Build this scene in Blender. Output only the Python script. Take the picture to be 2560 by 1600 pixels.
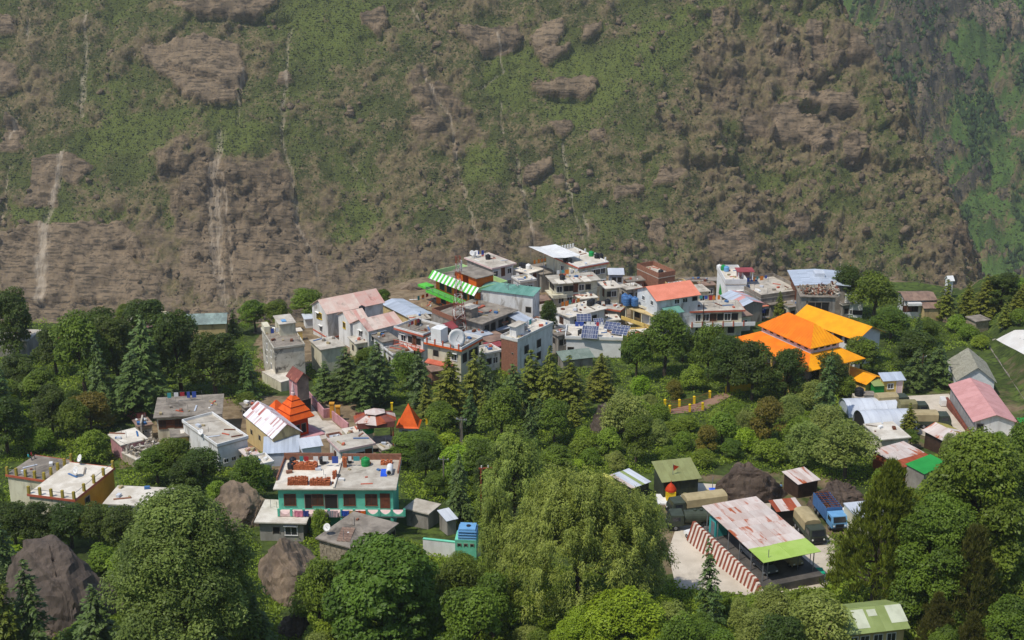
import bpy, math, random
import numpy as np
from mathutils import Vector, Matrix

for _o in list(bpy.data.objects): bpy.data.objects.remove(_o)
SC = bpy.context.scene
COL = SC.collection
R = math.radians
rnd = random.Random(7)
rng = np.random.default_rng(11)

# ------------------------------------------------------------------ camera
CAMZ, PITCH, FPX = 100.0, R(19.0), 3555.0          # focal length in photo pixels (50 mm on a 36 mm sensor)
cam = bpy.data.cameras.new('camera')
cam.sensor_width = 36.0; cam.lens = 36.0*FPX/2560.0
cam.clip_start = 1.0; cam.clip_end = 6000.0
camo = bpy.data.objects.new('camera', cam); COL.objects.link(camo)
camo.location = (0, 0, CAMZ); camo.rotation_euler = (math.pi/2-PITCH, 0, 0)
SC.camera = camo

# ------------------------------------------------------------------ sky, sun, exposure
SUN_EL, SUN_AZ = R(60.0), R(232.0)                  # azimuth clockwise from +Y: the sun stands behind the camera, to the left
W = bpy.data.worlds.new('World'); SC.world = W; W.use_nodes = True
wn = W.node_tree.nodes; wl = W.node_tree.links; wn.clear()
sky = wn.new('ShaderNodeTexSky'); sky.sky_type = 'NISHITA'; sky.sun_disc = False
sky.sun_elevation = SUN_EL; sky.sun_rotation = SUN_AZ; sky.altitude = 1800; sky.air_density = 1.0; sky.dust_density = 2.5
bg = wn.new('ShaderNodeBackground'); bg.inputs[1].default_value = 0.15
wo = wn.new('ShaderNodeOutputWorld'); wl.new(sky.outputs[0], bg.inputs[0]); wl.new(bg.outputs[0], wo.inputs[0])
sl = bpy.data.lights.new('sun', 'SUN'); sl.energy = 3.05; sl.angle = R(0.55); sl.color = (1.0, 0.95, 0.87)
so = bpy.data.objects.new('sun', sl); COL.objects.link(so)
sdir = Vector((math.sin(SUN_AZ)*math.cos(SUN_EL), math.cos(SUN_AZ)*math.cos(SUN_EL), math.sin(SUN_EL)))
so.rotation_euler = sdir.to_track_quat('Z', 'Y').to_euler(); so.location = sdir*300
SC.view_settings.view_transform = 'Standard'; SC.view_settings.look = 'None'
SC.view_settings.exposure = 0.24; SC.view_settings.gamma = 1.0
try: SC.view_settings.use_curve_mapping = False
except Exception: pass
SC.render.engine = 'CYCLES'
SC.cycles.max_bounces = 6; SC.cycles.diffuse_bounces = 3; SC.cycles.transmission_bounces = 3; SC.cycles.volume_bounces = 1
SC.cycles.use_denoising = True

# ------------------------------------------------------------------ noise
_P = np.random.default_rng(3).permutation(512)
def _h(ix, iy): return _P[(_P[ix & 511] + iy) & 511]
_ang = np.random.default_rng(5).random(512)*2*np.pi
_gx, _gy = np.cos(_ang), np.sin(_ang)
def noise2(x, y):
    x = np.asarray(x, float); y = np.asarray(y, float)
    ix = np.floor(x).astype(int); iy = np.floor(y).astype(int); fx = x-ix; fy = y-iy
    u = fx*fx*fx*(fx*(fx*6-15)+10); v = fy*fy*fy*(fy*(fy*6-15)+10)
    def g(a, b, dx, dy):
        k = _h(a, b); return _gx[k]*dx+_gy[k]*dy
    n00 = g(ix, iy, fx, fy); n10 = g(ix+1, iy, fx-1, fy); n01 = g(ix, iy+1, fx, fy-1); n11 = g(ix+1, iy+1, fx-1, fy-1)
    return 1.5*((n00*(1-u)+n10*u)*(1-v)+(n01*(1-u)+n11*u)*v)
def fbm(x, y, o=5, g=.5, l=2.03):
    s = 0; a = 1; t = 0
    for k in range(o):
        s = s+a*noise2(x+17.3*k, y-9.1*k); t += a; a *= g; x = x*l; y = y*l
    return s/t
def ridged(x, y, o=5, g=.5, l=2.05):
    s = 0; a = 1; t = 0
    for k in range(o):
        s = s+a*(1-2*np.abs(noise2(x+11.7*k, y+5.3*k))); t += a; a *= g; x = x*l; y = y*l
    return s/t
def sstep(a, b, x):
    t = np.clip((np.asarray(x, float)-a)/(b-a), 0, 1); return t*t*(3-2*t)
def facet(x, y, seed=0):
    """Broken-stone relief: every cell of a jittered grid is its own tilted plane."""
    x = np.asarray(x, float)+37*seed; y = np.asarray(y, float)-19*seed; ix = np.floor(x).astype(int); iy = np.floor(y).astype(int)
    best = np.full(x.shape, 9e9); out = np.zeros(x.shape); R4 = np.random.default_rng(40+seed).random((512, 5))
    for a in (-1, 0, 1):
        for b in (-1, 0, 1):
            k = _h(ix+a, iy+b); cx, cy = ix+a+.1+.8*R4[k, 0], iy+b+.1+.8*R4[k, 1]; q = (x-cx)**2+(y-cy)**2
            h = R4[k, 2]+1.1*(R4[k, 3]-.5)*(x-cx)+1.3*(R4[k, 4]-.65)*(y-cy); m = q < best; best = np.where(m, q, best); out = np.where(m, h, out)
    return out
def in_poly(px, py, poly):
    px = np.asarray(px, float); py = np.asarray(py, float); r = np.zeros(px.shape, bool); n = len(poly)
    for i in range(n):
        x0, y0 = poly[i]; x1, y1 = poly[(i+1) % n]
        c = ((y0 > py) != (y1 > py))
        with np.errstate(divide='ignore', invalid='ignore'):
            r ^= c & (px < (x1-x0)*(py-y0)/((y1-y0) if y1 != y0 else 1e-9)+x0)
    return r

# ------------------------------------------------------------------ photo <-> place
SP, CP = math.sin(PITCH), math.cos(PITCH)
def ray(px, py):
    x = (px-1280)/FPX; y = -(py-800)/FPX
    return x, CP+y*SP, -SP+y*CP
def project(x, y, z):
    dz = z-CAMZ; d = y*CP-dz*SP; u = y*SP+dz*CP
    return 1280+FPX*x/d, 800-FPX*u/d
def on_z(px, py, z):
    a, b, c = ray(px, py); t = (z-CAMZ)/c
    return Vector((a*t, b*t, z))
_q0, _q1 = on_z(2462, 880, -2), on_z(2562, 1068, 4)        # foot line of the raised field on the right
_bd = (_q1-_q0); _bn = Vector((-_bd.y, _bd.x, 0)).normalized()
if _bn.x < 0: _bn = -_bn
def town_edge(x):
    x = np.asarray(x, float)
    return 297+46*sstep(-48, -20, x)-5*sstep(70, 95, x)-14*sstep(96, 118, x)
def terr(x, y):
    x = np.asarray(x, float); y = np.asarray(y, float)
    z = 22-0.0825*y
    z = z+0.55*np.clip(112-y, 0, None)
    z = z+0.35*fbm(x/34., y/34., 3)
    s = (x-_q0.x)*_bn.x+(y-_q0.y)*_bn.y
    z = z+4.2*sstep(0.5, 6.5, s)*sstep(190, 215, y)
    e = y-town_edge(x)
    dn = np.clip(e, 0, None)
    z = z-np.minimum(0.95*dn, 235+0*dn)-2.5*sstep(-4, 8, e)*0
    return z
def tz(x, y): return float(terr(np.array([x]), np.array([y]))[0])
def at(px, py, h=0.0):
    a, b, c = ray(px, py); z = 22-0.0825*250
    for _ in range(14):
        t = (z+h-CAMZ)/c; z = 0.5*z+0.5*tz(a*t, b*t)
    t = (z+h-CAMZ)/c
    return Vector((a*t, b*t, z+h))
def mpp(px, py):                                            # metres per photo pixel where that pixel meets the ground
    p = at(px, py); return (p-Vector((0, 0, CAMZ))).length/FPX

# ------------------------------------------------------------------ objects
def tag(o, label=None, cat=None, group=None, kind=None):
    if label: o['label'] = label
    if cat: o['category'] = cat
    if group: o['group'] = group
    if kind: o['kind'] = kind
    return o
def empty(name, loc=(0, 0, 0), rz=0.0):
    o = bpy.data.objects.new(name, None); COL.objects.link(o); o.empty_display_size = .3
    o.location = loc; o.rotation_euler = (0, 0, rz); return o
def thing(name, label, cat, loc=(0, 0, 0), rz=0.0, group=None):
    return tag(empty(name, loc, rz), label, cat, group)
def link(name, me, parent=None, loc=None, mw=None):
    o = bpy.data.objects.new(name, me); COL.objects.link(o)
    if parent is not None: o.parent = parent
    if loc is not None: o.location = loc
    if mw is not None: o.matrix_local = mw
    return o
class MB:
    def __init__(s): s.v = []; s.f = []; s.mi = []; s.m = []; s.cur = 0
    def mat(s, m):
        if m not in s.m: s.m.append(m)
        s.cur = s.m.index(m); return s
    def poly(s, pts):
        n = len(s.v); s.v += [tuple(p) for p in pts]; s.f.append(tuple(range(n, n+len(pts)))); s.mi.append(s.cur); return s
    def raw(s, v, f):
        n = len(s.v); s.v += [tuple(p) for p in v]
        for q in f: s.f.append(tuple(n+i for i in q)); s.mi.append(s.cur)
        return s
    def box(s, x0, x1, y0, y1, z0, z1):
        return s.raw([(x0, y0, z0), (x1, y0, z0), (x1, y1, z0), (x0, y1, z0), (x0, y0, z1), (x1, y0, z1), (x1, y1, z1), (x0, y1, z1)],
                     [(0, 3, 2, 1), (4, 5, 6, 7), (0, 1, 5, 4), (1, 2, 6, 5), (2, 3, 7, 6), (3, 0, 4, 7)])
    def cbox(s, c, d, rot=None):
        hx, hy, hz = d[0]/2, d[1]/2, d[2]/2
        P = [Vector((x*hx, y*hy, z*hz)) for z in (-1, 1) for x, y in ((-1, -1), (1, -1), (1, 1), (-1, 1))]
        if rot is not None: P = [rot @ p for p in P]
        c = Vector(c)
        return s.raw([c+p for p in P], [(0, 3, 2, 1), (4, 5, 6, 7), (0, 1, 5, 4), (1, 2, 6, 5), (2, 3, 7, 6), (3, 0, 4, 7)])
    def tube(s, a, b, r0, r1=None, n=6, cap=True):
        a = Vector(a); b = Vector(b); r1 = r0 if r1 is None else r1
        d = (b-a).normalized(); u = d.orthogonal().normalized(); w = d.cross(u); V = []
        for p, r in ((a, r0), (b, r1)):
            for i in range(n):
                t = 2*math.pi*i/n; V.append(p+u*math.cos(t)*r+w*math.sin(t)*r)
        F = [(i, (i+1) % n, n+(i+1) % n, n+i) for i in range(n)]
        if cap: F += [tuple(range(n-1, -1, -1)), tuple(range(n, 2*n))]
        return s.raw(V, F)
    def lathe(s, prof, n=12, c=(0, 0, 0)):
        V = []; F = []
        for r, z in prof:
            for i in range(n):
                t = 2*math.pi*i/n; V.append((c[0]+r*math.cos(t), c[1]+r*math.sin(t), c[2]+z))
        for j in range(len(prof)-1):
            for i in range(n): F.append((j*n+i, j*n+(i+1) % n, (j+1)*n+(i+1) % n, (j+1)*n+i))
        F += [tuple(range(n-1, -1, -1)), tuple(range((len(prof)-1)*n, len(prof)*n))]
        return s.raw(V, F)
    def mesh(s, name, smooth=False):
        me = bpy.data.meshes.new(name); me.from_pydata(s.v, [], s.f)
        for m in s.m: me.materials.append(m)
        if len(s.m) > 1: me.polygons.foreach_set('material_index', s.mi)
        if smooth: me.polygons.foreach_set('use_smooth', [True]*len(s.f))
        me.update(); return me
    def obj(s, name, parent=None, smooth=False, loc=None, mw=None): return link(name, s.mesh(name, smooth), parent, loc, mw)
def np_mesh(name, V, nper, mats, attrs=None, F=None, smooth=False):
    """V (N,3). Without F the faces are consecutive runs of nper vertices."""
    me = bpy.data.meshes.new(name); V = np.asarray(V, np.float32)
    if F is None: F = np.arange(len(V), dtype=np.int32).reshape(-1, nper)
    F = np.asarray(F, np.int32); nf, k = F.shape
    me.vertices.add(len(V)); me.vertices.foreach_set('co', V.ravel())
    me.loops.add(nf*k); me.loops.foreach_set('vertex_index', F.ravel())
    me.polygons.add(nf); me.polygons.foreach_set('loop_start', np.arange(0, nf*k, k, dtype=np.int32))
    try: me.polygons.foreach_set('loop_total', np.full(nf, k, np.int32))
    except Exception: pass
    if smooth: me.polygons.foreach_set('use_smooth', np.ones(nf, bool))
    for n, a in (attrs or {}).items():
        at_ = me.attributes.new(n, 'FLOAT', 'POINT'); at_.data.foreach_set('value', np.asarray(a, np.float32))
    for m in mats: me.materials.append(m)
    me.update(); me.validate(); return me

# ------------------------------------------------------------------ materials
MATS = {}
def lin(c):
    return tuple(((v/255)/12.92 if v/255 <= .04045 else ((v/255+.055)/1.055)**2.4) for v in c)
def node(nt, t, **k):
    n = nt.nodes.new(t)
    for a, b in k.items():
        if a == 'i':
            for q, v in b.items(): n.inputs[q].default_value = v
        else: setattr(n, a, b)
    return n
def mixc(nt, fac, a, b, mode='MIX'):
    n = nt.nodes.new('ShaderNodeMix'); n.data_type = 'RGBA'; n.blend_type = mode
    for sock, v in ((n.inputs[0], fac), (n.inputs[6], a), (n.inputs[7], b)):
        if hasattr(v, 'node'): nt.links.new(v, sock)
        else: sock.default_value = v if isinstance(v, (int, float)) else (*v[:3], 1)
    return n.outputs[2]
def ramp(nt, v, a, b):
    n = nt.nodes.new('ShaderNodeMapRange'); n.interpolation_type = 'SMOOTHSTEP'
    nt.links.new(v, n.inputs[0]); n.inputs[1].default_value = a; n.inputs[2].default_value = b; return n.outputs[0]
def mathn(nt, op, a, b=None):
    n = nt.nodes.new('ShaderNodeMath'); n.operation = op
    for i, v in enumerate((a, b)):
        if v is None: continue
        if hasattr(v, 'node'): nt.links.new(v, n.inputs[i])
        else: n.inputs[i].default_value = v
    return n.outputs[0]
def newmat(name):
    m = bpy.data.materials.new(name); m.use_nodes = True; nt = m.node_tree; nt.nodes.clear()
    o = nt.nodes.new('ShaderNodeOutputMaterial'); p = nt.nodes.new('ShaderNodeBsdfPrincipled'); nt.links.new(p.outputs[0], o.inputs[0])
    MATS[name] = m; return m, nt, p, o
def coords(nt, stretch=(1, 1, 1)):
    tc = nt.nodes.new('ShaderNodeTexCoord'); oi = nt.nodes.new('ShaderNodeObjectInfo')
    r = mathn(nt, 'MULTIPLY', oi.outputs['Random'], 61.0)
    mp = nt.nodes.new('ShaderNodeMapping'); mp.inputs['Scale'].default_value = stretch
    nt.links.new(tc.outputs['Object'], mp.inputs[0])
    cb = nt.nodes.new('ShaderNodeCombineXYZ')
    for i in range(3): nt.links.new(r, cb.inputs[i])
    ad = nt.nodes.new('ShaderNodeVectorMath'); ad.operation = 'ADD'
    nt.links.new(mp.outputs[0], ad.inputs[0]); nt.links.new(cb.outputs[0], ad.inputs[1])
    return ad.outputs[0], oi
def noi(nt, vec, scale, detail=5, rough=.6, dist=0):
    n = nt.nodes.new('ShaderNodeTexNoise'); n.inputs['Scale'].default_value = scale; n.inputs['Detail'].default_value = detail
    n.inputs['Roughness'].default_value = rough; n.inputs['Distortion'].default_value = dist
    nt.links.new(vec, n.inputs['Vector']); return n.outputs['Fac']
def M(name, c1, c2=None, sc=1.2, rough=.85, bump=0., stain=None, ssc=.35, sr=(.5, .68), metal=0., stretch=(1, 1, 1), var=.14, spec=.3):
    """Weathered paint, plaster, concrete or sheet metal: two tones of noise, an optional stain, and a little variety from object to object."""
    if name in MATS: return MATS[name]
    m, nt, p, o = newmat(name); vec, oi = coords(nt, stretch); c1 = lin(c1)
    col = c1
    if c2: col = mixc(nt, ramp(nt, noi(nt, vec, sc, 7, .62), .36, .64), c1, lin(c2))
    if stain: col = mixc(nt, ramp(nt, noi(nt, vec, ssc, 8, .66, .6), *sr), col, lin(stain))
    if var:
        hs = nt.nodes.new('ShaderNodeHueSaturation')
        v = mathn(nt, 'ADD', mathn(nt, 'MULTIPLY', oi.outputs['Random'], var), 1-var/2); nt.links.new(v, hs.inputs['Value'])
        if hasattr(col, 'node'): nt.links.new(col, hs.inputs['Color'])
        else: hs.inputs['Color'].default_value = (*col, 1)
        col = hs.outputs[0]
    if hasattr(col, 'node'): nt.links.new(col, p.inputs['Base Color'])
    else: p.inputs['Base Color'].default_value = (*col, 1)
    p.inputs['Roughness'].default_value = rough; p.inputs['Metallic'].default_value = metal
    p.inputs['Specular IOR Level'].default_value = spec
    if bump:
        b = nt.nodes.new('ShaderNodeBump'); b.inputs['Strength'].default_value = bump; b.inputs['Distance'].default_value = .1
        nt.links.new(noi(nt, vec, sc*4, 6), b.inputs['Height']); nt.links.new(b.outputs[0], p.inputs['Normal'])
    return m
concrete = M('pale_concrete', (196, 188, 172), (170, 160, 144), .5, .9, .2, (120, 110, 98), .22, (.5, .74))
concrete_w = M('light_concrete', (222, 214, 198), (196, 186, 168), .5, .9, .2, (140, 130, 116), .2, (.55, .78))
concrete_d = M('dark_concrete', (150, 140, 126), (122, 113, 101), .6, .9, .2, (84, 78, 70), .25, (.5, .7))
yardm = M('yard_concrete', (206, 194, 174), (188, 176, 156), .22, .92, .1, (150, 138, 120), .09, (.5, .72), var=0)
dirt = M('bare_earth', (150, 128, 100), (120, 100, 76), .5, .95, .3, var=0)
plaster_w = M('white_plaster', (226, 224, 218), (208, 205, 198), .7, .85, .1, (160, 152, 140), .55, (.50, .70), stretch=(1, 1, .35))
plaster_c = M('cream_plaster', (218, 212, 186), (200, 192, 164), .7, .85, .1, (150, 140, 118), .55, (.50, .70), stretch=(1, 1, .35))
plaster_t = M('tan_plaster', (206, 184, 132), (190, 166, 116), .7, .85, .1, (140, 120, 88), .55, (.50, .70), stretch=(1, 1, .35))
plaster_y = M('yellow_plaster', (226, 194, 112), (212, 178, 98), .7, .85, .1, (160, 130, 80), .55, (.50, .70), stretch=(1, 1, .35))
plaster_g = M('grey_plaster', (158, 152, 142), (136, 130, 120), .8, .9, .2, (92, 86, 78), .55, (.50, .70), stretch=(1, 1, .35))
plaster_b = M('pale_blue_plaster', (216, 218, 216), (198, 200, 198), .7, .85, .1)
plaster_p = M('pink_plaster', (200, 150, 150), (184, 134, 136), .7, .85, .1, (150, 104, 104), .55, (.50, .70), stretch=(1, 1, .35))
plaster_o = M('ochre_plaster', (206, 148, 48), (192, 134, 40), .7, .85, .1)
plaster_tq = M('turquoise_plaster', (96, 190, 160), (84, 176, 148), .8, .8, .1, (70, 140, 120), .4, (.6, .8), var=0)
orange_p = M('orange_paint', (226, 110, 30), (208, 96, 22), .8, .7, .1, var=.05)
redor_p = M('red_orange_paint', (232, 100, 26), (214, 86, 18), .8, .6, .1, var=.04)
redor_w = M('deep_orange_paint', (196, 60, 14), (176, 48, 10), .8, .7, .1, var=.04)
saff = M('saffron_roof', (240, 130, 16), (226, 114, 10), .5, .6, .05, (204, 100, 14), .2, (.55, .8), var=.03)
yell_r = M('yellow_roof', (244, 164, 10), (232, 150, 6), .5, .6, .05, (210, 132, 10), .2, (.55, .8), var=.03)
lime = M('lime_sheet', (168, 194, 96), (156, 184, 82), .6, .6, .05, (200, 190, 90), .3, (.62, .8), var=.03)
brightgreen = M('bright_green_paint', (94, 190, 66), (80, 176, 54), .8, .6)
palegreen = M('pale_green_paint', (184, 220, 150), (170, 206, 136), .8, .7)
green_r = M('green_sheet', (44, 150, 62), (36, 138, 54), .5, .55, .05, var=.04)
teal_r = M('teal_sheet', (110, 156, 140), (92, 138, 122), .6, .6, .1, (150, 160, 150), .4, (.64, .72), stretch=(1, .3, 1))
redtrim = M('red_trim_paint', (196, 104, 78), (178, 90, 66), .8, .7)
maroon = M('maroon_paint', (158, 74, 76), (136, 60, 62), .8, .7, .1, (170, 90, 84), .5, (.6, .75))
salmon = M('salmon_sheet', (228, 140, 112), (216, 128, 100), .5, .55, .05, var=.04)
pink_r = M('pink_sheet', (206, 152, 146), (192, 138, 132), .5, .6, .05, (226, 170, 166), .3, (.62, .8), var=.05)
pinkwhite = M('faded_pink_roof', (214, 196, 180), (206, 172, 156), .35, .85, .1, (140, 124, 112), .16, (.56, .72), var=.06)
pinkfade = M('red_faded_roof', (204, 150, 136), (200, 170, 156), .35, .85, .1, (150, 100, 88), .2, (.56, .72), var=.06)
metal_s = M('silver_sheet', (186, 194, 204), (168, 176, 186), .5, .42, .05, (150, 130, 116), .25, (.62, .76), .0, (1, .25, 1), .22, .5)
metal_g = M('galvanised_sheet', (206, 210, 214), (188, 192, 198), .5, .45, .05, None, metal=.0, stretch=(1, .25, 1), var=.12, spec=.5)
rustmix = M('patchy_rust_sheet', (208, 196, 186), (192, 172, 160), .7, .7, .05, (168, 88, 50), .5, (.53, .62), 0, (.9, .22, 1), .16)
rustmix2 = M('white_rust_sheet', (236, 234, 234), (222, 214, 212), .7, .55, .05, (166, 88, 74), .45, (.49, .60), 0, (1.2, .14, 1), .1, .5)
rust = M('rusted_sheet', (168, 84, 52), (142, 66, 40), .8, .8, .1, (190, 150, 130), .4, (.6, .74), 0, (1, .25, 1), .2)
brownroof = M('brown_roof', (150, 124, 106), (128, 104, 90), .5, .9, .2, (100, 84, 74), .25, (.5, .72))
redbrown = M('red_brown_roof', (140, 82, 70), (120, 70, 60), .5, .8, .1, (170, 110, 90), .4, (.58, .72))
olive_r = M('olive_sheet', (142, 146, 96), (130, 132, 84), .4, .75, .1, (112, 112, 76), .2, (.55, .75), var=.05)
olive_l = M('light_olive_sheet', (142, 156, 96), (130, 144, 84), .4, .65, .05, (170, 176, 120), .2, (.6, .8), var=.06)
greysh = M('grey_shingle', (158, 154, 136), (136, 132, 114), 2.5, .9, .3, var=.2)
darkgreen = M('dark_green_wood', (58, 64, 48), (46, 52, 38), 1.2, .8)
woodbrown = M('brown_wood', (112, 66, 42), (92, 52, 32), 1.5, .75)
darkwood = M('dark_wood', (74, 54, 42), (58, 42, 32), 1.5, .8)
brick_m = M('brick_red', (150, 104, 82), (132, 90, 70), 2.5, .9, .2, (120, 84, 70), .6, (.56, .75))
brick_o = M('fired_brick', (180, 104, 66), (158, 84, 50), 3, .9, .1, var=.3)
stone_m = M('stone_wall', (170, 156, 132), (140, 128, 108), 2.2, .95, .4, (112, 100, 82), .9, (.55, .7))
glass = M('window_glass', (46, 50, 56), (36, 38, 42), 1, .15, 0, spec=.6)
dark = M('dark_opening', (40, 37, 34), (32, 30, 28), 1, .9)
white_p = M('white_paint', (232, 231, 226), (220, 218, 212), .8, .6)
steel = M('grey_steel', (140, 142, 144), (120, 122, 124), 1, .5, metal=.3)
rustpole = M('rust_red_steel', (150, 70, 50), (130, 60, 44), 1, .7)
black_p = M('black_plastic', (34, 34, 38), (28, 28, 32), 1, .5)
green_p = M('green_plastic', (20, 150, 74), (18, 138, 66), 1, .45)
blue_p = M('blue_plastic', (72, 112, 160), (60, 100, 146), 1, .45)
lblue_p = M('light_blue_plastic', (112, 162, 202), (100, 150, 190), 1, .45)
yellow_p = M('yellow_paint', (226, 190, 24), (212, 176, 16), 1, .6)
pv = M('solar_cell', (78, 86, 114), (66, 74, 100), 2, .2, spec=.6)
army = M('army_green_paint', (66, 74, 60), (56, 62, 50), 1, .6)
canvas = M('tan_canvas', (172, 156, 118), (156, 140, 104), .8, .9, .2)
canvas_o = M('olive_canvas', (128, 122, 84), (112, 106, 72), .8, .9, .2)
rubber = M('tyre_rubber', (32, 31, 30), (26, 25, 24), 1, .85)
stripe_b = M('brown_stripe_paint', (142, 74, 54), (124, 64, 46), 1.2, .85, .1, (180, 150, 130), .8, (.62, .78), var=.2)
stripe_w = M('white_stripe_paint', (218, 206, 192), (200, 186, 170), 1.2, .85, .1, (160, 130, 110), .8, (.6, .8), var=.1)
trim_t = M('mint_paint', (120, 206, 172), (108, 192, 158), 1, .7)
pinkw = M('pale_pink_paint', (226, 196, 190), (212, 180, 174), 1, .8)
barkm = M('tree_bark', (92, 80, 68), (66, 56, 46), 3, .95, .4)
tarp_b = M('blue_tarp', (40, 92, 210), (34, 82, 196), 1, .5)
skin_m = M('skin', (150, 104, 78)); hair_m = M('black_hair', (24, 20, 18))
# ------------------------------------------------------------------ ground of the village
def ground_mat():
    m, nt, p, o = newmat('meadow_and_earth')
    tc = nt.nodes.new('ShaderNodeTexCoord'); v = tc.outputs['Object']
    g = mixc(nt, ramp(nt, noi(nt, v, .12, 6), .38, .62), lin((66, 78, 36)), lin((88, 104, 46)))
    g = mixc(nt, ramp(nt, noi(nt, v, .9, 6), .4, .66), g, lin((52, 62, 32)))
    e = mixc(nt, ramp(nt, noi(nt, v, .5, 6), .4, .6), lin((140, 122, 96)), lin((112, 96, 74)))
    at_ = nt.nodes.new('ShaderNodeAttribute'); at_.attribute_name = 'bare'
    f = ramp(nt, mathn(nt, 'ADD', at_.outputs['Fac'], mathn(nt, 'MULTIPLY', noi(nt, v, .25, 7), .8)), .78, .98)
    c = mixc(nt, f, g, e); nt.links.new(c, p.inputs['Base Color']); p.inputs['Roughness'].default_value = .95
    p.inputs['Specular IOR Level'].default_value = .1
    b = nt.nodes.new('ShaderNodeBump'); b.inputs['Strength'].default_value = .5; b.inputs['Distance'].default_value = .3
    nt.links.new(noi(nt, v, 1.5, 8), b.inputs['Height']); nt.links.new(b.outputs[0], p.inputs['Normal'])
    return m
def grid_mesh(name, xs, ys, zf, mats, attrs=None, smooth=True):
    X, Y = np.meshgrid(xs, ys); r = zf(X, Y)
    if isinstance(r, tuple): X, Y, Z, attrs = r
    else: Z = r; attrs = attrs(X, Y) if attrs else {}
    ny, nx = X.shape; i = np.arange(ny*nx).reshape(ny, nx)
    F = np.stack([i[:-1, :-1], i[:-1, 1:], i[1:, 1:], i[1:, :-1]], -1).reshape(-1, 4)
    return np_mesh(name, np.stack([X, Y, Z], -1).reshape(-1, 3), 4, mats, {k: a.ravel() for k, a in attrs.items()}, F, smooth)
TOWN = [(1000, 690), (1140, 640), (1560, 620), (2150, 660), (2170, 740), (1900, 800), (1560, 830), (1420, 900), (1250, 915), (1000, 900), (800, 900), (640, 960), (640, 800), (790, 760)]
def bare(X, Y):
    u, v = project(X, Y, terr(X, Y)); a = .12+0*X
    for poly, k in ((TOWN, .75), ([(370, 1010), (560, 990), (900, 980), (960, 1140), (700, 1200), (560, 1150), (380, 1130)], .62), ([(1640, 1180), (2140, 1180), (2140, 1440), (1640, 1440)], .5),
                    ([(2240, 960), (2560, 960), (2560, 1120), (2240, 1120)], .45), ([(280, 1080), (480, 1080), (430, 1170), (300, 1170)], .6), ([(720, 1330), (860, 1380), (830, 1600), (700, 1600)], .4)):
        a = np.where(in_poly(u, v, poly), k, a)
    s_ = (X-_q0.x)*_bn.x+(Y-_q0.y)*_bn.y; a = np.where((s_ > .5) & (s_ < 5.5) & (Y > 200) & (Y < 262), .40, a)
    return {'bare': np.where(Y > town_edge(X)-2, .6, a)}
xs = np.concatenate([np.arange(-420, -160, 12.), np.arange(-160, 180, 1.7), np.arange(180, 480, 12.)])
ys = np.concatenate([np.arange(-40, 100, 6.), np.arange(100, 400, 1.7), np.arange(400, 860, 10.)])
tag(link('ground', grid_mesh('ground', xs, ys, lambda X, Y: terr(X, Y), [ground_mat()], bare)), kind='structure')

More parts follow.
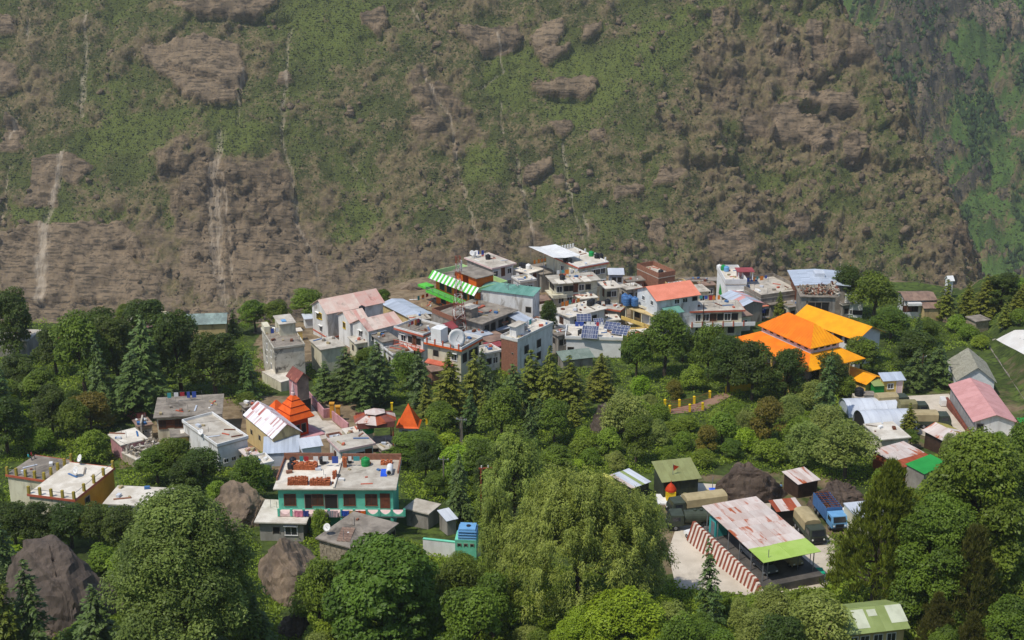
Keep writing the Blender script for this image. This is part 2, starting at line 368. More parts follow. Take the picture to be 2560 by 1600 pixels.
# ------------------------------------------------------------------ the mountain across the gorge
SLABS = [  # rock faces seen across the valley, as outlines in the photograph: (points, how far they stand proud, pale?)
    ([(360, 130), (420, 112), (520, 92), (600, 118), (615, 180), (600, 230), (596, 262), (520, 262), (455, 240), (430, 205), (400, 190), (365, 160)], 7, .55),
    ([(0, 585), (90, 562), (310, 562), (345, 600), (372, 660), (330, 640), (372, 735), (330, 755), (30, 760), (0, 700)], 6, .5),
    ([(1325, 90), (1360, 62), (1415, 55), (1405, 95), (1380, 125), (1430, 120), (1400, 150), (1362, 165), (1335, 130)], 6, .6),
    ([(1455, 75), (1508, 52), (1508, 72), (1480, 100), (1450, 108)], 5, .55),
    ([(905, 38), (960, 25), (972, 62), (945, 92), (905, 62)], 6, .15),
    ([(1130, 60), (1200, 70), (1300, 70), (1300, 110), (1270, 145), (1210, 140), (1150, 90)], 5, .2),
    ([(1330, 215), (1390, 200), (1490, 198), (1490, 235), (1450, 248), (1385, 240), (1345, 240)], 5, .3),
    ([(1365, 305), (1420, 300), (1440, 320), (1400, 345)], 4, .3), ([(1468, 330), (1515, 328), (1520, 352), (1480, 360)], 4, .15),
    ([(1310, 425), (1375, 395), (1380, 425), (1335, 455), (1305, 460)], 5, .35), ([(1380, 445), (1410, 440), (1412, 470), (1385, 472)], 4, .3),
    ([(1620, 555), (1660, 550), (1655, 630), (1615, 590)], 5, .5), ([(1935, 240), (2130, 235), (2145, 280), (2080, 278), (2040, 270)], 6, .6),
    ([(1925, 275), (1990, 265), (2010, 330), (1990, 365), (1930, 355)], 7, .4), ([(1990, 300), (2050, 300), (2060, 370), (2030, 388), (1995, 360)], 7, .45),
    ([(2060, 330), (2100, 310), (2090, 370), (2050, 405)], 6, .5), ([(2105, 350), (2160, 345), (2155, 400), (2110, 415)], 6, .2),
    ([(2010, 60), (2050, 60), (2060, 160), (2020, 170)], 7, .2), ([(2110, 110), (2160, 105), (2160, 160), (2115, 165)], 8, .15), ([(1970, 140), (2000, 130), (2010, 200), (1965, 200)], 5, .5),
    ([(1775, 25), (1812, 25), (1812, 60), (1775, 65)], 5, .4), ([(1960, 545), (2020, 540), (2020, 595), (1970, 595)], 6, .3), ([(0, 40), (35, 45), (38, 90), (0, 100)], 5, .4),
    ([(0, 150), (40, 170), (55, 220), (0, 240)], 5, .3), ([(20, 290), (60, 320), (55, 380), (0, 390)], 5, .4), ([(85, 400), (150, 390), (150, 520), (70, 520)], 4, .35),
    ([(560, 0), (700, 0), (640, 50), (500, 40), (420, 10)], 5, .2), ([(1040, 290), (1090, 300), (1080, 330), (1025, 330)], 5, .45),
    ([(150, 380), (215, 400), (240, 420), (190, 470), (150, 440)], 3, .3), ([(700, 180), (725, 180), (725, 210), (690, 210)], 4, .3), ([(1850, 300), (1900, 290), (1910, 340), (1860, 350)], 4, .2),
    ([(1760, 590), (1860, 580), (1880, 640), (1780, 660)], 5, .3), ([(1650, 430), (1720, 420), (1690, 460), (1630, 465)], 3, .4), ([(1530, 470), (1620, 455), (1590, 490), (1530, 500)], 3, .4)]
BAREP = [([(395, 385), (470, 345), (560, 385), (660, 395), (690, 372), (730, 440), (740, 560), (800, 690), (560, 745), (470, 700), (440, 560), (410, 470)], .34), ([(480, 400), (590, 410), (580, 560), (620, 740), (490, 740), (510, 560)], .3), ([(0, 560), (1000, 560), (1000, 820), (0, 820)], .10), ([(1010, 185), (1060, 170), (1180, 280), (1230, 380), (1120, 400), (1060, 300)], .3), ([(1900, 60), (2120, 60), (2180, 420), (1880, 420)], .10), ([(360, 360), (480, 340), (440, 420), (380, 420)], .2), ([(700, 440), (960, 480), (960, 680), (780, 690)], .12)]
STREAKS = [([(552, 330), (548, 380), (540, 440), (548, 560), (545, 620), (560, 760)], 13), ([(535, 400), (528, 520), (536, 690)], 8), ([(114, 565), (112, 640), (108, 760)], 15), ([(72, 50), (75, 110)], 5), ([(206, 190), (202, 290)], 8), ([(1254, 255), (1256, 335)], 4), ([(1462, 535), (1470, 600)], 6), ([(1950, 60), (1935, 130)], 5), ([(1420, 405), (1412, 500)], 5), ([(870, 395), (920, 460)], 5), ([(215, 30), (218, 130), (210, 240), (200, 290)], 7), ([(158, 380), (148, 470), (118, 560), (115, 650), (108, 760)], 9),
           ([(725, 70), (715, 200), (705, 330), (730, 440), (745, 560), (800, 695)], 6), ([(612, 180), (598, 260), (596, 310)], 5), ([(1060, 180), (1090, 250), (1130, 300), (1140, 400), (1165, 500), (1200, 620)], 6),
           ([(1290, 390), (1305, 470), (1330, 560), (1335, 620)], 6), ([(1410, 360), (1420, 470), (1440, 540), (1455, 600)], 5), ([(1245, 90), (1260, 180), (1190, 230)], 4), ([(1030, 20), (1052, 60)], 5), ([(2095, 600), (2105, 690)], 4), ([(560, 440), (575, 600), (590, 760)], 5), ([(25, 420), (5, 560)], 5), ([(40, 290), (30, 350)], 6)]
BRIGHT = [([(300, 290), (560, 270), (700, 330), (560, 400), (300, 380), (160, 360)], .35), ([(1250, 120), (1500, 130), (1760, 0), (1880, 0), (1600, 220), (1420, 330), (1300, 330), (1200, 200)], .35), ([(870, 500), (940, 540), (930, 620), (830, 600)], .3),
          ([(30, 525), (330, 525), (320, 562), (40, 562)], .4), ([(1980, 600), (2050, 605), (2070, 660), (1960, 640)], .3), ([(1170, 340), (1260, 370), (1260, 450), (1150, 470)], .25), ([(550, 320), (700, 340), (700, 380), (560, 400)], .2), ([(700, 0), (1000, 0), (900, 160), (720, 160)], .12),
          ([(1000, 400), (1300, 480), (1400, 640), (1040, 680), (960, 560)], -.3), ([(0, 0), (200, 0), (180, 330), (0, 330)], -.12)]  # lower middle hollow: its shade is put into the scrub tone
CRACKS = [([(425, 172), (470, 186), (520, 200), (560, 218), (598, 226), (614, 196)], 6, 5.), ([(390, 196), (440, 232), (520, 262)], 4, 3.), ([(528, 462), (548, 466), (566, 464)], 6, 5.), ([(580, 480), (602, 486), (640, 470)], 5, 4.), ([(400, 455), (520, 455)], 3, 2.),
          ([(1385, 120), (1330, 140), (1365, 162)], 4, 3.), ([(20, 604), (90, 610)], 4, 3.), ([(270, 630), (320, 625), (345, 650)], 6, 4.), ([(155, 690), (180, 680), (185, 720)], 4, 3.), ([(2010, 285), (2080, 282), (2140, 285)], 6, 5.), ([(2000, 375), (2040, 392), (2070, 380)], 8, 6.), ([(1925, 360), (1960, 372), (1990, 366)], 8, 6.), ([(2105, 418), (2150, 410)], 8, 6.), ([(2015, 120), (2060, 115)], 6, 5.), ([(2110, 168), (2165, 165)], 9, 8.), ([(1990, 130), (2020, 210), (2050, 220)], 7, 5.), ([(1340, 240), (1400, 250), (1480, 252)], 6, 4.), ([(905, 95), (950, 96)], 6, 4.), ([(500, 45), (640, 56), (720, 50)], 6, 5.), ([(0, 318), (60, 325)], 10, 7.), ([(1310, 462), (1350, 452), (1385, 425)], 6, 4.), ([(1620, 560), (1640, 620), (1660, 640)], 8, 5.), ([(1720, 330), (1735, 400), (1760, 420)], 8, 4.), ([(1210, 148), (1300, 120)], 8, 4.)]
def mnoise(x, z, s, o=4): return fbm(x/s, z/s, o)
def blur(a, k=1):
    for _ in range(k):
        a = np.pad(a, 1, mode='edge'); a = (a[:-2, 1:-1]+a[2:, 1:-1]+a[1:-1, :-2]+a[1:-1, 2:]+2*a[1:-1, 1:-1])/6
    return a
def mtn(X, Y):
    F = -300+.55*(Y-740)-.55*np.clip(Y-868, 0, None)+1.02*np.clip(Y-868, 0, None)
    xe = 231+16*noise2(Y/70., Y*0+.3)+7*noise2(Y/22., Y*0+4.3)
    G = 2.3*(xe-X)
    F = F+13*fbm(X/120., Y/240.+3, 3)+9*ridged(X/75.+.6*noise2(Y/90., X/200.), Y/330., 3)
    k = 14.; h = np.clip(.5+.5*(G-F)/k, 0, 1); Z = G*(1-h)+F*h-k*h*(1-h)
    Z = np.maximum(Z, -330+0*Z)
    u, v = project(X, Y, Z)
    du = 13*fbm(u/46., v/46., 4); dv = 11*fbm(u/40.+9, v/40.-4, 4); uu, vv = u+du, v+dv
    slab = 0*X; pale = 0*X
    for poly, d, pl in SLABS:
        m = in_poly(uu, vv, poly); slab = np.where(m, np.maximum(slab, d), slab); pale = np.where(m, pl, pale)
    smask = slab > 0
    st = 0*X
    for line, w in STREAKS:
        for (a, b), (c, d) in zip(line[:-1], line[1:]):
            L2 = (c-a)**2+(d-b)**2; t = np.clip(((uu-a)*(c-a)+(v-b)*(d-b))/L2, 0, 1)
            q = np.hypot(u+.7*du-(a+t*(c-a)), (v-(b+t*(d-b)))); st = np.maximum(st, np.clip(1.2-q/(w*1.7), 0, 1))
    ck = 0*X
    for line, w, dp in CRACKS:
        for (a, b), (c, d) in zip(line[:-1], line[1:]):
            L2 = (c-a)**2+(d-b)**2; t = np.clip(((uu-a)*(c-a)+(vv-b)*(d-b))/L2, 0, 1)
            q = np.hypot(u+.5*du-(a+t*(c-a)), (v+.5*dv-(b+t*(d-b)))); k_ = .8*dp*np.clip(1.3-q/(1.5*w), 0, 1); ck = np.where(np.abs(k_) > np.abs(ck), k_, ck)
    tone = .47+.75*fbm(X/85., Y/70.+5, 5, .6)
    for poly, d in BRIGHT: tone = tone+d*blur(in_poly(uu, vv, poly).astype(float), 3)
    lowz = sstep(420, 760, v); right = sstep(1500, 1850, u)
    crag = ridged(X/46.+.5, Y/40., 5, .58)
    rn = .62*fbm(X/34., Y/30.+7, 4, .55)+.62*fbm(X/12., Y/9.+3, 5, .6)
    dens = .415+.55*rn+.16*(crag-.2)+.20*lowz*(u < 1500)+.13*right-.42*(tone-.5)     # how bare the slope is
    for poly, d_ in BAREP: dens = dens+d_*blur(in_poly(uu, vv, poly).astype(float), 4)
    rm = sstep(.56, .80, dens)
    soft = blur(smask*1., 1); rockm = np.maximum(np.clip(dens, 0, 1)*.86, soft*1.)
    wv = 2.5*fbm(X/30., Y/30., 3); strat = (Z+.16*X+wv)/5.2; strat = strat-np.floor(strat); st2 = (Z*.9-.35*X+2*wv)/11.; st2 = st2-np.floor(st2)
    wx, wy = X+4*fbm(X/22., Y/22., 3), Y+4*fbm(X/22.+7, Y/22., 3)
    f1 = facet(wx/15., wy/11., 1)-.5; f2 = facet(wx/6.2, wy/4.6, 2)-.5; f3 = facet(wx/27., wy/19., 3)-.5; bl = sstep(.34, .72, dens)
    d = 4.6*crag*(.45+.8*right)+2.2*fbm(X/17., Y/15., 4)+2.0*rm+bl*(4.6*f1+1.3*f2+1.5*sstep(.1, .95, strat)+1.4*sstep(0, .9, st2))*(1+.6*right)*(1-.45*lowz*(u < 1000))+f3*(2.5+6*right)+.7*f2
    d = np.where(smask, .26*d, d)+slab*1.05*(.7+.6*fbm(X/20., Y/20., 2))+smask*(.9*f2+.8*sstep(0, .85, strat)+1.3*sstep(.0, .9, st2)+.6*fbm(X/7., Y/18., 3))
    d = d-2.0*sstep(.35, 1, st)*(~smask)-1.3*ck
    rockm = np.where(ck < -.5, .1, rockm)
    d = d+(.75*fbm(X/5.2, Y/5.2, 3)+.28*ridged(X/3.6, Y/3.3, 2))*(1-.6*smask)+right*1.2*ridged(X/6., Y/5., 3)
    Z = Z+.62*d; Y2 = Y-.78*d
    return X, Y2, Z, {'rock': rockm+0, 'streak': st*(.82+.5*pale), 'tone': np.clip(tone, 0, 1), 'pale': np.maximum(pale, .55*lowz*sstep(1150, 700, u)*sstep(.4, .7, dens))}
def mountain_mat(name, GA=(66, 70, 38), GB=(94, 103, 48), GC=(48, 54, 31), RA=(130, 112, 88), RB=(92, 80, 63), RC=(52, 47, 40)):
    m, nt, p, o = newmat(name)
    tc = nt.nodes.new('ShaderNodeTexCoord'); v = tc.outputs['Object']
    def A(n):
        a = nt.nodes.new('ShaderNodeAttribute'); a.attribute_name = n; return a.outputs['Fac']
    vm = noi(nt, v, .07, 6, .6)
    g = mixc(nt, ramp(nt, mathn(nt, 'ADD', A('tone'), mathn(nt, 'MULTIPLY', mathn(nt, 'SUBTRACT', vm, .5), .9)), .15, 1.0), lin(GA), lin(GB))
    g = mixc(nt, ramp(nt, noi(nt, v, .9, 7, .7), .50, .64), g, lin(GC))
    soil = mixc(nt, ramp(nt, noi(nt, v, .30, 7, .65), .38, .62), lin((124, 110, 80)), lin((94, 85, 60)))
    mp = nt.nodes.new('ShaderNodeMapping'); mp.inputs['Scale'].default_value = (1, .14, .14); nt.links.new(v, mp.inputs[0])
    r = mixc(nt, ramp(nt, noi(nt, v, .12, 8, .68), .36, .64), lin(RA), lin(RB))
    r = mixc(nt, mathn(nt, 'MULTIPLY', ramp(nt, noi(nt, mp.outputs[0], .5, 6, .65), .46, .70), .6), r, lin(RC))
    r = mixc(nt, mathn(nt, 'MULTIPLY', A('pale'), .75), r, lin((152, 132, 106)))
    mh = nt.nodes.new('ShaderNodeMapping'); mh.inputs['Scale'].default_value = (.10, 1, 1); mh.inputs['Rotation'].default_value = (0, .12, 0); nt.links.new(v, mh.inputs[0])
    r = mixc(nt, mathn(nt, 'MULTIPLY', ramp(nt, noi(nt, mh.outputs[0], .55, 7, .65), .48, .60), .75), r, lin(RC))
    fine = mathn(nt, 'ADD', mathn(nt, 'MULTIPLY', noi(nt, v, .55, 8, .74), .75), mathn(nt, 'MULTIPLY', noi(nt, v, .13, 5, .6), .25))
    bare_ = ramp(nt, mathn(nt, 'SUBTRACT', mathn(nt, 'ADD', mathn(nt, 'MULTIPLY', A('rock'), .62), .22), fine), -.05, .05)
    hard = ramp(nt, mathn(nt, 'ADD', A('rock'), mathn(nt, 'MULTIPLY', mathn(nt, 'SUBTRACT', noi(nt, v, .28, 7, .7), .5), .7)), .55, .72)
    c = mixc(nt, bare_, g, mixc(nt, hard, soil, r))
    sf = ramp(nt, mathn(nt, 'ADD', A('streak'), mathn(nt, 'MULTIPLY', mathn(nt, 'SUBTRACT', noi(nt, mp.outputs[0], .8, 7, .72), .5), 1.8)), .45, 1.25)
    c = mixc(nt, mathn(nt, 'MULTIPLY', sf, .8), c, lin((180, 165, 143)))
    nt.links.new(c, p.inputs['Base Color']); p.inputs['Roughness'].default_value = .95; p.inputs['Specular IOR Level'].default_value = .1
    b = nt.nodes.new('ShaderNodeBump'); b.inputs['Strength'].default_value = .9; b.inputs['Distance'].default_value = 1.3
    nt.links.new(noi(nt, v, .5, 9, .68), b.inputs['Height']); nt.links.new(b.outputs[0], p.inputs['Normal'])
    return m
xs = np.concatenate([np.arange(-620, -440, 9.), np.arange(-440, 400, 1.45), np.arange(400, 560, 9.)])
ys = np.concatenate([np.arange(738, 836, 7.), np.arange(836, 1130, 1.3), np.arange(1130, 1340, 8.)])
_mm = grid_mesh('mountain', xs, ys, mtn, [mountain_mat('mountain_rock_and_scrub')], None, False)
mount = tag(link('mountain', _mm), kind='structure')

def mtn2(X, Y):
    Z = -310+.86*(Y-1300)
    rl = (X-420)-.42*(Y-1500)                                   # the crag line that climbs to the right
    Z = Z+46*np.exp(-(rl/70.)**2)+34*ridged(X/190., Y/230., 4)+22*ridged(X/60.+2, Y/75., 5, .55)
    u, v = project(X, Y, Z)
    p_, q_ = X*.78+Y*.62, -X*.62+Y*.78
    dia = ridged(p_/95., q_/17., 5, .6); dib = fbm(p_/70.+3, q_/22., 5, .6)
    rn = .34*dia+.75*dib+.34*np.exp(-(rl/75.)**2)-.18+.12*sstep(60, -80, rl)*0-.3*sstep(-60, -200, rl)
    rock = sstep(-.02, .34, rn)
    sl = np.zeros(X.shape)
    for poly in ([(2420, 30), (2540, 10), (2560, 80), (2480, 95)], [(2290, 230), (2320, 228), (2318, 280), (2295, 270)], [(2520, 330), (2560, 335), (2560, 350)]):
        sl = np.maximum(sl, in_poly(u+8*fbm(u/30., v/30., 3), v+8*fbm(u/30.+5, v/30., 3), poly)*1.)
    fa = facet(p_/26., q_/10., 4)-.5; fb = facet(p_/11., q_/5., 5)-.5
    Z = Z+(.25+rock)*(9*dia+13*fa+7*fb)+blur(sl, 1)*5+2.2*fbm(X/11., Y/11., 3)
    return X, Y, Z, {'rock': np.maximum(.27+.5*rock+.34*fbm(X/14., Y/9., 4), sl), 'streak': 0*X, 'tone': np.clip(.66+.5*fbm(X/120., Y/90., 3)-.35*np.exp(-(rl/60.)**2), 0, 1), 'pale': sl*.8-.5*rock*(1-sl)*0}
xs = np.concatenate([np.arange(60, 330, 9.), np.arange(330, 720, 1.9), np.arange(720, 1000, 9.)]); ys = np.concatenate([np.arange(1240, 1290, 6.), np.arange(1290, 1780, 2.0), np.arange(1780, 2000, 9.)])
tag(link('far_mountain', grid_mesh('far_mountain', xs, ys, mtn2, [mountain_mat('far_mountain_rock_and_grass', (62, 82, 42), (92, 118, 54), (48, 62, 34), (100, 92, 76), (78, 72, 62), (54, 52, 46))], None, False)), kind='structure')

# shrubs that dot both slopes: nobody could count them
def scatter_on(me, n, cond, smin, smax, seed, mat, name, tall=1.0):
    g = np.random.default_rng(seed); nv = len(me.vertices)
    co = np.empty(nv*3, np.float32); me.vertices.foreach_get('co', co); co = co.reshape(-1, 3)
    rk = np.empty(nv, np.float32); me.attributes['rock'].data.foreach_get('value', rk)
    u, v = project(co[:, 0], co[:, 1], co[:, 2])
    ok = np.where(cond(u, v, rk, co, g))[0]; pick = g.choice(ok, n)
    c = co[pick].astype(float)+g.normal(0, .5, (n, 3))*np.array([1, 1, .2])
    s = smin+(smax-smin)*g.random(n)**2.2
    oct_ = np.array([(1, 0, 0), (-.5, .87, 0), (-.5, -.87, 0), (.1, 0, .85), (0, 0, -.6)], float)
    V = oct_[None]*s[:, None, None]*(.7+.6*g.random((n, 5, 1))); V[:, :, 2] *= tall
    a = g.random(n)*6.28; ca, sa = np.cos(a)[:, None], np.sin(a)[:, None]
    V = np.stack([V[:, :, 0]*ca-V[:, :, 1]*sa, V[:, :, 0]*sa+V[:, :, 1]*ca, V[:, :, 2]], -1)+c[:, None]
    f = np.array([(0, 1, 3), (1, 2, 3), (2, 0, 3), (1, 0, 4), (2, 1, 4), (0, 2, 4)])
    F = (np.arange(n)[:, None, None]*5+f[None]).reshape(-1, 3)
    tone = np.repeat(g.random(n), 5)
    return tag(link(name, np_mesh(name, V.reshape(-1, 3), 3, [mat], {'tone': tone}, F)), kind='stuff')
def shrub_mat(name, a, b):
    m, nt, p, o = newmat(name); t = nt.nodes.new('ShaderNodeAttribute'); t.attribute_name = 'tone'
    nt.links.new(mixc(nt, t.outputs['Fac'], lin(a), lin(b)), p.inputs['Base Color']); p.inputs['Roughness'].default_value = .9; p.inputs['Specular IOR Level'].default_value = .1
    return m
scatter_on(_mm, 70000, lambda u, v, r, c, g: (u > -60) & (u < 2620) & (v > -40) & (v < 830) & (r+.3*g.random(len(r)) < .62), .25, 1.05, 21, shrub_mat('scrub_leaves', (50, 57, 32), (92, 100, 52)), 'hillside_scrub')
_fm = bpy.data.objects['far_mountain'].data
scatter_on(_fm, 5200, lambda u, v, r, c, g: (u > 2050) & (u < 2620) & (v > -40) & (v < 720) & (fbm(c[:, 0]/45., c[:, 1]/60., 3)+.3*g.random(len(r)) > .30) & (r < .8), 1.0, 3.4, 22, shrub_mat('far_conifer_leaves', (34, 52, 30), (60, 80, 42)), 'far_conifer_forest', 2.0)

scatter_on(_fm, 14000, lambda u, v, r, c, g: (u > 2050) & (u < 2620) & (v > -40) & (v < 720), .5, 1.7, 25, shrub_mat('far_scrub_leaves', (48, 60, 32), (88, 104, 52)), 'far_hillside_scrub')
def rocks_on(me, n, smin, smax, seed, mat, name, cond):
    g = np.random.default_rng(seed); nv = len(me.vertices); co = np.empty(nv*3, np.float32); me.vertices.foreach_get('co', co); co = co.reshape(-1, 3); rk = np.empty(nv, np.float32); me.attributes['rock'].data.foreach_get('value', rk)
    u, v = project(co[:, 0], co[:, 1], co[:, 2]); ok = np.where(cond(u, v, rk, co, g))[0]; c = co[g.choice(ok, n)].astype(float); s = smin+(smax-smin)*g.random(n)**4
    cube = np.array([(x, y, z) for z in (-1, 1) for x, y in ((-1, -1), (1, -1), (1, 1), (-1, 1))], float)*.7; cube[4:, :2] *= .62
    V = cube[None]*(.55+.8*g.random((n, 8, 3)))*s[:, None, None]*np.stack([.8+1.3*g.random(n), .7+.4*g.random(n), .4+.8*g.random(n)], 1)[:, None]
    for ax in ((0, 1), (0, 2)):
        a = g.normal(0, .5, n) if ax == (0, 2) else g.random(n)*6.28; ca, sa = np.cos(a)[:, None], np.sin(a)[:, None]; p, q = V[:, :, ax[0]].copy(), V[:, :, ax[1]].copy(); V[:, :, ax[0]] = p*ca-q*sa; V[:, :, ax[1]] = p*sa+q*ca
    V = V+c[:, None]; f = np.array([(0, 3, 2, 1), (4, 5, 6, 7), (0, 1, 5, 4), (1, 2, 6, 5), (2, 3, 7, 6), (3, 0, 4, 7)]); F = (np.arange(n)[:, None, None]*8+f[None]).reshape(-1, 4)
    return tag(link(name, np_mesh(name, V.reshape(-1, 3), 4, [mat], {'rock': np.ones(n*8), 'streak': np.zeros(n*8), 'tone': np.zeros(n*8), 'pale': np.repeat(g.random(n)**2*.6, 8)}, F)), kind='stuff')
rocks_on(_mm, 4200, .5, 3.4, 23, mountain_mat('mountain_outcrop_rock'), 'hillside_outcrops', lambda u, v, r, c, g: (u > -60) & (u < 2620) & (v > -40) & (v < 830) & (r < .99) & (r > .34) & (fbm(c[:, 0]/38., c[:, 1]/38.+3, 4)+.35*(u > 1500)+.2*(v > 420)+.3*(r-.5)+.25*g.random(len(r)) > .36))
rocks_on(_fm, 500, 1.2, 6, 24, MATS['far_mountain_rock_and_grass'], 'far_outcrops', lambda u, v, r, c, g: (u > 2050) & (u < 2620) & (v > -40) & (v < 720) & (r > .5))
# ------------------------------------------------------------------ haze
hz = MB().box(-1500, 1500, -60, 2050, -400, 420).obj('haze'); tag(hz, kind='stuff')
hm = bpy.data.materials.new('haze'); hm.use_nodes = True; hnt = hm.node_tree; hnt.nodes.clear()
ho = hnt.nodes.new('ShaderNodeOutputMaterial'); hp = hnt.nodes.new('ShaderNodeVolumePrincipled')
hp.inputs['Color'].default_value = (.84, .88, .90, 1); hp.inputs['Density'].default_value = .00009; hp.inputs['Anisotropy'].default_value = .2
hnt.links.new(hp.outputs[0], ho.inputs['Volume']); hz.data.materials.append(hm)
# ------------------------------------------------------------------ trees
def leaf_mat(name, a, b, var=.3, trans=.36, hue=.03):
    m, nt, p, o = newmat(name)
    oi = nt.nodes.new('ShaderNodeObjectInfo'); t = nt.nodes.new('ShaderNodeAttribute'); t.attribute_name = 'tone'
    c = mixc(nt, t.outputs['Fac'], lin(a), lin(b))
    hs = nt.nodes.new('ShaderNodeHueSaturation'); nt.links.new(c, hs.inputs['Color'])
    nt.links.new(mathn(nt, 'ADD', mathn(nt, 'MULTIPLY', oi.outputs['Random'], var), 1-var/2), hs.inputs['Value'])
    r2 = mathn(nt, 'FRACT', mathn(nt, 'MULTIPLY', oi.outputs['Random'], 17.37))
    nt.links.new(mathn(nt, 'ADD', mathn(nt, 'MULTIPLY', r2, hue), .5-hue/2), hs.inputs['Hue'])
    nt.links.new(hs.outputs[0], p.inputs['Base Color']); p.inputs['Roughness'].default_value = .5; p.inputs['Specular IOR Level'].default_value = .25
    tr = nt.nodes.new('ShaderNodeBsdfTranslucent'); nt.links.new(mixc(nt, .5, hs.outputs[0], lin((120, 140, 30))), tr.inputs[0])
    mx = nt.nodes.new('ShaderNodeMixShader'); mx.inputs[0].default_value = trans
    nt.links.new(p.outputs[0], mx.inputs[1]); nt.links.new(tr.outputs[0], mx.inputs[2]); nt.links.new(mx.outputs[0], o.inputs[0])
    return m
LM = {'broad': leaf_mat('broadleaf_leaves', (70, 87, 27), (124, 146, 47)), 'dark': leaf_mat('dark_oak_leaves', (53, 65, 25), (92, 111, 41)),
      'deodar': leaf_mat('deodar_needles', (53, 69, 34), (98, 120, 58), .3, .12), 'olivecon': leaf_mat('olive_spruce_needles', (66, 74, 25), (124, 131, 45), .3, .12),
      'pine': leaf_mat('pine_needles', (70, 83, 23), (127, 140, 43), .25, .15), 'willow': leaf_mat('willow_leaves', (89, 106, 34), (170, 182, 82), .12, .25),
      'bush': leaf_mat('shrub_leaves', (84, 106, 29), (143, 166, 53), .4), 'grey': leaf_mat('grey_green_leaves', (99, 114, 47), (159, 170, 85), .25),
      'lime': leaf_mat('fresh_green_leaves', (108, 132, 27), (162, 188, 51), .25), 'walnut': leaf_mat('walnut_leaves', (60, 87, 29), (115, 150, 55), .1),
      'glossy': leaf_mat('glossy_oak_leaves', (63, 83, 34), (140, 161, 77), .1), 'brownish': leaf_mat('rusty_green_leaves', (95, 87, 29), (141, 126, 47), .2)}
def unit(g, n):
    v = g.normal(0, 1, (n, 3)); return v/np.linalg.norm(v, axis=1, keepdims=True)
def quads(c, nrm, size, asp, g, dirv=None, bend=.0):
    """One small leaf face at each centre; dirv fixes the long axis."""
    n = len(c); nrm = nrm/np.linalg.norm(nrm, axis=1, keepdims=True)
    a = unit(g, n) if dirv is None else dirv
    t = a-nrm*np.sum(a*nrm, 1, keepdims=True); t /= np.linalg.norm(t, axis=1, keepdims=True)+1e-9
    b = np.cross(nrm, t); s = np.asarray(size).reshape(-1, 1)*(.7+.6*g.random((n, 1)))
    tt = t*s; bb = b*s*asp
    return np.stack([c-tt, c+bb*.9-tt*.1, c+tt, c-bb*.9+tt*.1], 1)
def crown_lobes(g, Rx, H0, H1, n, lr, shape='dome'):
    L = []
    for i in range(n):
        u = (i+.5)/n; a = i*2.39996+g.random()*.6
        if shape == 'dome':
            zf = u**.8; rr = math.sqrt(max(0, 1-zf*zf))*(.82+.2*g.random()); rr = rr*(.75+.25*math.sqrt(g.random())) if zf < .85 else rr
            x, y, z = Rx*rr*math.cos(a), Rx*rr*math.sin(a), H0+(H1-H0)*zf
        else:
            zf = u; rr = (1-zf)**.75*(.5+.5*math.sqrt(g.random())); x, y, z = Rx*rr*math.cos(a), Rx*rr*math.sin(a), H0+(H1-H0)*zf
        if shape == 'dome' and g.random() < .13: continue
        x *= .82+.3*g.random(); y *= .82+.3*g.random(); L.append((x, y, z, lr*(.55+.85*g.random())*(1 if shape == 'dome' else (1.15-.6*zf))))
    return np.array(L)
def leaves_on_lobes(g, L, per, size, asp, up=.65, flat=.8, tuft=False):
    C = []; N = []; T = []; ctr = L[:, :3].mean(0)
    for x, y, z, r in L:
        k = max(6, int(per*(r/L[:, 3].mean())**2)); d = unit(g, k); d[:, 2] = np.where(d[:, 2] < -.35, -d[:, 2], d[:, 2])
        # small sub-clumps make the lobe uneven
        sub = unit(g, 14); sub[:, 2] = np.abs(sub[:, 2]); near = np.argmax(d @ sub.T, 1); dd = np.max(d @ sub.T, 1)
        rr = r*(.60+.48*g.random(k)**.6)*(.62+.5*sstep(.70, 1., dd)); p = np.array([x, y, z])+d*rr[:, None]*np.array([1, 1, flat])
        C.append(p); N.append(d*.8+np.array([0, 0, up])+.75*unit(g, k)); base = g.random()*.5
        T.append(np.clip(base+.25*g.random(14)[near]+.3*g.random(k), 0, 1))
    return np.concatenate(C), np.concatenate(N), np.concatenate(T)
def trunk_mesh(name, H, r, L, g, nb=9, z0=.25):
    b = MB().mat(barkm); top = (g.normal(0, .04)*H, g.normal(0, .04)*H, H*.72)
    b.tube((0, 0, -.6), (top[0]*.3, top[1]*.3, H*.34), r*1.25, r*.8, 8); b.tube((top[0]*.3, top[1]*.3, H*.34), top, r*.8, r*.25, 7)
    idx = g.choice(len(L), min(nb, len(L)), replace=False)
    for i in idx:
        x, y, z, q = L[i]; zs = H*(z0+.4*g.random()); zs = min(zs, z*.85)
        st = (top[0]*.5, top[1]*.5, zs); md = (x*.5, y*.5, zs+(z-zs)*.62)
        b.tube(st, md, r*.42, r*.25, 5, False); b.tube(md, (x*.95, y*.95, z), r*.25, r*.07, 5, False)
    return b.mesh(name)
def crown_mesh(name, Q, T, mat):
    return np_mesh(name, Q.reshape(-1, 3), 4, [mat], {'tone': np.repeat(T, Q.shape[1])})
PROTO = {}
def p_broad(key, seed, mat, Rx=4., H=8., nl=26, lr=1.45, per=420, size=.2, asp=.6, H0=.32, nb=9, flat=.8, tr=.28):
    g = np.random.default_rng(seed); L = crown_lobes(g, Rx-lr*.7, H*H0, H-lr*.75, nl, lr)
    L[:, 0] *= 1+g.normal(0, .06); c, n, t = leaves_on_lobes(g, L, per, size, asp, flat=flat)
    PROTO[key] = (crown_mesh(key+'_crown', quads(c, n, np.full(len(c), size), asp, g), t, mat), trunk_mesh(key+'_trunk', H*.85, tr, L, g, nb), H, 2*Rx)
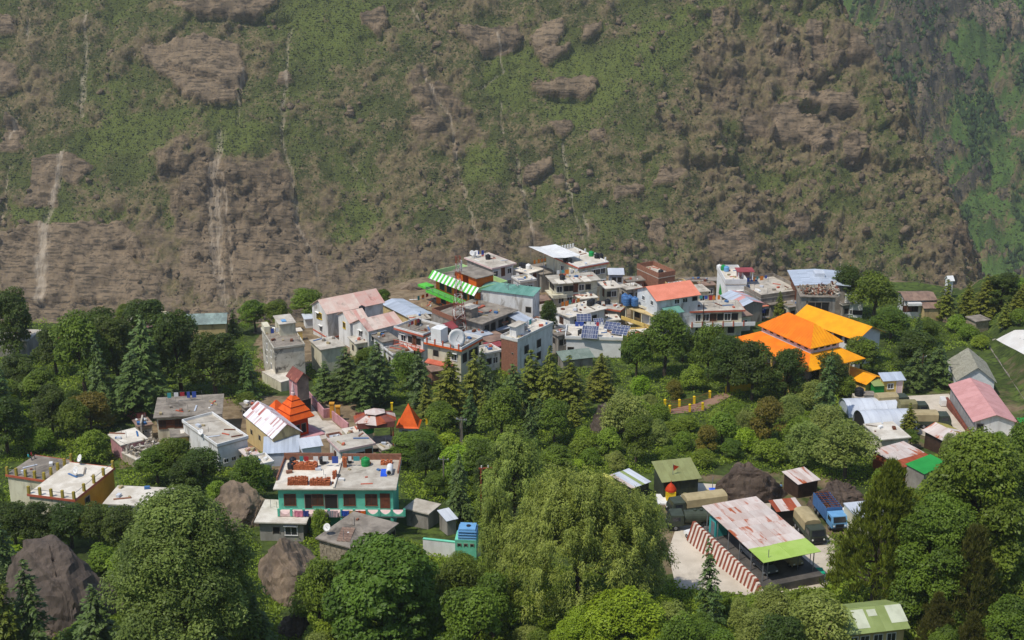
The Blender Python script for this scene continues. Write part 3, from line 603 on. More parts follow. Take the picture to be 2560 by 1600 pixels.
def p_deodar(key, seed, mat, Rx=3., H=12., step=.62, size=.3, droop=.18, dens=1.0, nb=7, taper=.8):
    g = np.random.default_rng(seed); C = []; N = []; D = []; T = []; tr = MB().mat(barkm)
    tr.tube((0, 0, -.6), (0, 0, H*.96), .022*H, .02, 7); z = H*.1
    while z < H*.97:
        f = (z/H-.1)/.87; rl = Rx*(1-f)**taper*(1-.25*(f < .06)); a0 = g.random()*6.28
        for k in range(nb if f < .8 else 5):
            if g.random() < .12: continue
            a = a0+6.283*k/nb+g.normal(0, .25); l = rl*(.45+.7*g.random()**.8)+.15; dv = np.array([math.cos(a), math.sin(a), 0]); sd = np.array([-dv[1], dv[0], 0])
            m = max(4, int(l*l*5*dens+l*7*dens)); s = g.random(m)**.7; w = (.14+.42*np.sin(np.pi*np.clip(s*.9+.08, 0, 1)))*l*.52
            zz = z+l*(.16*s-droop*2.2*s*s)+g.normal(0, .06, m); off = g.uniform(-1, 1, m)*w
            C.append(dv*(l*s)[:, None]+sd*off[:, None]+np.array([0, 0, 1])*(zz-.12*np.abs(off))[:, None])
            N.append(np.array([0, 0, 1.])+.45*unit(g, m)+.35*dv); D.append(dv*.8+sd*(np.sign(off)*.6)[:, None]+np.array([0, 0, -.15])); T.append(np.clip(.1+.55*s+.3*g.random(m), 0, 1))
            if l > .8: tr.tube((0, 0, z), tuple(dv*l*.7+np.array([0, 0, z+l*(.112-droop*1.08)])), .05, .02, 4, False)
        z += step*(.75+.5*g.random())*(1-.35*f)
    C = np.concatenate(C); N = np.concatenate(N); D = np.concatenate(D); T = np.concatenate(T)
    PROTO[key] = (crown_mesh(key+'_crown', quads(C, N, np.full(len(C), size), .42, g, D), T, mat), tr.mesh(key+'_trunk'), H, 2*Rx)
def p_pine(key, seed, mat, Rx=4., H=13., nl=90, per=46, size=.42):
    g = np.random.default_rng(seed); L = crown_lobes(g, Rx, H*.12, H*.98, nl, .95, 'cone'); C = []; N = []; D = []; T = []
    for x, y, z, r in L:
        for q in range(per//4):
            d = unit(g, 1)[0]; d[2] = abs(d[2])*.8; p = np.array([x, y, z])+d*r*(.5+.6*g.random()); b = .2+.5*g.random()
            for e in range(9):
                dv = np.array([0, 0, .9])+.62*unit(g, 1)[0]+np.array([x, y, 0])*.08; C.append(p+dv*.25); D.append(dv); N.append(np.cross(dv, unit(g, 1)[0])+1e-3); T.append(b+.25*g.random())
    C, N, D, T = map(np.array, (C, N, D, T))
    PROTO[key] = (crown_mesh(key+'_crown', quads(C, N, np.full(len(C), size), .13, g, D), np.clip(T, 0, 1), mat), trunk_mesh(key+'_trunk', H, .3, L, g, 16), H, 2*Rx+1)
def p_willow(key, seed, mat, Rx=7., H=14., nl=60, lr=1.7, per=110, size=.26, strand=4, shape='dome', H0=.25, fall=1.0):
    g = np.random.default_rng(seed); L = crown_lobes(g, Rx-lr*.8, H*H0, H-lr*.8, nl, lr, shape); C = []; D = []; N = []; T = []
    for x, y, z, r in L:
        k = int(per*(r/lr)**2); d = unit(g, k); d[:, 2] = np.abs(d[:, 2]); sub = unit(g, 9); sub[:, 2] = np.abs(sub[:, 2])*1.3; sub /= np.linalg.norm(sub, axis=1, keepdims=True); q = np.argmax(d @ sub.T, 1)
        d = d*.45+sub[q]*.75; p0 = np.array([x, y, z])+d*(r*(.35+.7*g.random(k)))[:, None]*np.array([1, 1, .8])
        out = d*np.array([1, 1, 0])+.12*g.normal(0, 1, (k, 3)); tb = .1+.45*g.random(9); ts = np.clip(tb[q]+.25*g.random(k), 0, 1); ln = (.5+.8*g.random(k))*r*.62*fall
        for j in range(strand):
            s = (j+.5)/strand; p = p0+out*(ln*.5*s)[:, None]; p[:, 2] += ln*(.25*s-1.15*s*s); dv = out*.6+np.array([0, 0, 1.])*(.25-2.2*s); dv = dv+.5*g.normal(0, 1, (k, 3))
            C.append(p+.14*g.normal(0, 1, (k, 3))); D.append(dv); N.append(d*.8+np.array([0, 0, .6])+.6*unit(g, k)); T.append(np.clip(ts-.08*j+.25*g.random(k), 0, 1))
    C, N, D, T = (np.concatenate(q) for q in (C, N, D, T))
    PROTO[key] = (crown_mesh(key+'_crown', quads(C, N, np.full(len(C), size), .34, g, D), T, mat), trunk_mesh(key+'_trunk', H*.9, .45, L, g, 16), H, 2*Rx)
for k in range(4): p_broad('broad%d' % k, 100+k, LM['broad'], 4., 8.5+.6*k, 22+4*k, 1.6-.12*k, 400)
for k in range(3): p_broad('dark%d' % k, 110+k, LM['dark'], 3.9, 9.2, 26, 1.35, 400, .2, .6, .22)
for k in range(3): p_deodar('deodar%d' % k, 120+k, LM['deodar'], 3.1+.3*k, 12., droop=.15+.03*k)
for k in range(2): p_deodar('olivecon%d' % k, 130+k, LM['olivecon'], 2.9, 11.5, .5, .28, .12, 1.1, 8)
for k in range(3): p_broad('bush%d' % k, 140+k, LM['bush'], 2.6, 4.0, 16, 1.05, 330, .17, .6, .12, 6, .85, .14)
for k in range(2): p_broad('grey%d' % k, 150+k, LM['grey'], 3.2, 6.4, 22, 1.15, 330, .17, .45, .18, 8, .9, .2)
p_broad('lime0', 160, LM['lime'], 2.6, 4.4, 16, 1.05, 330, .17, .6, .1, 6, .85, .14)
p_broad('limebig0', 162, LM['lime'], 6.2, 9.5, 70, 1.45, 430, .17, .6, .1, 10, .85, .3)
p_broad('brownish0', 161, LM['brownish'], 2.8, 5.2, 18, 1.05, 300, .17, .5, .15, 8, .85, .16)
p_pine('pine0', 170, LM['pine'], 4.6, 14., 150, 76, .34)
p_pine('rustpine0', 171, leaf_mat('olive_brown_needles', (74, 74, 30), (108, 106, 48), .2), 3.2, 11., 90, 60, .32)
p_willow('weeper0', 180, LM['willow'], 12.5, 17.5, 150, 2.2, 230, .19)
p_willow('willow0', 181, LM['willow'], 4.4, 11., 52, 1.35, 130, .17)
p_broad('oak0', 190, LM['glossy'], 9.0, 19., 130, 1.8, 760, .165, .62, .12, 26, .85, .55)
p_broad('walnut0', 191, LM['walnut'], 6.4, 10.5, 90, 1.45, 560, .22, .62, .08, 14, .62, .4)
p_broad('giant0', 192, LM['broad'], 7.5, 17., 95, 1.8, 560, .2, .62, .12, 24, .85, .5)
print('protos', sum(len(a[0].polygons) for a in PROTO.values()))

KINDW = {'broad': ('broadleaf_tree', 'tree', 'broadleaf tree'), 'dark': ('oak_tree', 'tree', 'dark oak'), 'deodar': ('deodar_tree', 'tree', 'blue-green deodar'), 'olivecon': ('conifer_tree', 'tree', 'olive conifer'),
         'bush': ('bush', 'bush', 'green bush'), 'grey': ('leafy_bush', 'bush', 'grey-green shrub'), 'lime': ('bright_bush', 'bush', 'bright green bush'), 'brownish': ('rusty_bush', 'bush', 'rusty green bush'),
         'pine': ('pine_tree', 'tree', 'pine'), 'limebig': ('bright_tree', 'tree', 'fresh green tree'), 'rustpine': ('pine_tree', 'tree', 'olive-brown pine'), 'willow': ('willow_tree', 'tree', 'willow'), 'weeper': ('willow_tree', 'tree', 'willow'), 'oak': ('oak_tree', 'tree', 'oak'), 'walnut': ('walnut_tree', 'tree', 'walnut'), 'giant': ('broadleaf_tree', 'tree', 'broadleaf tree')}
TREES = []
def plant(kind, p, width, height=None, label=None, seed=None):
    """A tree at ground point p; width and height in metres."""
    vs = [k for k in PROTO if k.rstrip('0123456789') == kind]; key = vs[rnd.randrange(len(vs))]; cm, tm, H, Wd = PROTO[key]
    s = width/Wd; sz = (height/H) if height else s*(.9+.3*rnd.random())
    nm, cat, _ = KINDW[kind]
    t = thing(nm, label, cat, p, rnd.random()*6.28); t['_k'] = kind
    wx, wy = rnd.uniform(.86, 1.14), rnd.uniform(.86, 1.14); t.rotation_euler = (rnd.gauss(0, .035), rnd.gauss(0, .035), t.rotation_euler.z)
    for n, me in (('trunk', tm), ('crown', cm)):
        o = link(n, me, t); o.scale = (s*wx, s*wy, sz)
    TREES.append([t, kind, Vector(p), width, sz*H, label]); return t
def tree_px(kind, x, top, base, w, label=None):
    """x, top, base and crown width as seen in the photograph."""
    p = at(x, base); m = mpp(x, base)
    depr = math.atan2(CAMZ-p.z, math.hypot(p.x, p.y)); h = (base-top)*m/math.cos(depr); w_m = w*m
    h = h if kind in ('deodar', 'olivecon', 'pine') else max(h-.12*w_m*math.tan(depr), h*.6)
    return plant(kind, p, w_m, h, label)
# ------------------------------------------------------------------ buildings
_wc = {}
def win_meshes(kind, w, h):
    k = (kind, round(w, 2), round(h, 2))
    if k in _wc: return _wc[k]
    fm = {'w': white_p, 'g': concrete, 'b': woodbrown, 'd': woodbrown, 'k': concrete_d, 'y': yellow_p, 'D': white_p, 'p': pinkw}[kind]
    f = MB().mat(fm); t = .09; dp = .07
    f.box(-w/2-t, w/2+t, -dp, 0, h/2, h/2+t); f.box(-w/2-t, -w/2, -dp, 0, -h/2, h/2); f.box(w/2, w/2+t, -dp, 0, -h/2, h/2)
    if kind not in 'dkD': f.box(-w/2-t-.05, w/2+t+.05, -dp-.06, 0, -h/2-t, -h/2); f.box(-.025, .025, -dp+.01, -.021, -h/2, h/2)
    if kind == 'w' and w > 1.0: f.box(-w/2-.2, w/2+.2, -.42, 0, h/2+t+.03, h/2+t+.11)
    p = MB().mat({'w': glass, 'g': glass, 'b': darkwood, 'd': woodbrown, 'k': dark, 'y': glass, 'D': pinkw, 'p': glass}[kind]).box(-w/2, w/2, -.02, 0, -h/2, h/2)
    if kind == 'd': p.box(-w*.32, w*.32, -.045, -.021, -h*.36, -h*.05); p.box(-w*.32, w*.32, -.045, -.021, h*.05, h*.36)
    _wc[k] = (f.mesh('window_frame'), p.mesh('window_pane')); return _wc[k]
def frame3(o, ex, ey):
    ex = Vector(ex).normalized(); ey = Vector(ey); n = ex.cross(ey).normalized(); ey = n.cross(ex)
    m = Matrix.Identity(4)
    for i, c in enumerate((ex, ey, n)):
        for r in range(3): m[r][i] = c[r]
    for r in range(3): m[r][3] = o[r]
    return m
def slope(root, o, ex, ey, mats, nx=1, ny=1, th=.06, name='roof_sheet', lap=.012):
    """A roof plane from corner o along the eave ex and up the slope ey, laid in nx by ny sheets that lap over each other."""
    ex = Vector(ex); ey = Vector(ey); o = Vector(o); lx, ly = ex.length/nx, ey.length/ny
    if not isinstance(mats, (list, tuple)): mats = [mats]
    me = {}
    for m in mats: me[m.name] = MB().mat(m).box(.004, lx-.004, -.02, ly, 0, th).mesh(name)
    out = []
    for j in range(ny):
        for i in range(nx):
            m = mats[0] if len(mats) == 1 else mats[(j*len(mats))//ny] if ny > 1 else mats[rnd.randrange(len(mats))]
            q = frame3(o+ex*(i/nx)+ey*(j/ny), ex, ey); n = Vector((q[0][2], q[1][2], q[2][2]))
            dz = lap*((i % 2)+2*(j % 2))*(nx*ny > 1)
            for r in range(3): q[r][3] += n[r]*dz
            out.append(link(name, me[m.name], root, mw=q))
    return out
BLD = {}
CLEAR = []
def parse(spec):
    out = []
    for blk in (spec or '').split(';'):
        if not blk.strip(): continue
        face, rest = blk.split(':'); items, dep = rest.split('/'); dep = dep.split('x'); d = float(dep[0]); sz = [float(q) for q in dep[1:]]
        for it in items.split(','):
            it = it.strip(); out.append((face.strip(), it[0], float(it[1:])/100., d, *(sz if sz else ((.95, 2.0) if it[0] in 'dD' else (1.15, 1.25)))))
    return out
def put_windows(root, L, Wd, h, spec):
    for face, k, u, d, w, hh in parse(spec):
        fm, pm = win_meshes(k, w, hh); z = h-d
        if face == 'f': mw = Matrix.Translation((L*u, -.002, z))
        elif face == 's': mw = Matrix.Translation((-.002, Wd*u, z)) @ Matrix.Rotation(-math.pi/2, 4, 'Z')
        else: mw = Matrix.Translation((L+.002, Wd*u, z)) @ Matrix.Rotation(math.pi/2, 4, 'Z')
        f = link('door' if k in 'dD' else 'window', fm, root, mw=mw); link('door_leaf' if k in 'dD' else 'pane', pm, f)
def rect(P1, P0, P2, h, sq=1.0):
    p0 = at(*P0, h); z = p0.z; a = on_z(*P1, z)-p0; b = on_z(*P2, z)-p0
    A = math.atan2(a.y, a.x); B = math.atan2(b.y, b.x); dif = (A-B) % (2*math.pi)
    e = (dif-math.pi/2)/2*sq; B2 = B+e
    return p0, B2, b.length, a.length, tz(p0.x, p0.y)
def house(key, name, cat, label, P1, P0, P2, h, wall, roof='flat', rm=None, rise=1.2, wins='', par=0, parm=None, over=.35, th=.18, nx=1, ny=1, wallR=None, wallL=None, clear=True, root=None, depth=None, length=None, part=None, base=3.0, rot=None, group=None, trim=None):
    p0, rz, L, Wd, gz = rect(P1, P0, P2, h)
    if depth: Wd = depth
    if length: L = length
    if rot is not None: rz = rot
    dx_, dy_ = math.cos(rz), math.sin(rz); L = max(L-2*over, .6*L); Wd = max(Wd-2*over, .6*Wd)     # the outlines are roof edges: the walls stand back under the eaves
    loc = Vector((p0.x+over*(dx_-dy_), p0.y+over*(dy_+dx_), p0.z-h))
    own = root is None
    if own: t = thing(name, label, cat, loc, rz, group)
    else:
        t = empty(part or name, (0, 0, 0)); t.parent = root
        t.matrix_local = (Matrix.Translation(root.location) @ Matrix.Rotation(root.rotation_euler.z, 4, 'Z')).inverted() @ Matrix.Translation(loc) @ Matrix.Rotation(rz, 4, 'Z')
    rm = rm or concrete; w = MB().mat(wall); z0, z1 = -base, h
    Q = [(0, 0), (L, 0), (L, Wd), (0, Wd)]
    for i in range(4):
        a, b = Q[i], Q[(i+1) % 4]; w.mat(wallL if (i == 3 and wallL) else wallR if (i in (0,) and wallR) else wall)
        w.poly([(*a, z0), (*b, z0), (*b, z1), (*a, z1)])
    w.mat(wall)
    if roof == 'gx':
        for x in (0, L): w.poly([(x, 0, h), (x, Wd, h), (x, Wd/2, h+rise)][::-1 if x == 0 else 1])
    if roof == 'gy':
        if wallR: w.mat(wallR)
        for y in (0, Wd): w.poly([(0, y, h), (L, y, h), (L/2, y, h+rise)])
    if roof == 'shed':
        for x in (0, L): w.poly([(x, 0, h), (x, Wd, h), (x, Wd, h+rise)])
        w.poly([(0, Wd, h), (L, Wd, h), (L, Wd, h+rise), (0, Wd, h+rise)])
    if roof == 'flat' and par: w.poly([(0, 0, h), (L, 0, h), (L, Wd, h), (0, Wd, h)])
    w.obj('wall', t)
    o = over
    if roof == 'flat':
        MB().mat(rm).box(-o, L+o, -o, Wd+o, h+.004, h+th).obj('roof_slab', t)
        if trim:
            e = .05; b = MB().mat(trim)
            b.box(-o-e, L+o+e, -o-e, -o, h-.12, h+th+.06); b.box(-o-e, -o, -o, Wd+o, h-.12, h+th+.06); b.box(L+o, L+o+e, -o, Wd+o, h-.12, h+th+.06); b.obj('fascia', t)
        if par:
            q = .14; b = MB().mat(parm or wall); zt = h+th; b.box(-o, L+o, -o, -o+q, zt, zt+par); b.box(-o, -o+q, -o+q, Wd+o-q, zt, zt+par); b.box(L+o-q, L+o, -o+q, Wd+o-q, zt, zt+par); b.box(-o, L+o, Wd+o-q, Wd+o, zt, zt+par); b.obj('parapet', t)
    elif roof == 'gx':
        s = Vector((0, Wd/2, rise)); sl = s.length; k = 1+o/sl
        slope(t, (-o, -o*Wd/2/sl, h-o*rise/sl+.01), (L+2*o, 0, 0), s*k, rm, nx, ny)
        slope(t, (L+o, Wd+o*Wd/2/sl, h-o*rise/sl+.01), (-L-2*o, 0, 0), Vector((0, -Wd/2, rise))*k, rm, nx, ny)
    elif roof == 'gy':
        s = Vector((L/2, 0, rise)); sl = s.length; k = 1+o/sl
        slope(t, (-o*L/2/sl, Wd+o, h-o*rise/sl+.01), (0, -Wd-2*o, 0), s*k, rm, nx, ny)
        slope(t, (L+o*L/2/sl, -o, h-o*rise/sl+.01), (0, Wd+2*o, 0), Vector((-L/2, 0, rise))*k, rm, nx, ny)
    elif roof == 'shed':
        s = Vector((0, Wd, rise)); sl = s.length; k = 1+2*o/sl
        slope(t, (-o, -o*Wd/sl, h-o*rise/sl+.01), (L+2*o, 0, 0), s*k, rm, nx, ny)
    elif roof == 'hip':
        rms = rm if isinstance(rm, (list, tuple)) else [rm, rm]
        zb = h-.05; a, b, c, d = (-o, -o, zb), (L+o, -o, zb), (L+o, Wd+o, zb), (-o, Wd+o, zb); zr = h+rise
        if L > Wd: r0, r1 = (Wd/2, Wd/2, zr), (L-Wd/2, Wd/2, zr); F = [(a, b, r1, r0), (b, c, r1), (c, d, r0, r1), (d, a, r0)]
        else: r0, r1 = (L/2, L/2, zr), (L/2, Wd-L/2, zr); F = [(a, b, r0), (b, c, r1, r0), (c, d, r1), (d, a, r0, r1)]
        for i, f in enumerate(F):
            m = MB().mat(rms[0] if i in (3, 1) else rms[1]); f = [Vector(q) for q in f]; dn = Vector((0, 0, -.12)); m.poly(f); m.poly([q+dn for q in f][::-1])
            m.poly([f[0]+dn, f[1]+dn, f[1], f[0]]); m.obj('roof_slope', t)
    put_windows(t, L, Wd, h, wins)
    BLD[key] = dict(root=t, L=L, W=Wd, h=h, z=p0.z+(th if roof == 'flat' else 0), rz=rz, loc=loc, own=own)
    if clear:
        M4 = Matrix.Translation(loc) @ Matrix.Rotation(rz, 4, 'Z')
        up = rise if roof in ('gx', 'gy', 'hip') else 0
        pts = [project(*(M4 @ Vector((x, y, z)))) for x in (-o, L+o) for y in (-o, Wd+o) for z in (h*.45, h)]+[project(*(M4 @ Vector((L/2, Wd/2, h+up))))]
        CLEAR.append(hull(pts))
    return t
def hull(pts):
    pts = sorted(set((float(a), float(b)) for a, b in pts))
    def half(p):
        r = []
        for q in p:
            while len(r) > 1 and (r[-1][0]-r[-2][0])*(q[1]-r[-2][1])-(r[-1][1]-r[-2][1])*(q[0]-r[-2][0]) <= 0: r.pop()
            r.append(q)
        return r
    a = half(pts); b = half(pts[::-1]); return a[:-1]+b[:-1]
def onroof(key, px, py, dz=0.0): return on_z(px, py, BLD[key]['z']+dz)

_tm = {}
def tank(p, label, mat=None, r=.55, h=1.15, group='roof water tanks', name='water_tank'):
    mat = mat or black_p; k = (mat.name, r, h)
    if k not in _tm:
        body = [(r*.96, 0), (r, .06*h)]
        for q in (.22, .42, .62): body += [(r, q*h), (r*1.05, (q+.03)*h), (r*1.05, (q+.06)*h), (r, (q+.09)*h)]
        body += [(r, .8*h), (r*.55, .93*h)]
        _tm[k] = (MB().mat(mat).lathe(body, 14).mesh('tank_body'), MB().mat(mat).lathe([(r*.34, .93*h), (r*.36, .99*h), (r*.28, 1.03*h)], 10).mesh('tank_lid'))
    t = thing(name, label, 'water tank', p, rnd.random()*6, group)
    for n, m in zip(('tank_body', 'tank_lid'), _tm[k]): link(n, m, t)
    return t
def dish(p, label, r=.5, az=0.6, el=.6, post=.5):
    t = thing('satellite_dish', label, 'satellite dish', p, az)
    pr = [(.02*r, .0), (.35*r, .03*r), (.7*r, .12*r), (r, .25*r), (r*1.01, .27*r), (.7*r, .15*r), (.35*r, .06*r), (.02, .03*r)]
    d = MB().mat(white_p); d.lathe(pr, 16); o = d.obj('reflector', t, True); o.location = (0, -.12*r, post+r*.7); o.rotation_euler = (math.pi/2-el, 0, 0)
    MB().mat(steel).tube((0, 0, 0), (0, 0, post+r*.7), .05*max(1, r)).obj('mast', t)
    MB().mat(steel).tube((0, -.12*r, post+r*.35), (0, -.9*r*math.cos(el), post+r*.7+.55*r), .025*max(1, r)).obj('feed_arm', t); return t
def post(p, h, label, mat, r=.06, name='pole', cat='pole', group=None, cap=None):
    t = thing(name, label, cat, p, 0, group); MB().mat(mat).tube((0, 0, -.3), (0, 0, h), r, r*.8, 7).obj('shaft', t)
    if cap: MB().mat(cap).tube((0, 0, h), (0, 0, h+.12), r*1.4, r*.3, 7).obj('cap', t)
    return t
def sheet_poly(name, pts, dz, m, step=1.5, kind='structure', th=0):
    """A flat sheet laid on the ground inside the outline pts (ground points)."""
    P = [at(*q) for q in pts]; xs = [p.x for p in P]; ys = [p.y for p in P]
    import bmesh
    bm = bmesh.new(); vs = [bm.verts.new((p.x, p.y, 0)) for p in P]; bm.faces.new(vs)
    bmesh.ops.triangulate(bm, faces=bm.faces[:])
    for a, b, ax in ((min(xs), max(xs), 0), (min(ys), max(ys), 1)):
        q = a+step
        while q < b:
            no = (1, 0, 0) if ax == 0 else (0, 1, 0); bmesh.ops.bisect_plane(bm, geom=bm.verts[:]+bm.edges[:]+bm.faces[:], plane_co=Vector(no)*q, plane_no=no); q += step
    for v in bm.verts: v.co.z = tz(v.co.x, v.co.y)+dz
    bm.normal_update()
    for f in bm.faces:
        if f.normal.z < 0: f.normal_flip()
    me = bpy.data.meshes.new(name); bm.to_mesh(me); bm.free(); me.materials.append(m)
    return tag(link(name, me), kind=kind)
def wall_px(name, label, A, B, h, m, th=.25, cat='wall', cap=None, group=None):
    a, b = at(*A), at(*B); d = b-a; t = thing(name, label, cat, a, math.atan2(d.y, d.x), group); L = math.hypot(d.x, d.y); dz = d.z
    w = MB().mat(m); n = max(2, int(L/3))
    for i in range(n):
        x0, x1 = L*i/n, L*(i+1)/n; z0, z1 = dz*i/n, dz*(i+1)/n
        w.raw([(x0, 0, z0-1), (x1, 0, z1-1), (x1, th, z1-1), (x0, th, z0-1), (x0, 0, z0+h), (x1, 0, z1+h), (x1, th, z1+h), (x0, th, z0+h)], [(0, 1, 5, 4), (1, 2, 6, 5), (2, 3, 7, 6), (3, 0, 4, 7), (4, 5, 6, 7)])
    w.obj('wall_body', t)
    if cap:
        c = MB().mat(cap); c.raw([(0, -.05, h+.003), (L, -.05, dz+h+.003), (L, th+.05, dz+h+.003), (0, th+.05, h+.003), (0, -.05, h+.1), (L, -.05, dz+h+.1), (L, th+.05, dz+h+.1), (0, th+.05, h+.1)], [(0, 3, 2, 1), (4, 5, 6, 7), (0, 1, 5, 4), (1, 2, 6, 5), (2, 3, 7, 6), (3, 0, 4, 7)]); c.obj('coping', t)
    return t
def boulder(name, label, cpx, cpy, w, h, d, seed, m, tilt=(0, 0), flat=.3, ang=0., peak=None):
    """Rock at the ground point of pixel (cpx, cpy): an icosphere cut by planes, then roughened."""
    import bmesh
    p = at(cpx, cpy); bm = bmesh.new(); bmesh.ops.create_icosphere(bm, subdivisions=5, radius=1)
    V = np.array([v.co[:] for v in bm.verts]); g = np.random.default_rng(seed)
    nrm = unit(g, 22); nrm[:, 2] = np.abs(nrm[:, 2])*.9-.12; dist = .50+.3*g.random(22)
    for n, ds in zip(nrm, dist):
        n = n/np.linalg.norm(n); over = V @ n-ds; V -= np.clip(over, 0, None)[:, None]*n*.985
    if peak:
        f = np.clip(V[:, 2], 0, 1); V[:, 2] += peak[2]*np.exp(-((V[:, 0]-peak[0])**2+(V[:, 1]-peak[1])**2)/.18)*f
    sc = np.array([w/2, d/2, h]); V = V*sc
    st = V[:, 2]*1.1+.5*V[:, 0]+.8*fbm(V[:, 0]/3., V[:, 1]/3.+V[:, 2]/3., 3)
    nn = V/np.linalg.norm(V/sc, axis=1, keepdims=True)/sc; dd = .035*w*fbm((V[:, 0]+seed)/(.22*w), (V[:, 1]-V[:, 2])/(.22*w), 5, .6)+.022*w*ridged((V[:, 0]*.7+V[:, 2]*.7+seed)/(.07*w), V[:, 2]/(.25*w), 4)+.006*w*(st-np.floor(st))
    dd = dd+.048*w*(facet((V[:, 0]+.4*V[:, 2])/(.24*w)+seed, (V[:, 1]-V[:, 2]*.8)/(.2*w), 6)-.5)+.018*w*(facet((V[:, 0]-.3*V[:, 2])/(.1*w)+seed, (V[:, 1]+V[:, 2])/(.09*w), 7)-.5)
    V = V+nn*dd[:, None]
    c, s = math.cos(ang), math.sin(ang); V = np.stack([V[:, 0]*c-V[:, 1]*s, V[:, 0]*s+V[:, 1]*c, V[:, 2]], 1)
    for v, q in zip(bm.verts, V): v.co = q
    me = bpy.data.meshes.new(name); bm.to_mesh(me); bm.free(); me.materials.append(m)
    o = link(name, me); o.location = p; return tag(o, label, 'boulder')
def rock_mat(name, a, b, c, streak=.6):
    m, nt, p, o = newmat(name); tc = nt.nodes.new('ShaderNodeTexCoord'); v = tc.outputs['Object']
    mp = nt.nodes.new('ShaderNodeMapping'); mp.inputs['Rotation'].default_value = (.3, .5, .2); mp.inputs['Scale'].default_value = (1, 1, .22); nt.links.new(v, mp.inputs[0])
    k = mixc(nt, ramp(nt, noi(nt, v, .35, 8, .65), .36, .64), lin(a), lin(b)); k = mixc(nt, mathn(nt, 'MULTIPLY', ramp(nt, noi(nt, mp.outputs[0], .9, 7, .65), .5, .66), streak), k, lin(c))
    nt.links.new(k, p.inputs['Base Color']); p.inputs['Roughness'].default_value = .95; p.inputs['Specular IOR Level'].default_value = .15
    bp = nt.nodes.new('ShaderNodeBump'); bp.inputs['Strength'].default_value = .8; bp.inputs['Distance'].default_value = .25
    nt.links.new(noi(nt, mp.outputs[0], 1.8, 9, .65), bp.inputs['Height']); nt.links.new(bp.outputs[0], p.inputs['Normal']); return m
rock_b = rock_mat('boulder_brown', (136, 118, 98), (112, 98, 84), (86, 76, 68))
rock_g = rock_mat('boulder_grey_brown', (104, 92, 82), (84, 75, 68), (60, 54, 50))
rock_n = rock_mat('boulder_dark_brown', (102, 88, 76), (80, 68, 60), (60, 52, 46))
# ================================================================== upper town
H = house
H('hotel', 'hotel', 'house', 'cream hotel with white awning roof and red roof edge at the top of town', (1328, 642), (1447, 672), (1534, 665), 7.5, plaster_c, rm=concrete_w, wins='f:w18,w52,w68,w86/1.7;f:w18,d40,w68,w86/4.6;s:w20,w50/1.8', par=.3, parm=white_p, trim=redtrim)
r = BLD['hotel']; Lh, Wh, zh = r['L'], r['W'], r['h']
slope(r['root'], (-1.2, Wh*.30, zh+1.6), (0, Wh*.78, 0), (Lh*-.0-3.2, 0, .55), white_p, 4, 1, name='awning_sheet')
slope(r['root'], (Lh*.42, Wh*.30, zh+1.55), (0, Wh*.78, 0), (-Lh*.42-1.15, 0, .05), white_p, 4, 1, name='awning_sheet')
for x in (-4.0, Lh*.4):
    for y in (.33, .65, 1.05): MB().mat(steel).tube((x, Wh*y, zh-4*(x < 0)), (x, Wh*y, zh+1.6), .06).obj('awning_post', r['root'])
for k in range(7): MB().mat(white_p).box(Lh*(.4+.098*k), Lh*(.4+.098*k)+.3, Wh+.1, Wh+.4, zh+.18, zh+1.3).obj('terrace_pillar', r['root'])
for k in range(3): MB().mat(white_p).box(Lh+.05, Lh+.33, Wh*(.05+.3*k), Wh*(.05+.3*k)+.3, zh+.18, zh+1.2).obj('terrace_pillar', r['root'])
H('twin', 'house', 'house', 'flat-roofed house with grey left wall and white front behind the green-edged orange building', (1154, 647), (1230, 673), (1294, 661), 6.5, plaster_w, wallL=plaster_g, rm=concrete, wins='f:w15,d50,w80/1.5;f:w20,w78/4.4', over=.5, trim=pinkw)
H('tankhouse', 'house', 'house', 'small white house with dark and white roof tanks right of the grey-walled flat house', (1288, 672), (1321, 686), (1352, 672), 5.0, plaster_w, rm=concrete_w, wins='f:d45/1.4;s:d50/1.4')
H('upmid', 'house', 'house', 'low concrete house with long bare roof below the white awning hotel', (1324, 664), (1352, 688), (1425, 672), 4.5, plaster_g, rm=concrete_d, wins='f:w30/1.3')
H('orange', 'guest_house', 'house', 'orange guest house with bright green balcony slabs and green-white striped awning', (1079, 690), (1196, 733), (1271, 716), 8.6, orange_p, rm=concrete_d, wins='s:k15,k32,b50,k68,k85/1.9x1.7x1.7;s:k15,k35,k60,k82/5.0x1.8x1.8', par=1.0, parm=palegreen)
r = BLD['orange']; Lo, Wo, ho = r['L'], r['W'], r['h']; t = r['root']
MB().mat(brightgreen).box(-2.4, -.01, -.8, Wo+.6, ho-3.5, ho-3.05).obj('balcony_slab', t)
MB().mat(brightgreen).box(-2.4, -.02, Wo+.61, Wo+3.6, ho-2.9, ho-2.4).obj('balcony_slab', t)
MB().mat(brightgreen).box(-2.0, -.02, -1.5, Wo+1.5, ho-6.9, ho-6.5).obj('balcony_slab', t)
for k in range(8): MB().mat(steel).box(-2.5, -2.42, k*Wo/7-.04, k*Wo/7+.04, ho-3.0, ho-2.1).obj('railing_post', t)
MB().mat(steel).box(-2.5, -2.42, -.7, Wo+.6, ho-2.12, ho-2.04).obj('railing_bar', t); MB().mat(steel).box(-2.5, -2.42, -.7, Wo+.6, ho-2.55, ho-2.49).obj('railing_bar', t)
ns = 24
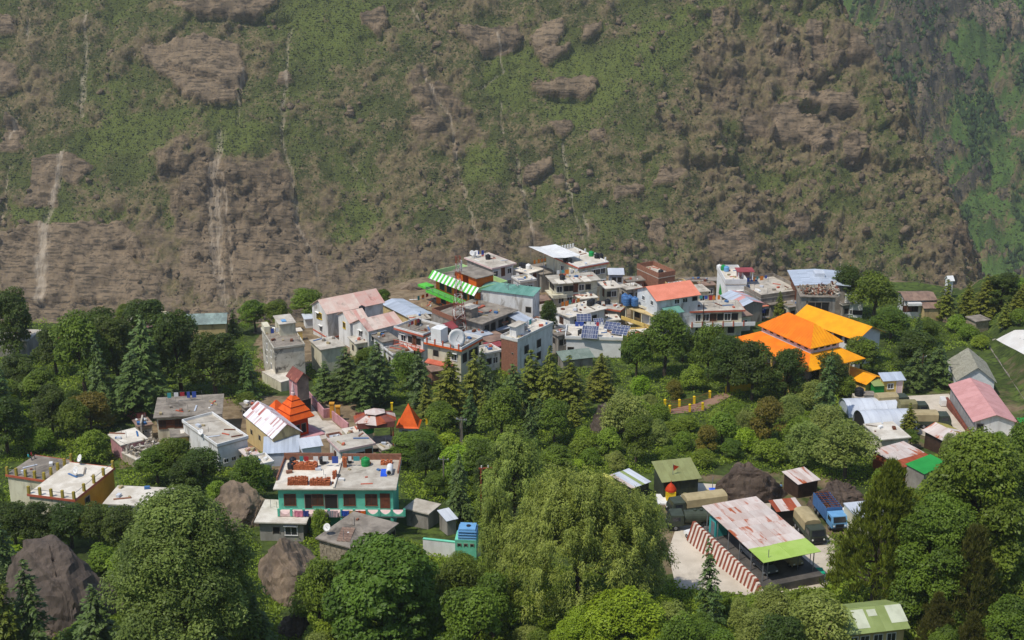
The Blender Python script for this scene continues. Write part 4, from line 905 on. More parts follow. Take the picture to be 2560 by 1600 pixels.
for k in range(ns):
    y0 = -.6+(Wo+1.2)*k/ns; y1 = -.6+(Wo+1.2)*(k+1)/ns-.01
    MB().mat(brightgreen if k % 2 else white_p).raw([(-1.7, y0, ho-.25), (-.36, y0, ho+1.25), (-.36, y1, ho+1.25), (-1.7, y1, ho-.25), (-1.74, y0, ho-.3), (-.40, y0, ho+1.2), (-.40, y1, ho+1.2), (-1.74, y1, ho-.3)], [(0, 1, 2, 3), (4, 7, 6, 5), (0, 3, 7, 4), (0, 4, 5, 1), (2, 6, 7, 3)]).obj('awning_strip', t)
MB().mat(orange_p).box(.6, 5.2, Wo*.1, Wo*.28, ho+.18, ho+2.7).obj('roof_room', t); MB().mat(orange_p).box(.4, 4.6, Wo*.40, Wo*.55, ho+.18, ho+2.6).obj('roof_room', t); MB().mat(concrete_d).box(.1, 5.6, Wo*.06, Wo*.6, ho+2.705, ho+2.85).obj('roof_room_slab', t)
H('teal', 'hall', 'hall', 'long white hall with a teal sheet roof right of the orange guest house', (1207, 712), (1197, 724), (1323, 748), 9.3, plaster_w, 'shed', teal_r, .5, nx=9, depth=4.6, over=.3, wins='f:k92/3.2;f:k20,k60/5.5x1.2x1.4')
H('creambig', 'house', 'house', 'big cream two-storey house with bare flat roof in the middle of the town', (1345, 693), (1383, 711), (1510, 712), 7.6, plaster_c, rm=concrete, wins='s:k25,k50,k75/1.5;s:w35,w75/4.3;f:w10,k26,k38,d48,w62,k78/1.5;f:w14,w34/4.2;f:k20,d45,k70/6.4x1.8x1.8', over=.7)
r = BLD['creambig']; t = r['root']; Lc, Wc, hc = r['L'], r['W'], r['h']
for k, (x0, x1) in enumerate(((.03, .20), (.22, .37), (.40, .56), (.62, .80))): MB().mat(concrete_w).box(Lc*x0, Lc*x1, -1.5-.3*(k % 2), Wc*.4, hc+.19+.03*k, hc+.33+.03*k).obj('roof_deck', t)
MB().mat(plaster_c).box(-.9, -.01, -.9, Wc+.2, hc-3.3, hc-3.1).obj('balcony_slab', t); MB().mat(plaster_c).box(-.8, Lc*.25, -1.0, -.01, hc-3.32, hc-2.5).obj('balcony_front', t)
H('creamwing', 'house', 'house', 'lower cream house with stepped roofs at the right end of the big cream house', (1494, 706), (1512, 724), (1555, 719), 5.2, plaster_c, rm=concrete_w, wins='f:k25,w60/1.4;s:d40/1.4', over=.6)
H('greyshed', 'shed', 'shed', 'small grey metal shed with pale roof behind the big cream house', (1522, 676), (1520, 687), (1561, 686), 3.2, metal_s, 'shed', metal_g, .5, nx=4, wins='f:k35,k75/1.4x.9x1.2')
H('roofless', 'house', 'house', 'unfinished brick house with open brick parapet and one black tank', (1602, 671), (1646, 697), (1684, 688), 4.6, brick_m, rm=concrete, par=1.2, parm=brick_m, over=.05)
H('stripshed', 'shed', 'shed', 'little shed with grey-green roof and pale red edge below the unfinished brick house', (1650, 690), (1650, 701), (1686, 700), 2.8, concrete_d, 'shed', metal_s, .4, trim=redtrim, wins='f:k30/1.5')
H('longback', 'house', 'house', 'long low dull house with flat roof behind the salmon-roofed house', (1690, 697), (1700, 706), (1800, 706), 3.2, plaster_t, rm=concrete_d, wins='f:k20,k50,k75/1.6')
H('salmonbase', 'house', 'house', 'beige house with stacked balconies under the salmon-roofed white storey', (1554, 764), (1642, 782), (1760, 762), 6.0, plaster_t, rm=concrete_w, wins='s:k18,k45,k75/1.9x1.6x1.6;s:k20,k60/4.6x2.2x1.7', over=.5, par=.25, parm=plaster_c)
r = BLD['salmonbase']; t = r['root']
for z in (-.35, -3.3): MB().mat(plaster_t).box(-2.0, -.01, -1.0, r['W']+.8, r['h']+z-.2, r['h']+z-.02).obj('balcony_slab', t)
for z in (-3.3,): MB().mat(plaster_y).box(-2.1, -1.95, -1.0, r['W']+.8, r['h']+z, r['h']+z+.75).obj('balcony_front', t)
for k in range(4): MB().mat(plaster_c).box(-1.95, -1.75, r['W']*k/3.2, r['W']*k/3.2+.2, r['h']-3.2, r['h']-.6).obj('balcony_post', t)
slabz = BLD['salmonbase']['z']
def onbase(P1, P0, P2, key, **k):
    p = on_z(*P0, slabz+k.pop('hh')); h = p.z-tz(p.x, p.y); H(key, P1=P1, P0=P0, P2=P2, h=h, base=-h+k.pop('up', 3), **k)
p = at(1641, 752, 0)
H('salmon', 'house', 'house', 'white house storey with a plain salmon pink gable roof', (1584, 721), (1641, 752), (1755, 736), 9.2, plaster_w, 'gx', salmon, 1.7, wins='s:w25,w68/1.3x1.0x.9;f:w48,w68,k92/1.0x1.1x.9', over=.5, nx=1, wallL=plaster_b)
slope(BLD['salmon']['root'], (1.0, -2.6, 6.6), (BLD['salmon']['L']*.42, 0, 0), (0, 2.5, .7), teal_r, 3, 1)
H('salmonwing', 'house', 'house', 'tan house with red-edged flat roof and row of dark windows right of the salmon-roofed house', (1756, 744), (1722, 781), (1832, 757), 5.6, plaster_c, rm=concrete, wins='f:w14,w30,b44,k58,w72,k86/1.4x1.3x1.5;f:k15,k35,w60,k80/4.3x1.3x1.5', over=.5, depth=7, trim=redtrim)
r = BLD['salmonwing']; t = r['root']
MB().mat(concrete_w).box(-.2, r['L']+2.5, -1.7, -.01, r['h']-3.05, r['h']-2.9).obj('balcony_slab', t)
MB().mat(white_p).box(-.2, r['L']+2.5, -1.75, -1.62, r['h']-2.9, r['h']-2.1).obj('balcony_front', t)
for k in range(6): MB().mat(redtrim).box(r['L']*k/5.-.12, r['L']*k/5.+.12, -1.86, -1.76, r['h']-3.0, r['h']-1.7).obj('balcony_post', t)
H('cornerwing', 'house', 'house', 'small flat-roofed white corner block with red edge just below the salmon roof', (1672, 767), (1697, 784), (1725, 775), 5.0, plaster_w, rm=concrete, wins='f:w30,w70/1.3;s:w50/1.3', over=.5, trim=redtrim)
H('paleblue', 'hall', 'hall', 'grey-walled hall with pale blue and pink sheet roof right of the salmon-roofed house', (1808, 737), (1855, 767), (1908, 756), 4.2, plaster_g, 'gy', [metal_s, metal_s, pink_r], .8, nx=6, over=.35)
H('whitestep', 'house', 'house', 'white house with tall sloping white side wall and tanks on top', (1774, 676), (1813, 712), (1868, 714), 6.2, white_p, rm=concrete_w, par=1.1, parm=white_p, over=.1, wins='f:w30,w70/2.2')
p = onroof('whitestep', 1845, 700); t = thing('roof_pavilion', 'little pavilion with crimson roof on the white sloping-walled house', 'pavilion', p, BLD['whitestep']['rz'])
for x in (0, 3.2):
    for y in (0, 2.6): MB().mat(white_p).box(x, x+.2, y, y+.2, 0, 1.9).obj('post', t)
MB().mat(maroon).box(-.3, 3.7, -.3, 3.1, 1.905, 2.05).obj('roof_slab', t); MB().mat(plaster_p).box(.21, 3.19, 2.6, 2.75, 0, 1.9).obj('back_wall', t)
a = at(1806, 738, 3.0); t = thing('green_canopy', 'bright green tarpaulin canopy between the white sloping wall and the pale blue roof', 'canopy', (a.x, a.y, a.z-3))
MB().mat(green_r).poly([(0, 0, 2.2), (3.6, 0.3, 2.6), (3.2, 4.5, 3.2), (0, 4, 5.2)]).poly([(0, 0, 2.17), (0, 4, 5.17), (3.2, 4.5, 3.17), (3.6, .3, 2.57)]).poly([(0, 0, 2.2), (0, 4, 5.2), (-.3, 4, 2.2)]).obj('tarp', t)
for x, y, z in ((0, 0, 2.2), (3.5, .3, 2.6), (0, 4, 5.1)): MB().mat(steel).tube((x, y, -.5), (x, y, z-.04), .05).obj('post', t)
H('greyterrace', 'house', 'house', 'long grey unplastered terrace house below the big silver roof', (1872, 703), (1902, 748), (1983, 722), 4.4, plaster_g, rm=concrete, wins='f:k20,k55,k80/2.2x1.2x1.5', par=.8, parm=concrete_d, over=.1)
H('silver', 'hall', 'hall', 'big hall under a wide silver corrugated roof at the right end of town', (1943, 676), (1987, 714), (2129, 724), 7.4, woodbrown, 'gy', metal_s, .35, nx=14, ny=3, over=.6, wallR=concrete_d)
r = BLD['silver']; MB().mat(metal_g).box(r['L']*.42, r['L']*.62, r['W']*.45, r['W']*.72, r['h']+.36, r['h']+1.25).obj('roof_vent', r['root'])
H('ruin', 'house', 'house', 'half-demolished grey building with rubble heaped on its broken roof', (1986, 716), (2000, 743), (2095, 745), 8.2, plaster_g, rm=concrete_d, wins='f:k40,k62/2.2x2.8x2.0;f:k20/1.2x.6x.4;f:k75,b90/6.0x1.6x1.8;s:k25,k55,k80/5.5x.8x1.4', over=.4, wallL=concrete_d)
def rubble(key, u0, u1, v0, v1, n, mats, name='rubble', s=(.25, .9)):
    r = BLD[key]; g = random.Random(5); b = MB()
    for k in range(n):
        b.mat(mats[g.randrange(len(mats))]); d = [g.uniform(*s) for _ in range(3)]; rot = Matrix.Rotation(g.random()*6, 3, (g.random()-.5, g.random()-.5, g.random()-.5))
        b.cbox((r['L']*g.uniform(u0, u1), r['W']*g.uniform(v0, v1), r['h']+.2+g.random()**2*.9), (d[0]*1.4, d[1]*.5, d[2]*.35), rot)
    o = b.obj(name, r['root']); tag(o, kind='stuff'); return o
rubble('ruin', .03, .97, .1, .95, 230, [concrete_d, concrete, stone_m, brick_m, woodbrown])
rubble('ruin', 1.0, 1.12, .1, .95, 60, [concrete_d, concrete, woodbrown], s=(.3, 1.4))
MB().mat(white_p).box(r['L']*.3, r['L']*.5, -.6, -.5, 2.9, 3.9).obj('sign_board', BLD['ruin']['root'])
H('whitebox', 'house', 'house', 'plain white box house right of the ruined building', (2117, 727), (2113, 738), (2158, 737), 5.2, white_p, rm=white_p, wins='f:w32/3.9x.9x1.0;f:k72/4.0x2.2x1.0', over=.05, par=.1)
H('brownroof', 'house', 'house', 'white house with long brown roofs and white eave at the far right edge of town', (2238, 728), (2262, 751), (2345, 750), 4.4, plaster_b, 'gx', brownroof, .7, wins='s:k30,k60/1.5x.7x1.3;f:k25,d10/2.2x2.4x1.4', over=.5, nx=6)
r = BLD['brownroof']; MB().mat(white_p).box(.2, r['L']*.5, -1.2, -.01, r['h']-1.1, r['h']-.5).obj('eave_board', r['root'])
H('brownroof2', 'house', 'house', 'grey-brown roofed lower house in front of the long brown roof, with tan gable', (2302, 748), (2309, 771), (2362, 767), 3.0, plaster_t, 'gx', brownroof, .9, nx=5, over=.3)
H('whitetop', 'house', 'house', 'tiny white house perched above the far right conifers', (2349, 697), (2372, 702), (2390, 704), 4.5, white_p, 'gx', white_p, .8, over=.3)
H('rockhut', 'house', 'house', 'grey stone hut with flat roof among the far right bushes', (2424, 792), (2440, 806), (2468, 797), 2.6, stone_m, rm=concrete_d, over=.3)
# ---- centre and left of the town
H('mill', 'house', 'house', 'dark flat-roofed house with shaded front below the teal hall', (1112, 776), (1206, 812), (1276, 772), 5.6, plaster_g, rm=concrete_d, wins='f:k15,k35,k60,k82/1.7x1.5x1.7;f:k25,k55,k80/4.2x1.5x1.7', over=.8)
r = BLD['mill']; t = r['root']
MB().mat(concrete_d).box(r['L']*.05, r['L']*.25, r['W']*.3, r['W']*.5, r['h']+.18, r['h']+2.2).obj('roof_room', t); MB().mat(concrete).box(0, r['L']*.3, r['W']*.27, r['W']*.55, r['h']+2.205, r['h']+2.35).obj('roof_room_slab', t)
MB().mat(redtrim).box(r['L']*.5, r['L']*.8, r['W']*.55, r['W']*.62, r['h']+.185, r['h']+.5).obj('roof_bench', t)
H('parapetbox', 'house', 'house', 'grey house with bare brick parapet left of the red lattice mast', (1087, 782), (1132, 806), (1190, 788), 5.4, plaster_g, rm=concrete_d, par=1.0, parm=brick_m, over=.1, wins='s:k50/2.0')
H('stripwhite', 'shed', 'shed', 'low building with white sheet roof between the two lattice masts', (1136, 794), (1200, 822), (1222, 815), 3.6, plaster_g, rm=white_p, wins='f:k50/1.4x1.5x1.8', over=.4)
H('dishhouse', 'house', 'house', 'cream house with orange-red roof edge and a big white dish on the roof', (1064, 856), (1154, 878), (1201, 848), 6.8, plaster_c, rm=concrete_d, wins='s:w20,k75/1.7;s:w55/4.6;s:k75/4.7x1.6x1.8;f:k20,k55,k80/2.0x1.4x1.8', over=.5, par=.55, parm=white_p, trim=redor_p)
r = BLD['dishhouse']; t = r['root']
MB().mat(white_p).box(r['L']*.05, r['L']*.42, r['W']*.62, r['W']*.92, r['h']+.18, r['h']+3.0).obj('stair_room', t)
for k in range(5): MB().mat(redtrim).box(-.62, -.38, r['W']*k/4.2, r['W']*k/4.2+.24, r['h']+.15, r['h']+1.25).obj('roof_post', t)
MB().mat(redtrim).raw([(-1.2, r['W']*.2, 3.3), (-.01, r['W']*.2, 3.7), (-.01, r['W']*1.0, 3.7), (-1.2, r['W']*1.0, 3.3), (-1.2, r['W']*.2, 3.15), (-.01, r['W']*.2, 3.5), (-.01, r['W']*1.0, 3.5), (-1.2, r['W']*1.0, 3.15)], [(0, 1, 2, 3), (4, 7, 6, 5), (0, 3, 7, 4), (0, 4, 5, 1), (2, 6, 7, 3)]).obj('canopy', t)
dish(onroof('dishhouse', 1139, 866), 'big white dish aerial standing on the orange-edged roof', 1.75, .45, .3, .5)
H('balcony', 'house', 'house', 'white house with red-railed balconies between the school and the dish roof house', (990, 820), (1058, 842), (1108, 818), 6.6, plaster_w, rm=concrete_d, wins='s:k18,d35,k50,w78/1.6;s:k18,d35,w78/4.5', over=.6, par=.4, parm=white_p, trim=redtrim)
r = BLD['balcony']; t = r['root']; MB().mat(redtrim).box(-1.1, -.01, -.5, r['W']+.5, r['h']-3.15, r['h']-2.95).obj('balcony_slab', t)
for k in range(7): MB().mat(redtrim).box(-1.05, -.97, r['W']*k/6.-.04, r['W']*k/6.+.04, r['h']-2.94, r['h']-2.1).obj('railing_post', t)
MB().mat(redtrim).box(-1.06, -.96, -.4, r['W']+.4, r['h']-2.1, r['h']-2.02).obj('railing_bar', t)
H('maroonroof', 'shed', 'shed', 'small shed with maroon roof behind the dish roof house', (1072, 822), (1092, 836), (1124, 812), 4.6, plaster_g, 'gx', maroon, .8, nx=3, over=.3)
# school: one building of three stepped wings
H('school', 'school', 'school', 'white three-winged school with stained pink roofs at the left of town', (793, 771), (816, 785), (872, 773), 6.0, plaster_w, 'gx', [pinkwhite, pinkfade], 2.0, wins='s:y62,w62/1.7;s:y45/1.5;s:w45/4.3', nx=5, over=.35, depth=7.6, length=14)
sc = BLD['school']['root']
for k, a in enumerate((((844, 792), (873, 808), (925, 800), 5.6), ((894, 815), (920, 828), (1007, 806), 6.0))):
    H('school%d' % k, 'wing', '', '', a[0], a[1], a[2], a[3], plaster_w, 'gx', [pinkwhite, pinkfade], 1.5, wins=('s:y50/1.5;f:p50/1.5' if k == 0 else 's:w50/1.5;s:w50/4.3;f:w16,w42/1.6;f:w40,k60/4.3'), nx=6, over=.35, root=sc, part='wing', depth=6.6)
MB().mat(redtrim).box(-.06, BLD['school']['L'], -.06, -.005, .3, .6).obj('plinth_band', sc); MB().mat(redtrim).box(-.06, -.005, 0, BLD['school']['W'], .3, .6).obj('plinth_band', sc)
H('blueroof', 'hall', 'hall', 'hall with wide plain pale blue-grey sheet roof behind the school', (947, 759), (1026, 797), (1085, 785), 3.6, plaster_t, 'gy', metal_s, .5, nx=12, over=.4, wins='f:k30,k70/1.6')
H('yardplat', 'terrace', 'terrace', 'bare earth terrace with low wall below the orange guest house', (1020, 752), (1092, 783), (1150, 762), 2.6, plaster_g, rm=dirt, over=.05, wins='')
H('weathered', 'house', 'house', 'weathered grey-white concrete house with stained walls at the left end of town', (642, 826), (684, 876), (764, 868), 7.0, M('stained_concrete_wall', (206, 200, 184), (182, 174, 156), .7, .9, .2, (92, 88, 82), .55, (.52, .66)), rm=concrete_d, wins='s:w25,w60/1.8x.8x1.2;s:w30,w65/4.6x.8x1.2', par=.35, over=.15)
r = BLD['weathered']; t = r['root']
MB().mat(plaster_c).box(r['L']*.45, r['L']*.98, r['W']*.55, r['W']*.95, r['h']+.18, r['h']+2.6).obj('roof_room', t); MB().mat(concrete).box(r['L']*.40, r['L']*1.0, r['W']*.52, r['W']*.98, r['h']+2.605, r['h']+2.75).obj('roof_room_slab', t); MB().mat(lblue_p).box(r['L']*.55, r['L']*.7, r['W']*.6, r['W']*.7, r['h']+2.755, r['h']+2.95).obj('tank_base', t)
MB().mat(plaster_c).box(r['L']*.0, r['L']*.2, r['W']*.75, r['W']*1.0, r['h']+.18, r['h']+1.6).obj('roof_room', t)
H('creamlow', 'house', 'house', 'plain cream house with grey-patched flat roof in front of the school', (766, 853), (801, 877), (866, 868), 5.2, plaster_c, rm=concrete, over=.3)
H('gate', 'gatehouse', 'gatehouse', 'pink gatehouse with dark red gable roof above the stepped orange temple', (709, 937), (739, 954), (782, 945), 6.4, plaster_p, 'gy', redbrown, 1.2, nx=5, over=.5, wallR=concrete_d, wins='f:k50/5.2x2.6x2.4')
H('creamstep', 'terrace', 'terrace', 'pale concrete ramp house below the weathered grey-white house', (690, 925), (702, 958), (740, 938), 1.7, plaster_c, rm=concrete_w, over=.02)
H('brickrow', 'house', 'house', 'small brick house with grey roof below the dish roof house', (1064, 917), (1078, 932), (1112, 926), 2.8, brick_m, rm=brownroof, over=.3)
# ---- market side
H('bricktower', 'house', 'house', 'tall narrow house with bare brick front left of the lone round tree', (1262, 842), (1294, 856), (1342, 806), 7.0, plaster_w, rm=concrete_w, wallL=brick_m, par=.5, over=.1, wins='s:k30/2.6x.3x.3;f:k25,k60/2.4x1.3x1.6;f:k25,k60/5.0x1.3x1.6')
r = BLD['bricktower']; t = r['root']; MB().mat(white_p).box(r['L']*.12, r['L']*.35, r['W']*.35, r['W']*.75, r['h']+.18, r['h']+2.4).obj('roof_room', t); MB().mat(concrete).box(r['L']*.08, r['L']*.39, r['W']*.3, r['W']*.8, r['h']+2.405, r['h']+2.5).obj('roof_room_slab', t)
H('greyroofed', 'shed', 'shed', 'open grey sheet roof beside the grey lattice mast', (1290, 788), (1308, 812), (1330, 800), 4.8, plaster_g, 'shed', metal_s, .4, nx=4, over=.3, wins='f:k50/1.2x1.2x1.3')
H('greyroofed2', 'shed', 'shed', 'low grey roofed shop below the grey sheet roof by the mast', (1300, 806), (1316, 822), (1344, 806), 3.6, plaster_g, 'shed', metal_g, .3, nx=4, over=.3, wins='f:k50/1.4x1.5x1.5')
H('shophouse', 'house', 'house', 'white house with cluttered flat roof and balcony right of the lone round tree', (1396, 772), (1424, 796), (1492, 764), 5.6, plaster_w, rm=concrete_w, wins='s:b50/1.4;f:k20,w45,k70/1.5;s:k30,k70/4.3x1.2x1.8;f:k20,k50/4.3x1.2x1.8', over=.5)
r = BLD['shophouse']; MB().mat(white_p).box(-1.3, -.01, -1.0, r['W'], r['h']-3.1, r['h']-2.2).obj('balcony_front', r['root'])
H('shutter', 'house', 'house', 'grey house with red shutter window and tan roof left of the blue tanks', (1496, 754), (1487, 769), (1544, 783), 4.8, plaster_g, rm=concrete, wins='f:b30/1.6x1.7x1.7;f:k85/1.6x.8x1.6;f:k30,k70/4.2x1.5x1.6', over=.35, trim=redtrim)
H('solar', 'house', 'house', 'white house with tilted solar panels on its roof', (1424, 818), (1412, 848), (1556, 848), 3.8, white_p, rm=concrete_w, over=.3, wins='f:k8/2.4', par=.5, parm=white_p)
for k, (x, y, w, d) in enumerate(((1452, 845, 2, 3.2), (1468, 846, 2, 3.2), (1508, 822, 3.2, 2), (1528, 834, 3.2, 2), (1442, 804, 3, 2), (1487, 812, 2, 1.6), (1548, 826, 2, 1.4))):
    p = onroof('solar', x, y+4, .0); t = thing('solar_panel', ['left', 'right'][k] + '-hand panel of the steep pair on the white solar roof' if k < 2 else ['upper', 'lower', 'back left', 'small middle', 'rightmost small'][k-2]+' solar panel on the white house roof', 'solar panel', p, BLD['solar']['rz']+(-.1, -.1, -.3, -.3, .1, .3, -.3)[k], 'solar panels on the white roof')
    q = frame3((0, 0, .35), (w, 0, 0), (0, d*.84, d*.54)); b = MB().mat(pv).box(0, w, 0, d, 0, .05); link('panel', b.mesh('panel'), t, mw=q)
    g = MB().mat(white_p)
    for i in range(5): g.box(w*i/4-.015, w*i/4+.015, 0, d, .052, .06)
    for i in range(4): g.box(0, w, d*i/3-.015, d*i/3+.015, .061, .066)
    link('cell_grid', g.mesh('cell_grid'), t, mw=q)
    for x2 in (.1, w-.1): MB().mat(steel).tube((x2, d*.8, -.05), (x2, d*.8, .3+d*.5), .04).obj('leg', t)
H('belowsolar', 'shed', 'shed', 'green-grey sheet roof among trees below the solar panel house', (1385, 886), (1405, 902), (1490, 896), 2.0, plaster_g, 'shed', M('grey_green_sheet', (128, 140, 128), (108, 122, 110), .6), .5, nx=5)
# ---- left edge
H('leftflat', 'house', 'house', 'long grey flat-roofed house at the far left edge with one black tank', (0, 822), (-30, 850), (62, 858), 3.6, plaster_g, rm=concrete, over=.2)
H('greentanks', 'house', 'house', 'flat-roofed house with two green tanks behind the left oaks', (341, 783), (324, 806), (402, 808), 5.0, plaster_p, rm=concrete_w, over=.3, par=.3, parm=plaster_c, wins='f:k30,k70/1.6')
H('tealtrees', 'house', 'house', 'yellow house with faded teal roof behind the left oaks', (440, 789), (452, 812), (560, 818), 4.0, plaster_t, 'gx', M('faded_teal_sheet', (146, 164, 154), (116, 128, 122), .5), 1.2, nx=8, over=.4)
H('redhut', 'shed', 'shed', 'small hut with rusty red roof beside the left oaks', (128, 848), (114, 862), (160, 856), 3.0, concrete_d, 'shed', redbrown, 1.2, nx=4, over=.3)
H('paddock', 'shed', 'shed', 'small white shed on the grass behind the school trees', (762, 786), (760, 800), (786, 796), 2.0, white_p, rm=metal_g)
H('yellowhut', 'shed', 'shed', 'small yellow hut between the weathered house and the school', (738, 822), (742, 830), (757, 828), 2.0, plaster_y, rm=concrete_w, over=.1)

# ================================================================== orange hall (right)
H('saff', 'temple_hall', 'temple', 'large hall with two-tier orange and yellow hip roof among the right trees', (1884, 814), (2027, 871), (2114, 855), 9.0, M('pale_pink_band', (226, 204, 196), (212, 188, 180), .8), 'hip', [saff, yell_r], 3.0, over=.55)  # side slopes orange, front and back slopes yellow
r = BLD['saff']; Ls, Ws, hs = r['L'], r['W'], r['h']; t = r['root']
def skirt(t, L, Wd, z, o, drop, ms):
    a = [(-.1, -.1, z), (L+.1, -.1, z), (L+.1, Wd+.1, z), (-.1, Wd+.1, z)]; b = [(-o, -o, z-drop), (L+o, -o, z-drop), (L+o, Wd+o, z-drop), (-o, Wd+o, z-drop)]
    for i in range(4):
        j = (i+1) % 4; m = MB().mat(ms[0] if i in (3, 1) else ms[1]); q = [Vector(b[i]), Vector(b[j]), Vector(a[j]), Vector(a[i])]; d = Vector((0, 0, -.14)); m.poly(q); m.poly([v+d for v in q][::-1]); m.poly([q[0]+d, q[1]+d, q[1], q[0]]); m.obj('roof_skirt', t)
skirt(t, Ls, Ws, hs-1.25, 3.5, 1.7, [saff, yell_r])
def seams(t, L, Wd, z, o, rise, half, m, step=.62):
    b = MB().mat(m)
    for ax, Le in ((0, L+2*o), (1, Wd+2*o)):
        n_ = int(Le/step)
        for i in range(1, n_):
            q = Le*i/n_; run = min(q, Le-q, half); e = .03
            for s in (0, 1):
                if ax == 0: a, c = Vector((-o+q, -o if not s else Wd+o, z+.02)), Vector((-o+q, (-o+run) if not s else Wd+o-run, z+rise*run/half+.02)); w = Vector((e, 0, 0))
                else: a, c = Vector((-o if not s else L+o, -o+q, z+.02)), Vector(((-o+run) if not s else L+o-run, -o+q, z+rise*run/half+.02)); w = Vector((0, e, 0))
                u = Vector((0, 0, .05)); b.raw([a-w, a+w, c+w, c-w, a-w+u, a+w+u, c+w+u, c-w+u], [(4, 5, 6, 7), (0, 1, 5, 4), (1, 2, 6, 5), (2, 3, 7, 6), (3, 0, 4, 7)])
    return tag(b.obj('roof_seams', t), kind='stuff')
seams(t, Ls, Ws, hs-.05, .55, 3.05, min(Ls, Ws)/2+.55, saff)
for k in range(7): MB().mat(dark).box(-.05, -.003, Ws*(.06+.14*k), Ws*(.06+.14*k)+.9, hs-.75, hs-.35).obj('vent', t)
for k in range(4): MB().mat(dark).box(Ls*(.1+.22*k), Ls*(.1+.22*k)+.9, -.05, -.003, hs-.75, hs-.35).obj('vent', t)
for i in range(9):
    for (x, y) in ((-3.0, Ws*i/8.), (Ls*i/8., -3.0)): MB().mat(plaster_y).box(x-.18, x+.18, y-.18, y+.18, -3, hs-2.9).obj('pillar', t)
H('saffwing', 'hall', 'hall', 'white hall with yellow roof behind the orange hip-roofed hall', (2035, 813), (2143, 849), (2183, 838), 6.4, white_p, 'gy', yell_r, 1.7, over=.8, depth=17, length=8.5, wins='s:k12,k30,k48/1.2x2.0x1.5', nx=1)
H('saffwing2', 'hall', 'hall', 'lower hall with orange-yellow roof at the near right of the orange hip-roofed hall', (2086, 914), (2166, 961), (2196, 939), 2.2, plaster_y, 'gy', yell_r, .8, over=.5)

# ================================================================== temple quarter (left of centre)
H('temple', 'temple', 'temple', 'small square temple with stepped red-orange pyramid roof and pale spire', (690, 1036), (730, 1051), (776, 1042), 3.4, redor_w, 'hip', redor_p, .6, over=.12, wins='s:k30,k70/2.0x.8x1.6;f:k30,k70/2.0x.8x1.6')
r = BLD['temple']; t = r['root']; a = (r['L']+r['W'])/2; cx, cy = r['L']/2, r['W']/2
for o in [c for c in t.children if c.name.startswith('roof_slope')]: bpy.data.objects.remove(o)
def frustum(z0, z1, r0, r1, m, nm):
    V = [(cx+x*q, cy+y*q, z) for z, q in ((z0, r0), (z1, r1)) for x, y in ((-1, -1), (1, -1), (1, 1), (-1, 1))]
    MB().mat(m).raw(V, [(0, 1, 5, 4), (1, 2, 6, 5), (2, 3, 7, 6), (3, 0, 4, 7), (4, 5, 6, 7), (0, 3, 2, 1)]).obj(nm, t)
z = 3.35; w0 = a/2+.75
for k, (dz, w1, lip) in enumerate(((1.05, .74, .10), (1.0, .50, .10), (.9, .27, .10), (.75, .07, .0))):
    frustum(z, z+dz, w0*[1, .80, .56, .33][k], w0*w1, redor_p, 'roof_tier'); MB().mat(redor_w).box(cx-w0*[1, .80, .56, .33][k]-.02, cx+w0*[1, .80, .56, .33][k]+.02, cy-w0*[1, .80, .56, .33][k]-.02, cy+w0*[1, .80, .56, .33][k]+.02, z-.16, z-.004).obj('tier_edge', t); z += dz
MB().mat(pinkw).lathe([(.34, z-.1), (.36, z+.3), (.2, z+.5), (.30, z+.75), (.1, z+1.9), (.02, z+2.3)], 10, (cx, cy, 0)).obj('spire', t)
MB().mat(plaster_p).box(-.9, r['L']+2.2, -1.6, r['W']+.9, -1.4, .12).obj('plinth', t)
H('templehall', 'shrine', 'shrine', 'low shrine with plain red-orange pyramid roof attached left of the stepped temple', (661, 1030), (687, 1044), (722, 1026), 2.8, redor_w, 'hip', redor_p, 2.2, over=.4)
H('barn', 'hall', 'hall', 'tan hall with streaky white and rust corrugated roof in front of the temple', (577, 1043), (680, 1096), (763, 1083), 4.0, plaster_t, 'gy', rustmix2, 1.7, nx=18, ny=2, over=.35, wins='s:k15/1.6;s:k50/2.2x.6x.8;s:k80/2.4x.6x.8')
H('flatlong', 'house', 'house', 'wide flat grey roof with pale blue-white parapet beside the tan hall', (470, 1054), (543, 1120), (618, 1096), 4.0, plaster_w, rm=concrete, over=.15, par=.45, parm=white_p, wins='f:w25,w50,w75/2.6x.7x.6')
H('terrhouse', 'house', 'house', 'beige house with brown doors and laundry on its roof, left of the wide grey roof', (394, 1012), (383, 1047), (556, 1034), 4.2, plaster_c, rm=concrete_d, wins='f:b9,d21,b34/1.3x1.2x1.4', over=.5, depth=9)
r = BLD['terrhouse']; t = r['root']
for k in range(8): MB().mat(concrete).box(-2.4+.0, -1.0, -.5+.28*k, -.22+.28*k, -1, .4+.36*k).obj('stair_step', t)
MB().mat(concrete).box(-2.7, -2.45, -.6, 3.0, -1, 3.6).obj('stair_wall', t)
H('yellowlow', 'house', 'house', 'small yellow house with dark flat roof below the beige house', (407, 1079), (426, 1097), (485, 1098), 2.8, plaster_y, rm=concrete_d, over=.4, wins='s:k50/1.5;f:k75/1.6')
BL = BLD['yellowlow']; MB().mat(concrete_w).box(BL['L']*.42, BL['L']*.62, BL['W']*.3, BL['W']*.9, BL['h']+.19, BL['h']+.24).obj('roof_patch', BL['root'])
H('whitelow', 'house', 'house', 'low house with broad whitish roof at the left of the yellow house', (265, 1089), (302, 1116), (372, 1100), 2.6, plaster_p, rm=concrete_w, over=.3)
H('brokenlow', 'house', 'house', 'broken-walled low ruin with pale rubble below the broad whitish roof', (312, 1130), (340, 1152), (410, 1122), 1.4, stone_m, rm=concrete_w, over=.05); rubble('brokenlow', .05, 1., .0, 1., 120, [concrete_w, concrete, stone_m, concrete_d])
